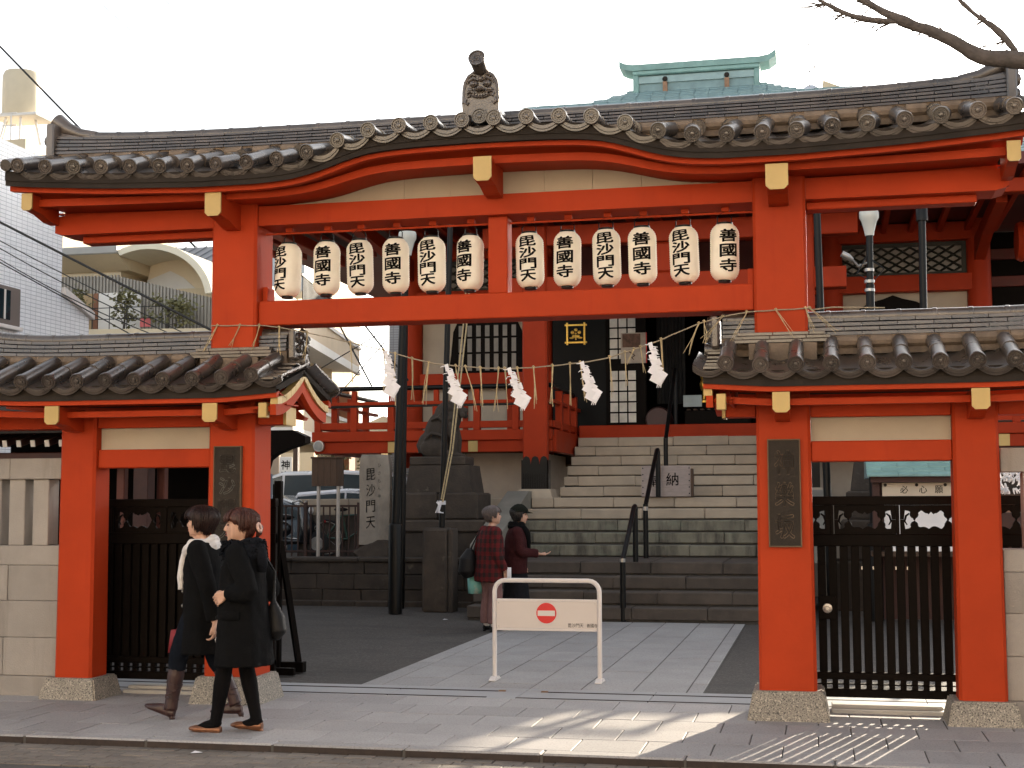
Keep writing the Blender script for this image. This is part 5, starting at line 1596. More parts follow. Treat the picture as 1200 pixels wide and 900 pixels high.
ok = thing("fortune_paper_rack", (4.95, 9.0, 0), "rack thick with tied white fortune papers at the right edge", "rack")
MB().cham(4.55, 5.6, 8.97, 9.03, 1.62, 1.70, .006).build("rail", OLDWOOD, ok)
for x in (4.6, 5.55): MB().cham(x - .04, x + .04, 8.95, 9.05, 0, 2.05, .006).build("post", OLDWOOD, ok)
for z in (1.80, 1.90, 2.0): MB().tube([(4.6, 9, z), (5.55, 9, z)], .005, 5).build("wire", WIRE, ok)
kp = MB(); kr = random.Random(6)
for k in range(190):
    x = kr.uniform(4.62, 5.5); z = kr.choice((1.78, 1.86, 1.93, 2.0)) + kr.uniform(-.03, .02); y = 8.985 + kr.uniform(-.03, .02)
    for q in range(2):
        a = kr.uniform(-1.2, 1.2)
        kp.tube([(x, y, z), (x + .04 * sin(a), y - .012, z - .045 * cos(a)), (x + .05 * sin(a) + kr.uniform(-.015, .015), y, z - .075 * cos(a))], [.012, .010, .006], 4)
kp.build("tied_papers", WHITEPAPER, ok, kind='stuff')
MB().cham(4.75, 5.0, 8.7, 8.9, 1.46, 1.58, .006).build("wooden_box", M("brown_pink_box", (.36, .19, .13), .7, 5, .15), ok)
MB().cham(4.6, 5.6, 8.66, 8.94, .0, 1.455, .01).build("cabinet", DWOOD, ok)

# ================================================================ VEHICLES
def car(name, label, x0, y, zg, length, height, width, paint, shape, face=1, cat="car"):
    """side-on car; shape = list of (t, belt_z, roof_z) fractions along the length; face=+1 nose towards +x"""
    t = thing(name, (x0 + length / 2, y, zg), label, cat)
    hw = width / 2
    st = shape
    fx = lambda u: x0 + length * (u if face > 0 else 1 - u)
    rings = []
    for (u, b, r) in st:
        x = fx(u); lo = zg + .22
        nb = hw * (1 - .12 * max(0, abs(u - .5) - .38) / .12)
        rings.append([(x, y - nb, lo + .08), (x, y - nb * .96, lo), (x, y + nb * .96, lo), (x, y + nb, lo + .08), (x, y + nb, zg + b * .85), (x, y + nb * .94, zg + b), (x, y - nb * .94, zg + b), (x, y - nb, zg + b * .85)])
    o = MB().rings(rings).build("body", paint, t, 40)
    cab = [(u, b, r) for (u, b, r) in st if r > b + .02]
    rr_ = []
    for (u, b, r) in cab:
        x = fx(u); k = min(1, (r - b) / .45)
        w1 = hw * (.94 - .16 * k)
        rr_.append([(x, y - hw * .93, zg + b - .02), (x, y + hw * .93, zg + b - .02), (x, y + w1, zg + r - .05), (x, y + w1 * .85, zg + r), (x, y - w1 * .85, zg + r), (x, y - w1, zg + r - .05)])
    MB().rings(rr_).build("cabin", paint, t, 40)
    # side windows: between consecutive cabin stations
    groups = [(cab[i], cab[i + 1]) for i in range(len(cab) - 1)]
    for i, (p, q) in enumerate(groups):
        for sd in (-1, 1):
            def pt(st_, f, uu):
                u, b, r = st_
                k = min(1, (r - b) / .45); w1 = hw * (.94 - .16 * k)
                zb_, zt_ = zg + b + .02, zg + r - .085
                if zt_ < zb_ + .01: zt_ = zb_ + .01
                w = hw * .93 + (w1 - hw * .93) * ((zb_ + (zt_ - zb_) * f - zg - b + .02) / max(.05, (r - .03 - b)))
                return (fx(uu), y + sd * (w + .012), zb_ + (zt_ - zb_) * f)
            g = .006
            ua, ub = p[0] + g, q[0] - g
            if ub - ua < .03: continue
            MB().add([pt(p, 0, ua), pt(q, 0, ub), pt(q, 1, ub), pt(p, 1, ua)], [(0, 1, 2, 3)]).build("side_window", GLASS, t)
    for end in (0, -1):
        a, b2 = (cab[0], cab[1]) if end == 0 else (cab[-1], cab[-2])
        xa, xb = fx(a[0]), fx(b2[0]); dx = (xa - xb); dz = (a[2] - b2[2])
        nx = .015 * (1 if xa > xb else -1)
        MB().add([(xa + nx, y - hw * .80, zg + a[2] + .02), (xa + nx, y + hw * .80, zg + a[2] + .02), (xb + nx * .3, y + hw * .68, zg + b2[2] - .02), (xb + nx * .3, y - hw * .68, zg + b2[2] - .02)], [(0, 1, 2, 3)]).build("windscreen" if (end == -1) == (face > 0) else "rear_window", GLASS, t)
    for u in (.18, .81):
        for sd in (-1, 1):
            wh = MB().lathe([(.0005, -.09), (.22, -.09), (.30, -.07), (.31, 0), (.30, .07), (.22, .09), (.0005, .09)], 20, c=(fx(u), y + sd * (hw - .09), zg + .31), axis='y', cap=False).build("wheel", M("tyre_rubber", (.015, .015, .015), .8, 8, .2), t, 40)
            MB().lathe([(.0005, -.012), (.19, -.012), (.20, 0), (.0005, .012)], 16, c=(fx(u), y + sd * hw * 1.0, zg + .31), axis='y', cap=False).build("rim", STEEL, wh, 40)
    for sd in (-1, 1):
        MB().ell((fx(.985), y + sd * hw * .68, zg + .66), (.10, .16, .07), 10, 6).build("headlight", M("lamp_glass", (.6, .6, .6), .15, 3, .1), t, True)
        MB().cham(fx(.003) - .02, fx(.003) + .02, y + sd * hw * .62, y + sd * hw * .88, zg + .70, zg + .95, .01).build("tail_light", M("tail_red", (.35, .01, .01), .25, 3, .1), t)
    return t
WPAINT = M("white_car_paint", (.66, .66, .68), .25, 2, .05, spec=.6)
BPAINT = M("dark_blue_car_paint", (.035, .055, .075), .2, 2, .1, spec=.7)
SPAINT = M("silver_car_paint", (.40, .40, .42), .25, 2, .06, metal=.5)
car("van", "white van parked behind the notice board, its roof above the other cars", -10.3, 17.6, .34, 4.8, 1.95, 1.75, WPAINT,
    [(0, .95, .95), (.03, 1.0, 1.70), (.07, 1.02, 1.88), (.35, 1.04, 1.95), (.62, 1.04, 1.93), (.80, 1.02, 1.72), (.93, .98, .99), (1.0, .80, .80)], -1, "van")
car("parked_car", "dark blue car parked behind the iron fence next to the left pillar", -10.2, 14.9, .34, 4.2, 1.46, 1.66, BPAINT,
    [(0, .86, .86), (.03, .95, 1.05), (.12, .96, 1.36), (.35, .97, 1.46), (.60, .96, 1.42), (.82, .92, 1.08), (.90, .88, .89), (1.0, .66, .66)], 1)
car("parked_car", "silver car parked between the notice board and the stone stele", -7.9, 15.9, .34, 3.9, 1.55, 1.64, SPAINT,
    [(0, .86, .86), (.03, .98, 1.15), (.09, 1.0, 1.48), (.35, 1.0, 1.55), (.60, .98, 1.50), (.80, .95, 1.12), (.86, .93, .94), (1.0, .70, .70)], 1)

def bicycle(x, y, z, label):
    t = thing("bicycle", (x, y, z), label, "bicycle")
    for dx in (-.50, .50):
        w = MB()
        w.tube([(x + dx + .30 * cos(a * pi / 12), y, z + .32 + .30 * sin(a * pi / 12)) for a in range(25)], .020, 6)
        wo = w.build("wheel", MATS["tyre_rubber"], t, 40)
        r = MB().tube([(x + dx + .275 * cos(a * pi / 12), y, z + .32 + .275 * sin(a * pi / 12)) for a in range(25)], .010, 5)
        for a in range(10): r.tube([(x + dx, y, z + .32), (x + dx + .27 * cos(a * pi / 5), y, z + .32 + .27 * sin(a * pi / 5))], .003, 4)
        r.build("rim", STEEL, wo, 40)
    f = MB()
    for a, b in (((-.50, .32), (-.12, .30)), ((-.12, .30), (-.22, .74)), ((-.22, .70), (.33, .72)), ((-.12, .30), (.34, .62)), ((.50, .32), (.32, .86)), ((-.50, .32), (-.22, .70))):
        f.tube([(x + a[0], y, z + a[1]), (x + b[0], y, z + b[1])], .016, 6)
    f.build("frame", M("green_cycle_paint", (.03, .08, .06), .35, 4, .1), t)
    MB().ell((x - .24, y, z + .80), (.13, .07, .035), 12, 6).build("saddle", BLKMETAL, t, True)
    MB().tube([(x + .22, y - .26, z + .95), (x + .30, y - .2, z + .97), (x + .32, y, z + .92), (x + .30, y + .2, z + .97), (x + .22, y + .26, z + .95)], .014, 6).build("handlebar", STEEL, t, 40)
    MB().frus(x + .52, y, z + .66, z + .90, .13, .15, .17, .18).build("basket", M("dark_basket", (.04, .035, .03), .6, 9, .3), t)
    MB().ell((x - .52, y, z + .60), (.02, .03, .03), 8, 5).build("reflector", MATS["tail_red"], t)
    return t
bicycle(-5.25, 12.0, .70, "dark green bicycle leaning behind the fence beside the stone stele")
sc = thing("motor_scooter", (-6.4, 12.0, .70), "dark motor scooter parked behind the iron fence and notice board posts", "scooter")
for dx in (-.45, .50):
    w = MB().lathe([(.0005, -.05), (.16, -.05), (.21, -.03), (.21, .03), (.16, .05), (.0005, .05)], 18, c=(-6.4 + dx, 12.0, .92), axis='y', cap=False).build("wheel", MATS["tyre_rubber"], sc, 40)
    MB().lathe([(.0005, -.055), (.12, -.055), (.12, .055), (.0005, .055)], 14, c=(-6.4 + dx, 12.0, .92), axis='y', cap=False).build("rim", STEEL, w, 40)
bm_ = MB().ell((-6.72, 12.0, 1.16), (.36, .16, .17), 14, 8)
bm_.ell((-6.45, 12.0, .96), (.35, .14, .06), 12, 6); bm_.tube([(-6.12, 12.0, .92), (-6.08, 12, 1.2), (-6.14, 12.0, 1.56)], [.12, .13, .09], 10)
bm_.build("body", M("black_scooter_paint", (.014, .016, .02), .2, 4, .1, spec=.7), sc, True)
MB().ell((-6.66, 12.0, 1.37), (.34, .13, .06), 14, 6).build("saddle", BLKMETAL, sc, True)
MB().tube([(-6.25, 11.70, 1.62), (-6.17, 11.8, 1.66), (-6.15, 12, 1.60), (-6.17, 12.2, 1.66), (-6.25, 12.3, 1.62)], .018, 7).build("handlebar", STEEL, sc, 40)
MB().ell((-6.03, 12.0, 1.48), (.05, .08, .07), 10, 6).build("headlight", MATS["lamp_glass"], sc, True)
for dy in (-.22, .22):
    MB().tube([(-6.18, 12 + dy, 1.64), (-6.20, 12 + dy * 1.2, 1.78)], .006, 5).ell((-6.20, 12 + dy * 1.2, 1.82), (.02, .06, .04), 8, 5).build("mirror", STEEL, sc, kind=None) if False else None
MB().tube([(-6.9, 11.86, .95), (-6.6, 11.85, .88), (-6.4, 11.86, .86)], .035, 8).build("exhaust", STEEL, sc, 40)

# ================================================================ BACKGROUND BUILDINGS
def tile_mat(name, col, grout, sc, axis):
    m = bpy.data.materials.new(name); m.use_nodes = True
    N, L = m.node_tree.nodes, m.node_tree.links
    g = N.new("ShaderNodeNewGeometry"); sp = N.new("ShaderNodeSeparateXYZ"); cb_ = N.new("ShaderNodeCombineXYZ")
    L.new(g.outputs["Position"], sp.inputs[0])
    L.new(sp.outputs[axis], cb_.inputs[0]); L.new(sp.outputs[2], cb_.inputs[1])
    b = N.new("ShaderNodeTexBrick")
    b.inputs["Color1"].default_value = (*col, 1); b.inputs["Color2"].default_value = (*[c * .92 for c in col], 1); b.inputs["Mortar"].default_value = (*grout, 1)
    b.inputs["Scale"].default_value = sc; b.inputs["Mortar Size"].default_value = .035; b.inputs["Brick Width"].default_value = 1.0; b.inputs["Row Height"].default_value = .42
    b.offset = 0.0
    L.new(cb_.outputs[0], b.inputs["Vector"])
    L.new(b.outputs["Color"], N["Principled BSDF"].inputs["Base Color"])
    N["Principled BSDF"].inputs["Roughness"].default_value = .35
    bp = N.new("ShaderNodeBump"); bp.inputs["Strength"].default_value = .5; bp.inputs["Distance"].default_value = .01; bp.invert = True
    L.new(b.outputs["Fac"], bp.inputs["Height"]); L.new(bp.outputs[0], N["Principled BSDF"].inputs["Normal"])
    return m
WTILE = tile_mat("white_wall_tile", (.80, .82, .86), (.40, .43, .48), 7.0, 1)
bld = thing("tiled_building", (-11.5, 3, 0), "white tiled building at the left edge with a dark framed window", "building")
MB().box(-14, -9.0, 0.9, 8.86, 0, 6.9).build("wall", WTILE, bld)
MB().prism([(8.87, 0), (9.72, 0), (9.72, 4.60), (8.87, 4.86)], 'x', -14, -9.0).build("low_wing", WTILE, bld)
MB().prism([(8.865, 4.865), (9.78, 4.585), (9.78, 4.70), (8.865, 4.98)], 'x', -14.05, -8.93).build("flashing", WHITEMETAL, bld)
w = MB().cham(-9.02, -8.93, 6.2, 7.62, 4.20, 4.76, .01).build("window", M("brown_window_frame", (.11, .085, .075), .5, 4, .1), bld)
MB().box(-8.929, -8.925, 6.3, 7.35, 4.27, 4.70).build("pane", GLASS, w)
MB().cham(-8.925, -8.915, 7.18, 7.22, 4.27, 4.70, .002).build("frame", WHITEMETAL, w)
MB().cham(-9.0, -8.90, 6.15, 7.66, 4.14, 4.195, .006).build("sill", WHITEMETAL, w)

CREAM = M("cream_render", (.66, .55, .38), .8, 2, .06, stain=[((2, 2, .6), .55, .8, (.5, .42, .30), .4)])
WRENDER = M("white_render", (.74, .71, .67), .8, 2, .05)
RIBG = M("grey_ribbed_cladding", (.32, .295, .26), .6, 3, .12, metal=.2)
ZINC = M("zinc_roof", (.20, .205, .22), .5, 3, .15, metal=.3)
vb = thing("vaulted_building", (-15.5, 26, 0), "house with a cream barrel vault and grey ribbed balcony wall", "building")
MB().box(-20, -13.2, 24.6, 33, 0, 6.2).build("wall", CREAM, vb)
MB().box(-19.0, -13.5, 25.2, 33, 6.2, 7.6).build("upper_wall", CREAM, vb)
# barrel vault: curved shell with a thick cream edge
def arcp(r, dz=0): return [(-15.15 + 1.95 * 1.0 * r * cos(a), 7.0 + dz + 1.62 * r * sin(a)) for a in [pi * (.645 - .605 * k / 16) for k in range(17)]]
po_, pi_ = arcp(1.0), arcp(.90)
MB().prism(po_ + list(reversed(pi_)), 'y', 23.6, 31).build("barrel_vault", M("cream_vault", (.74, .68, .54), .7, 2, .05), vb)
MB().prism([(x, z) for x, z in arcp(.90)] + [(-13.3, 6.4), (-16.3, 6.4)], 'y', 25.4, 25.5).build("vault_end_wall", M("pale_cream", (.74, .62, .44), .8, 2, .05), vb)
MB().prism([(-16.0, 7.9), (-15.3, 8.15), (-14.9, 7.95), (-14.5, 7.6), (-16.0, 7.6)], 'y', 25.37, 25.399).build("vault_window", WRENDER, vb)
MB().cham(-20, -15.98, 23.5, 31, 8.36, 8.58, .03).build("flat_roof_edge", M("pale_zinc_edge", (.34, .33, .31), .5, 3, .1), vb)
MB().prism([(23.55, 8.36), (24.3, 8.02), (31, 8.02), (31, 8.36)], "x", -20, -15.98).build("flat_roof_soffit", CREAM, vb)
MB().box(-19.5, -16.3, 24.4, 31, 7.5, 8.02).build("soffit_wall", CREAM, vb)
rb = MB(); ribm = MB().box(-.035, .035, -.05, 0, 0, 1).mesh("cladding_rib", RIBG)
pw = MB().prism([(-17.9, 5.6), (-13.1, 5.6), (-13.1, 7.05), (-14.6, 7.42), (-16.1, 7.80), (-17.9, 7.85)], 'y', 24.0, 24.1).build("parapet_wall", RIBG, vb)
for k in range(48):
    x = -17.85 + .10 * k
    zt__ = 7.85 if x < -16.1 else 7.80 - (x + 16.1) * .25
    inst("cladding_rib", ribm, pw, (x, 24.0, 5.6), sc=(.6, 1, zt__ - 5.6))
MB().box(-17.6, -16.9, 23.93, 23.985, 5.65, 7.35).build("door", M("tan_door", (.42, .29, .15), .6, 3, .15), vb)
MB().box(-16.85, -16.72, 23.92, 23.985, 5.65, 7.35).build("door_post", M("red_brown_post", (.24, .10, .05), .6, 3, .15), vb)
MB().box(-16.70, -15.45, 23.93, 23.985, 5.65, 7.35).build("white_panel", WRENDER, vb)
MB().cham(-17.8, -12.6, 22.6, 24.0, 5.86, 6.0, .02).build("balcony_slab", OLDWOOD, vb)
MB().cham(-17.8, -12.6, 22.5, 22.6, 5.55, 5.86, .02).build("balcony_fascia", OLDWOOD, vb)
MB().box(-17.8, -12.8, 22.8, 24, 0, 5.85).build("lower_wall", CREAM, vb)
prl = MB()
for z in (6.45, 6.75): prl.tube([(-17.7, 22.7, z), (-14.2, 22.7, z)], .012, 5)
for k in range(8): prl.tube([(-17.7 + .5 * k, 22.7, 6.0), (-17.7 + .5 * k, 22.7, 6.78)], .012, 5)
prl.build("balcony_rail", WIRE, vb)
for x in (-15.5, -14.2):
    MB().frus(x, 23.2, 6.0, 6.2, .42, .16, .46, .19).build("planter", BLKMETAL, vb)
MB().cham(-14.95, -14.65, 22.95, 22.97, 6.25, 6.50, .004).build("small_red_sign", M("pink_red_card", (.55, .12, .12), .6, 3, .2), vb)

def shrub(name, label, c, h, r, n, seed, mat=LEAF, cat="plant", trunk=True, leaf=.09, group=None):
    g = random.Random(seed)
    t = thing(name, c, label, cat, group)
    tk = MB(); tk.tube([c, (c[0] + .03, c[1], c[2] + h * .5), (c[0], c[1] + .02, c[2] + h * .85)], [.03 + r * .03, .02, .008], 6)
    tips = []
    for k in range(9):
        a = g.uniform(0, 2 * pi); z = c[2] + h * g.uniform(.35, .95)
        q = (c[0] + r * g.uniform(.3, .9) * cos(a), c[1] + r * g.uniform(.3, .9) * sin(a), z + h * g.uniform(-.05, .12))
        tk.tube([(c[0], c[1], z - h * .18), q], [.012, .004], 4); tips.append(q)
    tk.build("stem", BARK, t)
    lv = MB()
    for k in range(n):
        q = g.choice(tips); s_ = leaf * g.uniform(.6, 1.2)
        p = Vector((q[0] + g.gauss(0, r * .28), q[1] + g.gauss(0, r * .28), q[2] + g.gauss(0, h * .10)))
        d = Vector((g.uniform(-1, 1), g.uniform(-1, 1), g.uniform(-.7, .5))).normalized(); e = d.orthogonal().normalized() * s_ * .35
        lv.add([p, p + d * s_ * .5 + e, p + d * s_, p + d * s_ * .5 - e], [(0, 1, 2, 3)])
    lv.build("foliage", mat, t, fix=False, kind='stuff')
    return t
shrub("potted_plant", "tall loose potted plant in front of the tan balcony door", (-17.1, 23.3, 6.0), 1.3, .34, 300, 1, LEAF2, leaf=.12)
shrub("potted_plant", "bushy potted plant in front of the white balcony panel", (-15.6, 23.3, 6.15), 1.0, .34, 330, 2, LEAF2, leaf=.12)
shrub("potted_plant", "wide low planter bush at the right end of the balcony", (-14.3, 23.2, 6.15), .8, .6, 480, 3, LEAF2, leaf=.12)
shrub("evergreen_bush", "dark bush beside the corner of the white tiled building", (-15.9, 19.6, 0), 6.7, .55, 1300, 4, LEAF, leaf=.16)
shrub("evergreen_bush", "sunlit bush behind the white van, right of the notice board", (-8.0, 20.5, 0), 2.9, .8, 700, 5, LEAF2, leaf=.14)

ru = thing("rooftop_plant_room", (-15.5, 34, 0), "grey metal roof and plant room with a silver duct behind the barrel vault", "building")
MB().box(-22, -14.6, 33.5, 40, 0, 9.7).build("wall", CREAM, ru)
MB().prism([(33.2, 9.7), (36, 10.9), (40, 10.9), (40, 9.7)], 'x', -20.5, -15.0).build("metal_roof", ZINC, ru)
for k in range(14):
    MB().tube([(-20.3 + .4 * k, 33.2, 9.72), (-20.3 + .4 * k, 36, 10.93)], .03, 4).build("roof_seam", ZINC, ru)
MB().cham(-15.4, -13.6, 31.4, 33, 8.4, 9.9, .03).build("tank_box", M("galvanised_box", (.36, .38, .40), .45, 3, .12, metal=.4), ru)
MB().tube([(-15.6, 31, 8.1), (-14.9, 30.9, 8.15), (-14.45, 30.9, 7.9), (-14.3, 30.9, 7.3), (-14.3, 30.9, 6.2)], .22, 14).build("duct", M("shiny_duct", (.6, .6, .6), .3, 3, .1, metal=.8), ru, 40)
MB().tube([(-16.2, 33, 8.6), (-16.2, 33, 10.5)], .03, 6).build("pipe", STEEL, ru)
MB().ell((-15.9, 32.9, 10.0), (.25, .08, .25), 12, 7).build("dish", WRENDER, ru, True)

tk = thing("water_tank_building", (-23, 30, 0), "building with a cream water tank on a rooftop frame at top left", "building")
MB().box(-34, -22.2, 29, 40, 0, 13.3).build("wall", CREAM, tk)
MB().lathe([(.60, 0), (.62, .05), (.62, 1.35), (.56, 1.50), (.30, 1.56), (.0005, 1.57)], 24, c=(-23.0, 30, 14.30), cap=False).build("tank", M("cream_tank", (.66, .56, .40), .5, 2, .05), tk, 40)
for a in range(6):
    x, y = -23 + .5 * cos(a * pi / 3), 30 + .5 * sin(a * pi / 3)
    MB().tube([(x * 1.0 + (x + 23) * .5, y + (y - 30) * .5, 13.3), (x, y, 14.3)], .04, 6).build("frame_leg", WRENDER, tk)
MB().cham(-23.75, -22.1, 29.4, 30.6, 14.20, 14.30, .02).build("platform", WRENDER, tk)
rl2 = MB()
for k in range(8): rl2.tube([(-27 + .6 * k, 29.1, 13.3), (-27 + .6 * k, 29.1, 14.2)], .025, 5)
rl2.tube([(-27, 29.1, 14.2), (-22.6, 29.1, 14.2)], .025, 5).tube([(-27, 29.1, 13.8), (-22.6, 29.1, 13.8)], .02, 5)
rl2.build("railing", WRENDER, tk)

# apartment block seen through the opening (its street face recedes to the right)
pa, pb = Vector((-10.55, 22.7, 0)), Vector((-12.2, 37.0, 0))
ap = thing("apartment_block", (-12, 28, 0), "white apartment block with balconies and tall windows between the wing roof and the lamp post", "building")
pa, pb = Vector((-11.94, 24.26, 0)), Vector((-13.65, 34.15, 0))
dv = (pb - pa).normalized(); nv = Vector((dv.y, -dv.x, 0))
if nv.x < 0: nv = -nv
def pbox(name, mat, u0, u1, n0, n1, z0, z1, parent):
    A = pa + dv * u0; B = pa + dv * u1
    c = [A + nv * n0, B + nv * n0, B + nv * n1, A + nv * n1]
    return MB().add([(p.x, p.y, z0) for p in c] + [(p.x, p.y, z1) for p in c], [(3, 2, 1, 0), (4, 5, 6, 7), (0, 1, 5, 4), (1, 2, 6, 5), (2, 3, 7, 6), (3, 0, 4, 7)]).build(name, mat, parent)
pbox("wall", CREAM, -1.2, 12.5, -6, 0, 0, 6.15, ap)
for z in (3.4, 6.0):
    pbox("balcony_slab", WRENDER, -1.2, 9.9, .002, 1.0, z, z + .16, ap)
    pbox("balcony_front", M("beige_balcony_front", (.52, .40, .27), .7, 2, .08), -1.2, 9.9, .93, .99, z + .161, z + .75, ap)
    pbox("balcony_coping", WRENDER, -1.2, 10, .88, 1.04, z + .751, z + .86, ap)
    pbox("balcony_coping", WRENDER, -1.2, 10, .90, 1.03, z - .10, z - .002, ap)
for k in range(26): pbox("balcony_bar", WIRE, .2 + .17 * k, .23 + .17 * k, .93, .97, 6.862, 7.7, ap)
pbox("balcony_handrail", WIRE, -.1, 4.7, .91, .99, 7.7, 7.75, ap)
for u in (.6, 2.8, 5.0, 7.2, 9.2):
    for z in (1.0, 4.1):
        f = pbox("window", WRENDER, u, u + 1.3, .003, .07, z, z + 1.55, ap)
        pbox("pane", GLASS, u + .08, u + .62, .071, .08, z + .08, z + 1.47, f); pbox("pane", GLASS, u + .70, u + 1.22, .071, .08, z + .08, z + 1.47, f)
pbox("brick_pier", M("brown_brick_pier", (.30, .14, .08), .8, 4, .2), 10.9, 12.2, .003, .5, 0, 5.6, ap)
MB().box(-13.5, -10.2, 23.3, 23.58, 0, 2.9).build("lit_garden_wall", CREAM, ap)
gb = thing("grey_tiled_building", (-9.6, 36, 0), "narrow grey tiled building behind the left lamp post", "building")
MB().box(-11.55, -8.0, 34, 40, 0, 9.4).build("wall", tile_mat("grey_wall_tile", (.23, .23, .25), (.09, .09, .10), 5.0, 0), gb)
MB().box(-10.4, -10.28, 33.9, 33.998, 0, 9.4).build("downpipe", BLKMETAL, gb)
yb = thing("distant_house", (-13, 44, 0), "pale distant houses low behind the balcony rail", "house")
MB().box(-16.5, -11.9, 42, 48, 0, 3.9).build("wall", CREAM, yb)
MB().prism([(-16.8, 3.9), (-11.6, 3.9), (-14.2, 5.0)], 'y', 41.7, 48.2).build("roof", ZINC, yb)
for x in (-15.6, -14.1, -12.9):
    f = MB().cham(x - .4, x + .4, 41.93, 41.998, 1.9, 3.3, .01).build("window", WRENDER, yb); MB().box(x - .32, x + .32, 41.92, 41.928, 1.98, 3.22).build("pane", GLASS, f)
sg2 = thing("street_sign", (-10.45, 22, 0), "narrow white upright sign with black lettering behind the white van", "sign")
MB().cham(-10.60, -10.27, 21.95, 22.0, .9, 2.75, .01).build("board", WRENDER, sg2)
lt = MB()
for i, ch in enumerate("神楽坂通"): put_char(lt, ch, -10.435, 2.55 - .27 * i, .22, .23, 21.945, .02)
lt.build("lettering", INK, sg2, fix=False)
MB().cham(-10.22, -10.10, 21.9, 22.05, 0, 3.0, .01).build("post", OLDWOOD, sg2)
MB().box(-10.95, -10.62, 21.98, 22.1, 0, 2.8).build("side_wall", M("tan_side_wall", (.34, .26, .19), .8, 3, .1), sg2)
fh = thing("distant_tower", (3, 46, 0), "tip of a far building with a dome and aerial above the main ridge", "building")
MB().box(1.9, 4.6, 45.2, 50, 0, 17.6).build("wall", WRENDER, fh)
MB().lathe([(.40, 0), (.40, .45), (.33, .62), (.18, .74), (.0005, .80)], 18, c=(2.47, 45.6, 17.5), cap=False).build("dome", M("grey_dome", (.50, .53, .58), .5, 3, .1), fh, 40)
MB().prism([(2.85, 17.6), (4.25, 17.6), (4.2, 17.75), (2.95, 18.30)], 'y', 45.1, 47).build("gable", CREAM, fh)
at = MB().tube([(2.42, 45.3, 18), (2.42, 45.3, 19.9)], .02, 5)
at.tube([(1.5, 45.3, 18.5), (2.9, 45.3, 19.0)], .012, 4).tube([(2.1, 45.3, 19.75), (2.5, 45.3, 19.88)], .02, 4)
at.ell((2.42, 45.3, 18.75), (.05, .05, .05), 8, 5).ell((2.62, 45.3, 18.92), (.06, .05, .05), 8, 5)
at.build("aerial", M("pale_aerial", (.35, .33, .33), .5, 4, .1), fh)

# ================================================================ OVERHEAD CABLES
def cable(p, q, sag, r, label, grp=None):
    t = thing("overhead_cable", ((p[0] + q[0]) / 2, (p[1] + q[1]) / 2, (p[2] + q[2]) / 2), label, "cable", "overhead cables" if not grp else grp)
    pts = []
    for i in range(25):
        u = i / 24
        v = Vector(p).lerp(Vector(q), u); v.z -= sag * 4 * u * (1 - u); pts.append(v)
    MB().tube(pts, r, 5).build("wire", WIRE, t, True)
cable((-8.6, 3, 8.92), (-4.0, 3, 4.36), .0, .012, "single black cable slanting down the sky past the cream water tank")
cable((-7.3, 3, 5.22), (-3.0, 3, 3.05), .0, .014, "thick black cable crossing the white tiled wall and the balcony")
for i, (za, zb_) in enumerate(((4.60, 3.42), (4.52, 3.36), (4.40, 3.30))):
    cable((-6.5, 3.1, za), (-4.0, 3.1, zb_ - .05), .02 + .03 * i, .006, ["upper thin cable of the loose bunch below the thick cable", "middle thin cable of the loose bunch below the thick cable", "lowest thin cable of the loose bunch below the thick cable"][i])
cable((-6.5, 3.1, 4.36), (-4.6, 3.1, 3.35), .0, .007, "lower thin cable on the white tiled wall")
cable((-5.75, 12, 5.05), (-4.95, 12, 3.60), .0, .016, "thick cable running down to the right between rope and white sky")
cable((-5.25, 12, 4.86), (-4.3, 12, 3.68), .0, .016, "thick cable right of the other one, reaching the lamp post")
cable((-6.1, 12, 3.80), (-4.85, 12, 4.48), .0, .010, "thin cable rising to the right across both thick cables")
cable((-5.6, 12, 3.4), (-4.72, 12, 4.35), .0, .010, "steep thin cable rising to the right, low beside the streamer")
for i in range(3):
    cable((-9.3 + .9 * i, 6, 10.6), (-5.6 + .9 * i, 6, 7.2), .0, .004, ["leftmost of three very thin wires high in the sky", "middle one of three very thin wires high in the sky", "rightmost of three very thin wires high in the sky"][i])

# ================================================================ BARE STREET TREE (trunk beyond the right edge)
tr = thing("bare_tree", (5.6, -.9, 0), "bare grey tree branch reaching in over the right end of the roof", "tree")
tb = MB()
tb.tube([(5.6, -.9, -.02), (5.55, -.9, 1.5), (5.45, -.88, 3.0), (5.15, -.8, 4.1)], [.20, .16, .14, .13], 12)
tb.tube([(5.15, -.8, 4.1), (4.6, -.7, 4.45), (4.1, -.62, 4.66), (3.96, -.6, 4.70), (3.80, -.6, 4.735), (3.70, -.6, 4.72), (3.52, -.6, 4.86), (3.36, -.6, 4.955), (3.22, -.6, 5.01), (3.14, -.6, 5.055), (3.03, -.6, 5.115), (2.80, -.62, 5.27), (2.5, -.62, 5.5)],
        [.12, .10, .082, .066, .064, .058, .044, .040, .038, .044, .030, .022, .015], 12)
tb.tube([(3.15, -.6, 5.045), (2.98, -.6, 5.065), (2.82, -.6, 5.10), (2.70, -.6, 5.16), (2.52, -.6, 5.29), (2.3, -.6, 5.45)], [.030, .024, .022, .018, .013, .008], 8)
tb.tube([(3.93, -.6, 4.74), (3.88, -.6, 4.82), (3.82, -.6, 4.91), (3.72, -.6, 5.0), (3.64, -.6, 5.06), (3.50, -.6, 5.22), (3.3, -.6, 5.5)], [.034, .024, .026, .020, .018, .014, .010], 8)
tb.tube([(5.45, -.88, 3.0), (5.9, -.8, 4.2), (6.1, -.7, 5.6)], [.12, .09, .04], 8)
tgr = random.Random(13); tw = MB()
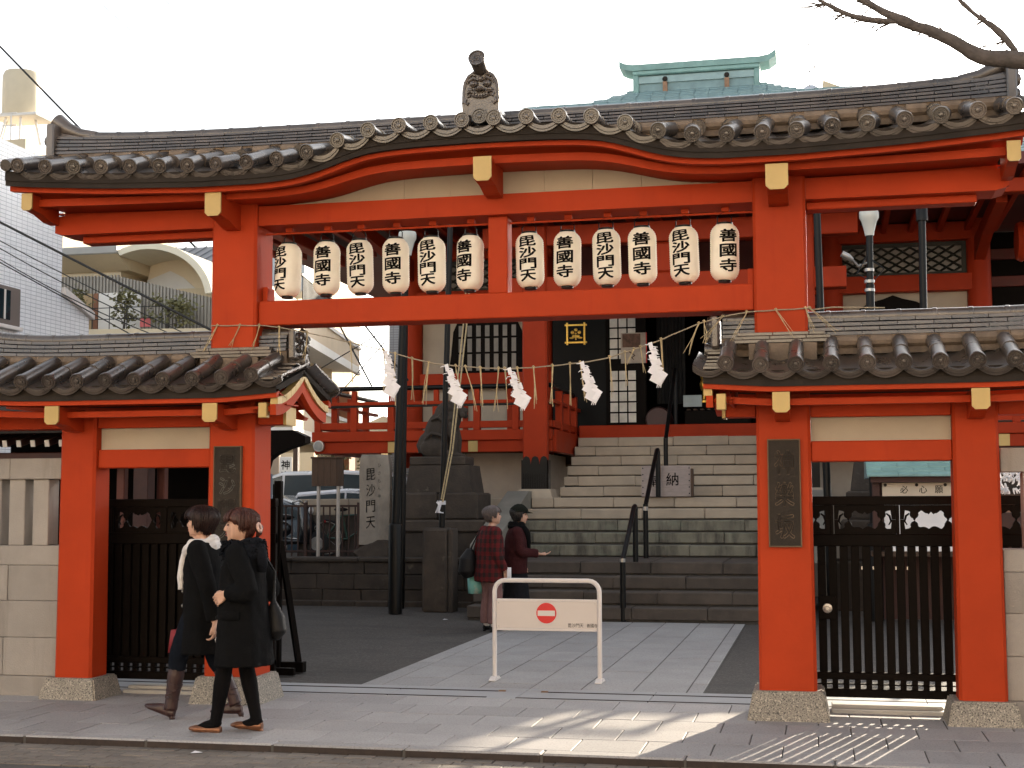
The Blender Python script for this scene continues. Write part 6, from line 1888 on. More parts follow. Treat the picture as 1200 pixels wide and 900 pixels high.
for (x, z) in ((3.3, 4.98), (3.45, 4.93), (3.72, 5.02), (3.85, 4.86), (2.9, 5.09), (2.75, 5.14), (2.62, 5.22), (2.95, 5.18), (2.75, 5.3), (3.1, 5.06)):
    for k in range(4):
        a = tgr.uniform(-.6, 1.2) * (-1 if k else 1)
        p = [(x, -.6, z)]
        for q in range(4): p.append((p[-1][0] - .05 * cos(a + .3 * q * tgr.uniform(-1, 1)) - .01, -.6 + .01 * q, p[-1][2] + .05 * sin(a + tgr.uniform(-.4, .4))))
        tw.tube(p, [.007, .0055, .0045, .004, .003], 4)
tb.tube([(4.05, -.62, 4.70), (4.0, -.6, 4.86), (4.05, -.6, 4.93)], [.05, .035, .01], 8)
tw.build("twigs", BARK, tr, kind="stuff")
tko = tb.build("trunk", BARK, tr, True)
sb_ = tko.modifiers.new("round", "SUBSURF"); sb_.levels = sb_.render_levels = 2
BKT = bpy.data.textures.new("bark_lumps", "CLOUDS"); BKT.noise_scale = .09; BKT.noise_depth = 3
dk = tko.modifiers.new("bark", "DISPLACE"); dk.texture = BKT; dk.strength = .022; dk.texture_coords = "LOCAL"
bd = thing("bird", (-11.0, 20, 18), "tiny dark bird flying at the upper left edge", "bird")
MB().ell((-14.13, 20, 15.0), (.10, .05, .04), 8, 5).ell((-14.24, 20, 15.03), (.04, .03, .03), 8, 5).add([(-14.12, 20, 15.02), (-14.05, 19.8, 15.12), (-14.20, 19.75, 15.16), (-14.20, 20, 15.03)], [(0, 1, 2, 3)]).add([(-14.12, 20, 15.02), (-14.02, 20.2, 15.08), (-14.15, 20.25, 15.1), (-14.20, 20, 15.03)], [(0, 1, 2, 3)]).build("body", WIRE, bd)

# ================================================================ SHOPS ACROSS THE STREET (unseen behind the viewer, added to bounce warm sunlight onto the gate)
for i, (x0, x1, h, col, nm) in enumerate(((-16, -6.2, 9.5, (.62, .50, .36), "ochre"), (-6, 4.8, 11.0, (.70, .62, .50), "cream"), (5, 15, 8.5, (.60, .46, .34), "tan"))):
    s_ = thing("unseen_shop", ((x0 + x1) / 2, -19, 0), f"{nm} unseen shop building added across the street to bounce warm light", "building")
    mt = M("shop_render_" + nm, col, .8, 2, .08)
    MB().box(x0, x1, -26, -19, 0, h).build("wall", mt, s_)
    for r in range(3):
        n = 3
        for k in range(n):
            xa = x0 + 1.0 + (x1 - x0 - 2) * k / n; z = 3.8 + 2.4 * r
            if z + 1.3 > h: continue
            f = MB().cham(xa, xa + 1.5, -19.0, -18.93, z, z + 1.3, .02).build("window", WRENDER, s_)
            MB().box(xa + .08, xa + 1.42, -18.929, -18.92, z + .08, z + 1.22).build("pane", GLASS, f)
    MB().cham(x0 + .3, x1 - .3, -19, -18.3, 2.7, 3.1, .03).build("canopy", WRENDER, s_)

nb_ = thing("added_dark_shed", (10, 26, 0), "low dark shed added behind the right end of the balcony to darken the gaps", "shed")
MB().box(6.2, 16, 24.5, 30, 0, 3.9).build("wall", M("dark_shed_board", (.05, .035, .03), .8, 4, .2), nb_)  # made-up shed: its dark wall closes gaps where bright sky showed
MB().prism([(24.1, 3.9), (27, 4.7), (30.4, 3.9)], 'x', 6.0, 16.2).build("roof", ZINC, nb_)
for x in (7.2, 8.6, 10): MB().cham(x, x + .9, 24.42, 24.498, 1.2, 2.6, .01).build("shutter", OLDWOOD, nb_)

for nm, (x, y), lab in (("paper_scrap", (-1.62, -1.90), "tiny white paper scrap lying on the road beside the kerb"), ("paper_scrap", (-2.62, 8.2), "tiny pale scrap lying on the forecourt asphalt before the stone post")):
    z = -.048 if y < 0 else -.006
    o = MB().add([(x - .035, y - .02, z), (x + .03, y - .025, z + .006), (x + .04, y + .015, z + .002), (x - .02, y + .025, z + .010)], [(0, 1, 2, 3)]).build(nm, WHITEPAPER)
    tag(o, lab, "paper", "litter on the ground")

# ================================================================ PEOPLE
CREASE = bpy.data.textures.new('cloth_creases', 'CLOUDS'); CREASE.noise_scale = .11; CREASE.noise_depth = 2
SKIN = M("skin", (.56, .33, .235), .55, 9, .08, .03, 60, stain=[((14, 14, 14), .55, .75, (.58, .27, .20), .35)])
def cloth(name, col, **k):
    return M(name, col, k.pop("rough", .9), k.pop("scale", 14), k.pop("var", .22), k.pop("bump", .5), k.pop("bscale", 130), spec=.07, **k)
BLACKWOOL = cloth("black_wool", (.006, .006, .0065))
NAVYWOOL = cloth("blue_black_wool", (.009, .010, .013), bscale=60, bump=.9)
TIGHTS = cloth("black_tights", (.005, .0045, .005), rough=.75)
DENIM = cloth("dark_denim", (.007, .009, .014))
HAIRB = M("dark_brown_hair", (.050, .017, .012), .42, 40, .5, .5, 120, stretch=(1, 1, .15), spec=.3, stain=[((90, 90, 9), .5, .7, (.10, .038, .024), .6)])
HAIRD = M("near_black_brown_hair", (.018, .008, .0065), .42, 40, .5, .5, 120, stretch=(1, 1, .15), spec=.25, stain=[((90, 90, 9), .5, .7, (.045, .018, .013), .6)])
HAIRG = M("grey_hair", (.115, .092, .085), .5, 40, .45, .5, 120, stretch=(1, 1, .15), spec=.4)
HAIRK = M("black_hair", (.012, .010, .010), .45, 40, .4, .5, 120, stretch=(1, 1, .15), spec=.5)
LIP = M("lip", (.42, .11, .09), .45, 20, .1)
EYE = M("dark_eye", (.015, .010, .008), .3, 20, .1)
KNIT = cloth("white_knit", (.66, .62, .60), bscale=45, bump=.9, var=.08)
BOOT = M("brown_boot_leather", (.034, .012, .010), .42, 12, .3, .35, 40)
SHOE = M("bronze_shoe_leather", (.19, .080, .040), .3, 12, .15, .1, 60, metal=.45)

HEADP = [(-.10, .20, .20, .19), (0.0, .335, .04, .13), (.05, .395, .15, .215), (.12, .412, .25, .275), (.20, .425, .31, .315), (.30, .43, .37, .345), (.40, .425, .415, .365), (.50, .415, .45, .38),
         (.58, .435, .47, .385), (.66, .445, .475, .385), (.76, .42, .465, .37), (.86, .345, .40, .32), (.93, .25, .30, .24), (.98, .13, .16, .13), (1.0, .03, .04, .03)]
_hf = curve_fn([(p[0], p[1]) for p in HEADP]); _hb = curve_fn([(p[0], p[2]) for p in HEADP]); _hw = curve_fn([(p[0], p[3]) for p in HEADP])
def head_pt(z, a, off=0.0):
    """a = 0 at the face, pi at the nape; unit head, chin at 0, crown at 1"""
    c, s = cos(a), sin(a)
    d = (_hf(z) if c > 0 else _hb(z)) + off
    w = _hw(z) + off
    e = .88
    return Vector((w * math.copysign(abs(s) ** e, s), d * math.copysign(abs(c) ** e, c), z))

class Fig:
    def __init__(s, name, label, loc, rz, Hh=1.58):
        s.t = thing("person", loc, label, "person"); s.t.rotation_euler = (0, 0, rz)
        s.M = Matrix.Translation(loc) @ Matrix.Rotation(rz, 4, 'Z')
        s.body = MB()
    def out(s, mb, name, mat, voxel=None, smooth=4, parent=None, sm=True):
        o = bpy.data.objects.new(name, mb.mesh(name, mat, sm, True))
        COL.objects.link(o); o.parent = parent or s.t
        if voxel:
            r = o.modifiers.new("merge", 'REMESH'); r.mode = 'VOXEL'; r.voxel_size = voxel; r.use_smooth_shade = True
            if smooth:
                k = o.modifiers.new("soften", 'SMOOTH'); k.iterations = smooth; k.factor = .5
            if name in ("coat", "jacket", "trousers", "skirt", "scarf", "tights"):
                d_ = o.modifiers.new("creases", 'DISPLACE'); d_.texture = CREASE; d_.strength = .004 if name == "tights" else .020; d_.mid_level = .5; d_.texture_coords = 'LOCAL'
        return o
    def ext(s, mb, name, mat, label, cat, loc, voxel=None, smooth=3):
        """a carried thing of its own, given in this figure's coordinates"""
        mb.xf(s.M)
        p = s.M @ Vector(loc)
        t = thing(name, p, label, cat)
        o = mb.build("body" if isinstance(name, str) else name, mat, t, True)
        if voxel:
            r = o.modifiers.new("merge", 'REMESH'); r.mode = 'VOXEL'; r.voxel_size = voxel; r.use_smooth_shade = True
            k = o.modifiers.new("soften", 'SMOOTH'); k.iterations = smooth
        return t

def rings_el(mb, rows, n=28, fold=0.0, ph=0.0, nf=7):
    """rows: (z, xc, yc, halfwidth, halfdepth)"""
    rs = []
    zmin, zmax = rows[0][0], rows[-1][0]
    for (z, xc, yc, w, d) in rows:
        ff = fold * max(0, 1 - (z - zmin) / max(.01, (zmax - zmin) * .7))
        ring = []
        for k in range(n):
            a = 2 * pi * k / n
            m_ = 1 + ff * sin(nf * a + ph + 2 * z) + ff * .6 * sin((nf - 3) * a + 1.3 * ph)
            ring.append((xc + w * m_ * math.copysign(abs(cos(a)) ** .9, cos(a)), yc + d * m_ * math.copysign(abs(sin(a)) ** .9, sin(a)), z))
        rs.append(ring)
    return mb.rings(rs)

def smooth_rows(rows, n=22):
    fs = [curve_fn([(r[0], r[i]) for r in rows]) for i in range(1, 5)]
    z0, z1 = rows[0][0], rows[-1][0]
    return [(z0 + (z1 - z0) * k / n, *[f(z0 + (z1 - z0) * k / n) for f in fs]) for k in range(n + 1)]

def hand(mb, w, d, nrm, side, curl=.5, L=.17):
    """w wrist, d pointing direction, nrm palm normal (where fingers curl to), side +1/-1 thumb side along d x nrm"""
    d = Vector(d).normalized(); nrm = Vector(nrm); nrm = (nrm - d * nrm.dot(d)).normalized(); u = d.cross(nrm) * side
    w = Vector(w)
    pl = L * .50
    for k in range(-2, 3):
        mb.tube([w + u * (.004 * k), w + d * pl * .5 + u * (.0130 * k), w + d * pl + u * (.0172 * k) - nrm * (.003 * abs(k))], [.016, .0145, .0115], 8)
    lens = [.40, .45, .42, .33]
    for k in range(4):
        b = w + d * pl + u * (.0312 - .0208 * k)
        spread = u * (.10 - .07 * k)
        p = b; ang = .25; pts = [b - d * .012]
        pts.append(p)
        for q, f in enumerate((.46, .31, .23)):
            ang += curl * (1.0 if q else .7)
            p = p + (d * cos(ang) + nrm * sin(ang) + spread * .5) .normalized() * (L * lens[k] * f * 1.12)
            pts.append(p)
        mb.tube(pts, [.0085, .0082, .0076, .0070, .0056], 8)
    b = w + d * pl * .30 + u * .024
    mb.tube([b - u * .010, b + u * .014 + d * .018 + nrm * .006, b + u * .022 + d * .040 + nrm * .014, b + u * .020 + d * .062 + nrm * .024], [.0135, .012, .0098, .0075], 8)

def build_head(F, base, scale, yaw, pitch, hairmat, hair_fn, mouth_open=0.0, brow=True):
    """base = chin-level centre of the neck axis; returns transform"""
    T = Matrix.Translation(base) @ Matrix.Rotation(yaw, 4, 'Z') @ Matrix.Rotation(pitch, 4, 'X') @ Matrix.Scale(scale, 4)
    m = MB()
    n = 26
    rs = []
    zs = [-.10, -.03, 0, .025, .05, .09, .14, .20, .27, .34, .41, .48, .54, .60, .66, .73, .80, .86, .91, .95, .98, 1.0]
    for z in zs:
        ring = []
        for k in range(n):
            a = 2 * pi * k / n
            p = head_pt(max(z, -.09), a)
            # sockets and cheeks
            sx = abs(p.x)
            if p.y > 0:
                p.y -= .040 * math.exp(-((sx - .16) / .075) ** 2 - ((z - .50) / .050) ** 2)
                p.y += .016 * math.exp(-((sx - .20) / .09) ** 2 - ((z - .36) / .08) ** 2)
                p.y -= .020 * math.exp(-((z - .135) / .025) ** 2 - (sx / .14) ** 2)
            ring.append(p)
        rs.append(ring)
    m.rings(rs)
    m.tube([(0, .395, .53), (0, .435, .46), (0, .475, .385), (0, .488, .345), (0, .43, .30)], [.035, .040, .050, .056, .03], 10)
    for s in (-1, 1): m.ell((s * .045, .43, .335), (.035, .045, .030), 8, 6)
    m.ell((0, .405, .235), (.105, .050, .026), 12, 6); m.ell((0, .400, .178 - mouth_open * .4), (.090, .048, .028), 12, 6)
    m.ell((0, .345, .035), (.10, .07, .055), 10, 6)
    for s in (-1, 1):
        m.ell((s * .375, -.045, .43), (.035, .075, .125), 10, 8, Matrix.Rotation(-.2, 3, 'X'))
    F.body.add([T @ Vector(v) for v in m.v], m.f)
    for nm, mat, parts in (("lips", LIP, [((0, .432, .240), (.098, .042, .020)), ((0, .428, .182 - mouth_open * .4), (.086, .042, .023))]),
                           ("eyes", EYE, [((-.160, .384, .497), (.070, .040, .026)), ((.160, .384, .497), (.070, .040, .026))]),
                           ("brows", hairmat, [((-.170, .416, .590), (.090, .030, .016)), ((.170, .416, .590), (.090, .030, .016))])):
        for c, r in parts:
            q = MB().ell(c, r, 12, 6); q.xf(T)
            F.out(q, nm[:-1] if nm != "lips" else "lip", mat)
    if mouth_open:
        q = MB().ell((0, .428, .212 - mouth_open * .2), (.060, .025, .016), 10, 6); q.xf(T); F.out(q, "mouth_gap", EYE)
    hr = MB(); hair_fn(hr)
    hr.xf(T)
    F.out(hr, "hair", hairmat)
    return T

def hair_shell(h, zlow, face_a, seed, thick=.07, fringe=.62, back=0.0, flare=0.0, strands=150, side_low=None):
    """cap of hair: zlow(a) lowest z at angle a, open at |a| < face_a below the fringe"""
    g = random.Random(seed)
    n = 56; rows = 26
    def low(a):
        if abs(a) < face_a: return fringe + .03 * sin(9 * a + seed) + .018 * sin(23 * a) - .10 * (abs(a) / face_a) ** 3
        q = min(1, (abs(a) - face_a) / .35)
        return fringe * (1 - q) + zlow(a) * q + .022 * sin(13 * a + seed) + .016 * sin(29 * a)
    rs = []
    for j in range(rows + 1):
        ring = []
        for k in range(n):
            a = -pi + 2 * pi * k / n
            lo = low(a)
            t = j / rows
            z = lo + (1.0 - lo) * t
            f = thick * (1 - .25 * t) * min(1, .35 + 2.6 * t) + flare * max(0, 1 - t * 2.2) * (1 if abs(a) > face_a else 0) + back * max(0, -cos(a)) * math.exp(-((z - .62) / .25) ** 2)
            f += .012 * sin(17 * a + 3 * z + seed) + .008 * sin(31 * a - 5 * z)
            zz = max(z, .10)
            p = head_pt(zz, a, f)
            p.z = z + (.055 if t > .99 else .05 * t * t)
            ring.append(p)
        rs.append(ring)
    inner = []
    for k in range(n):
        a = -pi + 2 * pi * k / n
        lo = low(a); p = head_pt(max(lo + .03, .1), a, -.03); p.z = lo + .03
        inner.append(p)
    h.rings([inner] + rs)
    for q in range(strands):
        a = g.uniform(face_a + .25, pi) * g.choice((-1, 1)) if q % 4 else g.uniform(-face_a * .6, face_a * .6); lo = low(a) - g.uniform(-.03, .05)
        z1 = g.uniform(.80, .98); pts = []; fly = g.uniform(.0, .034)
        da = g.uniform(-.12, .12)
        for i in range(6):
            u = i / 5; z = z1 + (lo - z1) * u; aa = a + da * u
            f = thick + fly * (.3 + u) + flare * max(0, 1 - (1 - u) * 2.2) * (1 if abs(aa) > face_a else 0) + back * max(0, -cos(aa)) * math.exp(-((z - .62) / .25) ** 2)
            p = head_pt(max(z, .10), aa, f); p.z = z + .05 * (1 - u) ** 2 * z1
            pts.append(p)
        h.tube(pts, [.008, .014, .016, .014, .010, .003], 5)

def cr(pts, rad, sub=4):
    """Catmull-Rom: rounded joints instead of kinks"""
    P_ = [Vector(p) for p in pts]; out, ro = [], []
    for i in range(len(P_) - 1):
        p0, p1, p2, p3 = P_[max(i - 1, 0)], P_[i], P_[i + 1], P_[min(i + 2, len(P_) - 1)]
        for k in range(sub):
            t = k / sub
            out.append(.5 * ((2 * p1) + (p2 - p0) * t + (2 * p0 - 5 * p1 + 4 * p2 - p3) * t * t + (3 * p1 - p0 - 3 * p2 + p3) * t ** 3))
            ro.append(rad[i] + (rad[i + 1] - rad[i]) * t)
    return out + [P_[-1]], ro + [rad[-1]]

def base_body(F, hips, knees, ankles, sh, el, wr, neckb=(0, -.01, 1.30), chin=(0, .03, 1.36), torso_dx=0, leg_r=1.0, toes=None):
    b = F.body
    rings_el(b, smooth_rows([(.76, 0, 0, .135, .10), (.86, 0, -.005, .165, .118), (1.0, 0, .0, .128, .098), (1.12, 0, .012, .145, .108), (1.21, 0, .005, .165, .100), (1.27, 0, -.008, .135, .070), (1.315, 0, -.010, .055, .052)], 16))
    b.tube([neckb, (neckb[0], neckb[1] + .008, neckb[2] + .03), chin], [.052, .047, .046], 12)
    for i in range(2):
        h, k, a = Vector(hips[i]), Vector(knees[i]), Vector(ankles[i])
        mid = k.lerp(a, .32)
        b.tube([h, h.lerp(k, .5), k + Vector((0, 0, .04)), k, mid, k.lerp(a, .7), a], [.086 * leg_r, .073 * leg_r, .056 * leg_r, .052 * leg_r, .053 * leg_r, .040 * leg_r, .034 * leg_r], 12)
        s_, e, w = Vector(sh[i]), Vector(el[i]), Vector(wr[i])
        b.tube([s_ + Vector((-.03 if s_.x > 0 else .03, 0, .01)), s_, s_.lerp(e, .5), e, e.lerp(w, .4), w], [.05, .049, .042, .036, .034, .024], 12)
def foot_pts(a, yaw=0.0, L=.23, pitch=0.0):
    a = Vector(a); d = Vector((sin(yaw), cos(yaw), 0)); up = Vector((0, 0, 1))
    d2 = d * cos(pitch) + up * sin(pitch); u2 = up * cos(pitch) - d * sin(pitch)
    heel = a - d * .045 - u2 * (a.z - .035 if pitch == 0 else .055)
    return heel, d2, u2

def shoe(F, name, a, mat, yaw=0, L=.235, pitch=0.0, heel_h=.012, boot=None, flat_open=False):
    """a = ankle joint"""
    heel, d, u = foot_pts(a, yaw, L, pitch)
    sd = d.cross(u)
    m = MB()
    rows = [(0.0, .026, .030, .035), (.04, .032, .042 if not flat_open else .036, .036), (.09, .031, .055 if not flat_open else .030, .032), (.14, .038, .042 if not flat_open else .030, .026), (.19, .037, .026, .022), (.222, .024, .016, .015), (.238, .008, .008, .012)]
    rs = []
    for (q, w, h, zc) in rows:
        q = q * L / .235
        c = heel + d * q
        ring = []
        for k in range(16):
            t = 2 * pi * k / 16
            vz = sin(t) * h if sin(t) > 0 else sin(t) * min(h, zc)
            ring.append(c + sd * (w * cos(t)) + u * vz)
        rs.append(ring)
    m.rings(rs)
    m.tube([heel - u * .028 + d * .012, heel - u * (.034 + heel_h) + d * .012], [.024, .020], 10)
    if boot:
        m.tube(boot, [.050, .050, .056, .062, .060][:len(boot)], 16)
    return F.out(m, name, mat, .0065 if boot else .005, 2)

R_ = lambda s, x: s * x
# ---------------------------------------------------------------- woman with the dark fur collar (nearer)
B = Fig("person", "woman walking left in black coat, black tights and bronze flat shoes, nearer the kerb", (-1.545, -1.315, 0), pi / 2)
hipsB = [(-.085, 0, .84), (.085, 0, .84)]
kneesB = [(-.075, .105, .455), (.075, .005, .450)]
ankB = [(-.060, .175, .070), (.060, -.085, .078)]
shB = [(-.165, -.01, 1.255), (.165, -.01, 1.255)]
elB = [(-.245, -.125, 1.005), (.225, -.10, 1.00)]
wrB = [(-.200, .035, .985), (.20, .06, .86)]
base_body(B, hipsB, kneesB, ankB, shB, elB, wrB, chin=(0, .035, 1.37))
hand(B.body, (-.196, .045, .985), (.10, .85, -.50), (1, 0, -.1), -1, .42)
hand(B.body, (.20, .065, .855), (0, .5, -1), (-1, 0, 0), 1, .6)
for i, (a, yw) in enumerate(((ankB[0], 0), (ankB[1], .05))):
    heel, d, u = foot_pts(a, yw)
    B.body.tube([heel + d * .02 - u * .008, heel + d * .10 - u * .012, heel + d * .19 - u * .018], [.018, .016, .012], 10)
def hairB(h):
    hair_shell(h, lambda a: .27 if abs(a) < 1.75 else (.34 if abs(a) < 2.1 else .06), 1.28, 3, .068, .62, .06, .0, 260)
    h.tube([(0, -.50, .52), (0, -.60, .40), (0, -.58, .22), (0, -.50, .08)], [.12, .13, .10, .03], 10)
build_head(B, (0, .030, 1.350), .226, .38, .0, HAIRB, hairB, mouth_open=.05)
q = MB(); Tq = Matrix.Translation((0, .02, 1.345)) @ Matrix.Scale(.222, 4)
q.tube([(.13 * cos(t), -.60 + .04 * sin(t), .44 + .13 * sin(t)) for t in [i * pi / 6 for i in range(13)]], .055, 8); q.xf(Tq)
B.out(q, "hair_tie", M("pale_pink_band", (.55, .36, .30), .8, 20, .2), .006)
B.out(B.body, "body", SKIN, .0050, 1)
lg = MB()
for i in range(2):
    h, k, a = Vector(hipsB[i]), Vector(kneesB[i]), Vector(ankB[i])
    lg.tube(*cr([h, h.lerp(k, .5), k + Vector((0, 0, .04)), k, k.lerp(a, .32), k.lerp(a, .7), a, a + Vector((0, .0, -.03))], [.092, .078, .061, .057, .059, .046, .040, .038]), 16)
    heel, d, u = foot_pts(a)
    lg.tube([Vector(a) - d * .012, heel + d * .075 + u * .020, heel + d * .13 + u * .008, heel + d * .19 - u * .010], [.038, .037, .030, .018], 12)
    lg.tube([Vector(a), heel + d * .012 + u * .012], [.036, .026], 12)
B.out(lg, "tights", TIGHTS, .008, 2)
shoe(B, "shoe", ankB[0], SHOE, 0, .245, 0.03, .004, flat_open=True); shoe(B, "shoe", ankB[1], SHOE, .05, .245, 0, .004, flat_open=True)
ct = MB()
rings_el(ct, smooth_rows([(.470, 0, -.010, .235, .198), (.60, 0, -.010, .228, .192), (.80, 0, -.005, .212, .178), (.95, 0, 0, .200, .160), (1.08, 0, .005, .196, .150), (1.18, 0, .0, .200, .135), (1.25, 0, -.008, .185, .110), (1.29, 0, -.012, .135, .090), (1.33, 0, -.012, .085, .078)], 26), 40, .035, .6, 8)
for i in range(2):
    s_, e, w = Vector(shB[i]), Vector(elB[i]), Vector(wrB[i])
    ct.tube(*cr([s_ + Vector((.05 if i == 0 else -.05, 0, .0)), s_, s_.lerp(e, .5) + Vector((0, -.008, 0)), e + Vector((0, -.012, -.004)), e.lerp(w, .25) + Vector((0, 0, -.012)), e.lerp(w, .6), e.lerp(w, .96)], [.070, .078, .073, .070, .068, .060, .054]), 16)
cto = B.out(ct, "coat", BLACKWOOL, .0095, 3)
for i, z in enumerate((1.16, 1.04, .92, .80)):
    B.out(MB().ell((-.03, .155 + .012 * i, z), (.016, .008, .016), 12, 6), "button", BLKMETAL)
B.out(MB().cham(-.225, -.205, -.06, .08, .80, .86, .004), "pocket_flap", BLACKWOOL)
sc_ = MB()
for (r, z, th, yy) in ((.112, 1.285, .048, -.010), (.096, 1.325, .040, -.016), (.124, 1.245, .044, -.008)):
    sc_.tube([(r * cos(t), yy + r * .95 * sin(t), z + .012 * sin(2 * t + z * 9)) for t in [i * pi / 10 for i in range(21)]], [th * (1 + .12 * sin(i * 2.3)) for i in range(21)], 10)
sc_.tube([(-.04, -.10, 1.29), (-.06, -.155, 1.27), (-.06, -.165, 1.19), (-.055, -.16, 1.13)], [.04, .042, .04, .03], 10)
g = random.Random(4)
for k in range(260):
    t = g.uniform(0, 2 * pi); z = g.uniform(1.215, 1.355); r = .152 - abs(z - 1.27) * .30
    p = Vector((r * cos(t), r * sin(t), z)); dd = Vector((cos(t) + g.uniform(-.5, .5), sin(t) + g.uniform(-.5, .5), g.uniform(-.7, .7))).normalized()
    sc_.tube([p, p + dd * .022 , p + dd * .030 + Vector((0, 0, -.01))], [.007, .005, .002], 4)
B.out(sc_, "fur_collar", NAVYWOOL)
bg_ = MB()
bg_.tube([(.10, -.185, .90), (.11, -.205, .80), (.11, -.215, .70), (.10, -.200, .64)], [.03, .062, .070, .03], 14)
bg_.tube([(.10, -.185, .90), (.14, -.18, 1.12), (.155, -.06, 1.285), (.15, .05, 1.27), (.14, .10, 1.1), (.13, -.05, .93)], [.018, .012, .012, .012, .012, .012], 8)
B.ext(bg_, "shoulder_bag", M("black_leather", (.007, .0065, .007), .55, 10, .2, .2, 40, spec=.25), "black shoulder bag hanging behind the woman in bronze shoes", "bag", (.10, -.25, .58), .010)

# ---------------------------------------------------------------- woman with the white scarf
A = Fig("person", "woman walking left in a black coat, white scarf and brown boots, beside the slatted gate", (-2.105, -.755, 0), pi / 2)
hipsA = [(-.085, 0, .85), (.085, 0, .85)]
kneesA = [(-.105, .150, .475), (.105, -.045, .460)]
ankA = [(-.115, .205, .095), (.125, -.215, .110)]
shA = [(-.165, -.01, 1.265), (.165, -.01, 1.265)]
elA = [(-.215, -.120, 1.00), (.215, .03, .98)]
wrA = [(-.175, -.165, .735), (.165, .165, .735)]
base_body(A, hipsA, kneesA, ankA, shA, elA, wrA, chin=(0, .04, 1.385))
hand(A.body, (-.175, -.168, .73), (.05, -.05, -1), (0, .9, 0), -1, .55)
hand(A.body, (.165, .17, .73), (0, .25, -1), (-1, 0, 0), 1, .95)
def hairA(h):
    hair_shell(h, lambda a: .17 if abs(a) < 2.3 else .06, 1.20, 7, .085, .61, .05, .02, 280)
build_head(A, (0, .036, 1.365), .228, -.05, .03, HAIRD, hairA, mouth_open=.03)
A.out(A.body, "body", SKIN, .0050, 1)
tr_a = MB()
for i in range(2):
    h, k, a = Vector(hipsA[i]), Vector(kneesA[i]), Vector(ankA[i])
    tr_a.tube(*cr([h, h.lerp(k, .5), k, k.lerp(a, .3)], [.105, .092, .074, .064]), 16)
A.out(tr_a, "trousers", DENIM, .009, 3)
for i, (yw, pt_) in enumerate(((.05, .22), (-.05, -.10))):
    k, a = Vector(kneesA[i]), Vector(ankA[i])
    sh_ = [a + Vector((0, .0, -.02)), k.lerp(a, .85), k.lerp(a, .62), k.lerp(a, .40), k.lerp(a, .22)]
    shoe(A, "boot", a, BOOT, yw, .255, pt_, .030, boot=sh_)
    fl = MB()
    for j in range(4):
        c = k.lerp(a, .55 + .10 * j)
        fl.tube([c + Vector(((.058 - .003 * j) * cos(t), (.058 - .003 * j) * sin(t), .014 * sin(t + j * 1.7))) for t in [q * pi / 8 for q in range(17)]], .007, 6)
    A.out(fl, "boot_fold", BOOT, .006, 2)
ct = MB()
rings_el(ct, smooth_rows([(.485, 0, -.015, .225, .165), (.62, 0, -.012, .218, .160), (.80, 0, -.006, .205, .150), (.95, 0, 0, .195, .138), (1.08, 0, .004, .196, .138), (1.19, 0, 0, .200, .130), (1.26, 0, -.008, .185, .108), (1.30, 0, -.012, .135, .088), (1.345, 0, -.012, .080, .072)], 26), 40, .035, 2.1, 7)
for i in range(2):
    s_, e, w = Vector(shA[i]), Vector(elA[i]), Vector(wrA[i])
    ct.tube(*cr([s_ + Vector((.05 if i == 0 else -.05, 0, 0)), s_, s_.lerp(e, .5), e, e.lerp(w, .3), e.lerp(w, .6), e.lerp(w, .95)], [.068, .075, .070, .066, .062, .056, .052]), 16)
A.out(ct, "coat", BLACKWOOL, .0095, 3)
for z in (.95, .84):
    A.out(MB().ell((-.06, .150, z), (.014, .008, .014), 12, 6), "button", STEEL)
sf = MB()
for (r, z, th, yy) in ((.108, 1.268, .044, .028), (.092, 1.318, .034, .018)):
    sf.tube([(r * cos(t), yy + r * 1.0 * sin(t), z - .020 * sin(t) + .010 * sin(3 * t)) for t in [i * pi / 10 for i in range(21)]], [th * (1 + .10 * sin(i * 1.9)) for i in range(21)], 10)
for k in range(4):
    sf.tube([(-.055 + .03 * k, .125, 1.27), (-.062 + .03 * k, .158, 1.17), (-.062 + .028 * k, .165, 1.08), (-.058 + .026 * k, .166, .965)], [.026, .026, .024, .020], 8)
A.out(sf, "scarf", KNIT, .006, 2)
rb_ = MB()
rb_.frus(.165, .245, .465, .640, .05, .105, .045, .085)
rb_.tube([(.165, .19, .64), (.165, .19, .70), (.165, .245, .715), (.165, .30, .64)], .008, 6)
A.ext(rb_, "handbag", M("dark_red_leather", (.20, .010, .012), .5, 10, .25, .2, 40), "small dark red handbag carried by the woman in brown boots", "bag", (.165, .245, .465))
pp = MB().cham(.09, .095, .13, .17, .53, .69, .001)
pp.xf(Matrix.Translation((0, -.02, 0)))
A.ext(pp, "paper_sheet", WHITEPAPER, "folded white paper held next to the dark red handbag", "paper", (.09, .15, .53))
fb = MB().ell((-.16, -.195, .60), (.018, .03, .035), 10, 6)
A.ext(fb.tube([(-.165, -.215, .70), (-.165, -.215, .63)], .012, 6), "small_pouch", WHITEPAPER, "little white pouch dangling from the hand of the woman in brown boots", "pouch", (-.16, -.195, .58))

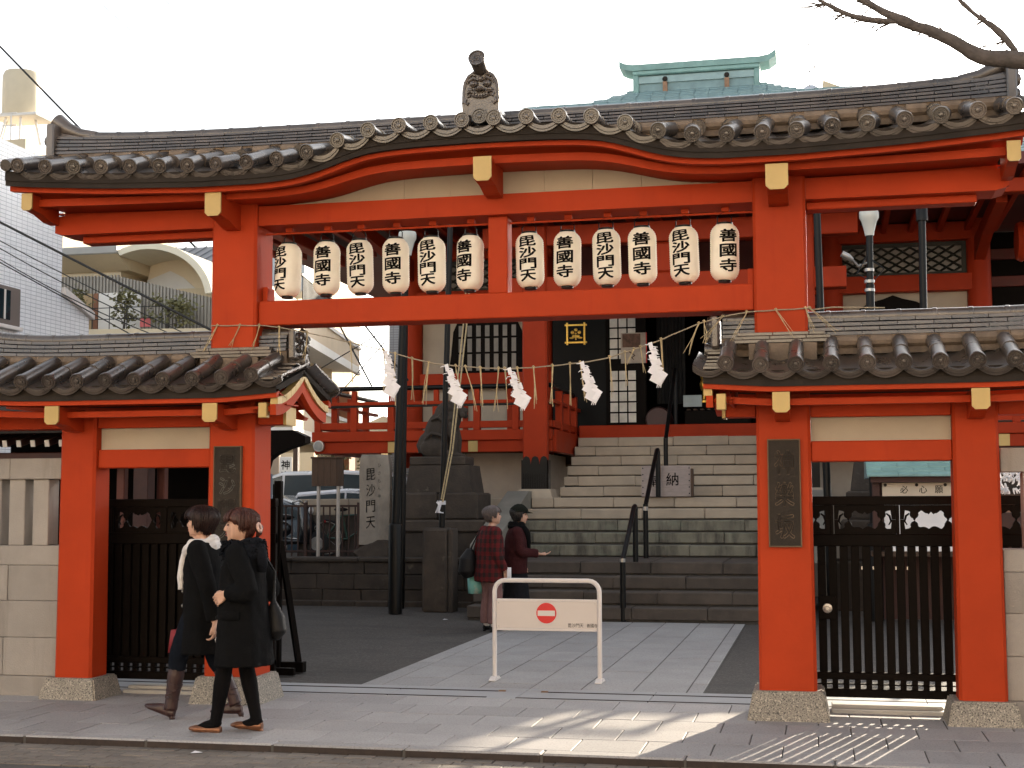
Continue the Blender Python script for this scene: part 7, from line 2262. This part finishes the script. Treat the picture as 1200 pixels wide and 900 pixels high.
# ---------------------------------------------------------------- grey-haired woman in the plaid jacket
P = Fig("person", "grey-haired woman in a red plaid jacket and mauve trousers standing behind the barrier", (-1.60, 6.62, 0), radians(-50))
hipsP = [(-.085, 0, .84), (.085, 0, .84)]; kneesP = [(-.095, .02, .455), (.095, .02, .455)]; ankP = [(-.10, -.01, .075), (.10, -.01, .075)]
shP = [(-.165, -.01, 1.235), (.165, -.01, 1.235)]; elP = [(-.225, -.07, .985), (.225, -.03, .975)]; wrP = [(-.235, -.06, .745), (.215, .09, .755)]
base_body(P, hipsP, kneesP, ankP, shP, elP, wrP, neckb=(0, .0, 1.27), chin=(0, .035, 1.35))
hand(P.body, (-.235, -.06, .74), (0, .05, -1), (1, 0, 0), -1, .95); hand(P.body, (.213, .095, .75), (-.1, .45, -1), (-1, .2, 0), 1, .6)
def hairP(h): hair_shell(h, lambda a: .34 if abs(a) < 1.9 else .10, 1.0, 5, .055, .66, .05, 0, 150)
build_head(P, (0, .03, 1.345), .222, -.25, .04, HAIRG, hairP)
P.out(P.body, "body", SKIN, .008, 2)
tr_p = MB()
for i in range(2):
    h, k, a = Vector(hipsP[i]), Vector(kneesP[i]), Vector(ankP[i])
    tr_p.tube(*cr([h, h.lerp(k, .5), k, k.lerp(a, .5) + Vector((0, -.012, 0)), a + Vector((0, 0, .02))], [.118, .100, .086, .080, .078]), 16)
P.out(tr_p, "trousers", cloth("mauve_corduroy", (.205, .115, .110), stretch=(6, 6, 1)), .010, 3)
for i in range(2): shoe(P, "shoe", ankP[i], BLKMETAL, (-.1, .1)[i], .235)
for i in range(2): P.out(MB().tube([Vector(ankP[i]) + Vector((0, 0, -.02)), Vector(ankP[i]) + Vector((0, 0, .04))], .040, 12), "sock", KNIT)
PL = M("red_black_plaid", (.115, .012, .013), .9, 20, .2, .5, 130, spec=.2)
_nt = PL.node_tree
def plaid(nt, hsize):
    N, L = nt.nodes, nt.links
    tc = N.new("ShaderNodeTexCoord"); sp = N.new("ShaderNodeSeparateXYZ"); L.new(tc.outputs["Object"], sp.inputs[0])
    def band(sock, sz, off=0):
        a = N.new("ShaderNodeMath"); a.operation = 'MULTIPLY_ADD'; a.inputs[1].default_value = 1 / sz; a.inputs[2].default_value = off; L.new(sock, a.inputs[0])
        f = N.new("ShaderNodeMath"); f.operation = 'FRACT'; L.new(a.outputs[0], f.inputs[0])
        g_ = N.new("ShaderNodeMath"); g_.operation = 'GREATER_THAN'; g_.inputs[1].default_value = .5; L.new(f.outputs[0], g_.inputs[0])
        return g_.outputs[0]
    ad = N.new("ShaderNodeMath"); ad.operation = 'ADD'; L.new(sp.outputs[0], ad.inputs[0]); L.new(sp.outputs[1], ad.inputs[1])
    s_ = N.new("ShaderNodeMath"); s_.operation = 'ADD'; L.new(band(ad.outputs[0], hsize), s_.inputs[0]); L.new(band(sp.outputs[2], hsize), s_.inputs[1])
    m_ = N.new("ShaderNodeMapRange"); m_.inputs["From Max"].default_value = 2.0; m_.inputs["To Max"].default_value = .95; L.new(s_.outputs[0], m_.inputs["Value"])
    mx = N.new("ShaderNodeMix"); mx.data_type = 'RGBA'
    old = [l for l in nt.links if l.to_node.name == "Principled BSDF" and l.to_socket.name == "Base Color"][0].from_socket
    L.new(m_.outputs[0], mx.inputs[0]); L.new(old, mx.inputs[6]); mx.inputs[7].default_value = (.018, .014, .013, 1)
    L.new(mx.outputs[2], N["Principled BSDF"].inputs["Base Color"])
plaid(_nt, .105)
jk = MB()
rings_el(jk, smooth_rows([(.615, 0, -.012, .222, .180), (.75, 0, -.010, .218, .176), (.90, 0, -.005, .208, .165), (1.05, 0, 0, .205, .155), (1.16, 0, .004, .205, .140), (1.235, 0, .0, .185, .112), (1.275, 0, -.004, .13, .088), (1.315, 0, .0, .078, .072)], 22), 36, .03, 1.1, 6)
for i in range(2):
    s_, e, w = Vector(shP[i]), Vector(elP[i]), Vector(wrP[i])
    jk.tube(*cr([s_ + Vector((.05 if i == 0 else -.05, 0, 0)), s_, s_.lerp(e, .5), e, e.lerp(w, .5), e.lerp(w, .95)], [.070, .078, .072, .068, .060, .055]), 16)
P.out(jk, "jacket", PL, .010, 3)
bb = MB().tube([(-.17, -.20, 1.02), (-.19, -.225, .90), (-.20, -.23, .74), (-.19, -.21, .66)], [.05, .11, .12, .06], 14)
bb.tube([(-.17, -.20, 1.02), (-.15, -.12, 1.19), (-.12, -.02, 1.29), (-.14, .08, 1.24)], [.016, .012, .012, .012], 8)
P.ext(bb, "shoulder_bag", MATS["black_leather"], "soft black shoulder bag on the back of the woman in plaid", "bag", (-.19, -.22, .66), .012)
tb_ = MB().frus(-.245, -.05, .455, .675, .05, .125, .055, .135)
ft = P.ext(tb_, "shopping_bag", M("turquoise_paper_bag", (.20, .52, .47), .6, 5, .2, .2, 20, stain=[((7, 7, 7), .55, .66, (.62, .50, .42), .7)]), "turquoise paper shopping bag held low by the woman in plaid", "bag", (-.245, -.05, .455))
hd_ = MB().tube([(-.245, -.11, .675), (-.243, -.10, .71), (-.24, -.05, .735), (-.243, .0, .71), (-.245, .01, .675)], .005, 5); hd_.xf(P.M)
hd_.build("handle", WHITEPAPER, ft)
pw_ = MB().cham(.255, .258, .10, .16, .66, .80, .001)
P.ext(pw_, "leaflet", WHITEPAPER, "small white leaflet in the right hand of the woman in plaid", "paper", (.257, .13, .66))

# ---------------------------------------------------------------- woman in the dark cap
Q = Fig("person", "woman in a dark cap and maroon jacket holding out one hand, facing the stairs", (-1.36, 7.02, 0), radians(-72))
hipsQ = [(-.085, 0, .84), (.085, 0, .84)]; kneesQ = [(-.09, .02, .455), (.09, .02, .455)]; ankQ = [(-.09, -.01, .075), (.09, -.01, .075)]
shQ = [(-.165, -.01, 1.225), (.165, .0, 1.225)]; elQ = [(-.225, -.02, .97), (.225, .04, .985)]; wrQ = [(-.20, .10, .80), (.170, .275, .955)]
base_body(Q, hipsQ, kneesQ, ankQ, shQ, elQ, wrQ, neckb=(0, .01, 1.27), chin=(0, .05, 1.34))
hand(Q.body, (-.20, .10, .795), (.1, .4, -1), (1, 0, 0), -1, .6); hand(Q.body, (.168, .282, .953), (.05, 1, -.05), (0, 0, 1), -1, .22)
def hairQ(h): hair_shell(h, lambda a: .12 if abs(a) < 1.9 else -.02, 1.05, 9, .06, .66, .05, 0, 120)
TQ = build_head(Q, (0, .045, 1.345), .220, -.12, -.02, HAIRK, hairQ)
Q.out(Q.body, "body", SKIN, .008, 2)
cp = MB()
rs = []
for (z, f) in ((.66, .085), (.72, .10), (.82, .11), (.92, .12), (1.0, .10)):
    rs.append([head_pt(min(z, .97), -pi + 2 * pi * k / 28, f) + Vector((0, 0, .03 + (z - min(z, .97)) * 2.2)) for k in range(28)])
rs.append([Vector((.12 * sin(-pi + 2 * pi * k / 28), .12 * cos(-pi + 2 * pi * k / 28), 1.13)) for k in range(28)])
cp.rings(rs)
cp.tube([(.48 * sin(t), .50 * cos(t), .71) for t in [-pi + 2 * pi * k / 28 for k in range(29)]], .04, 6)
br_ = [(.40 * sin(t), .45 * cos(t), .70) for t in [-1.2 + .3 * k for k in range(9)]]; b2_ = [(.42 * sin(t), .80 * cos(t) if abs(t) < 1.1 else .47 * cos(t) + .05, .62) for t in [-1.2 + .3 * k for k in range(9)]]
cp.add([Vector(p) for p in br_] + [Vector(p) for p in b2_] + [Vector(p) - Vector((0, 0, .03)) for p in br_] + [Vector(p) - Vector((0, 0, .03)) for p in b2_],
       [(i, i + 1, 10 + i, 9 + i) for i in range(8)] + [(18 + i, 27 + i, 28 + i, 19 + i) for i in range(8)] + [(9 + i, 10 + i, 28 + i, 27 + i) for i in range(8)])
cp.xf(TQ); Q.out(cp, "cap", cloth("dark_green_black_felt", (.012, .014, .011)))
sk = MB()
rings_el(sk, smooth_rows([(.14, 0, 0, .235, .190), (.40, 0, 0, .215, .170), (.65, 0, 0, .195, .150), (.85, 0, 0, .170, .130)], 14), 36, .04, .4, 9)
Q.out(sk, "skirt", cloth("black_skirt_cloth", (.012, .012, .015)), .011, 2)
for i in range(2): shoe(Q, "shoe", ankQ[i], BLKMETAL, 0, .235)
jk = MB()
rings_el(jk, smooth_rows([(.705, 0, -.010, .205, .160), (.85, 0, -.006, .200, .158), (1.0, 0, 0, .198, .152), (1.13, 0, .004, .200, .142), (1.22, 0, .0, .185, .116), (1.27, 0, .0, .13, .09), (1.31, 0, .006, .082, .075)], 20), 36, .02, .3, 6)
for i in range(2):
    s_, e, w = Vector(shQ[i]), Vector(elQ[i]), Vector(wrQ[i])
    jk.tube(*cr([s_ + Vector((.05 if i == 0 else -.05, 0, 0)), s_, s_.lerp(e, .5), e, e.lerp(w, .5), e.lerp(w, .95)], [.070, .078, .073, .068, .060, .054]), 16)
Q.out(jk, "jacket", cloth("maroon_quilt", (.045, .014, .015), bscale=70, bump=.8), .010, 3)
sv = MB()
for (r, z, th) in ((.085, 1.30, .035), (.082, 1.34, .03)):
    sv.tube([(r * cos(t), .012 + r * sin(t), z) for t in [i * pi / 10 for i in range(21)]], th, 10)
sv.tube([(.06, .09, 1.30), (.075, .135, 1.22), (.07, .15, 1.10), (.06, .155, 1.0)], [.04, .045, .042, .03], 10)
Q.out(sv, "scarf", BLACKWOOL, .008, 2)
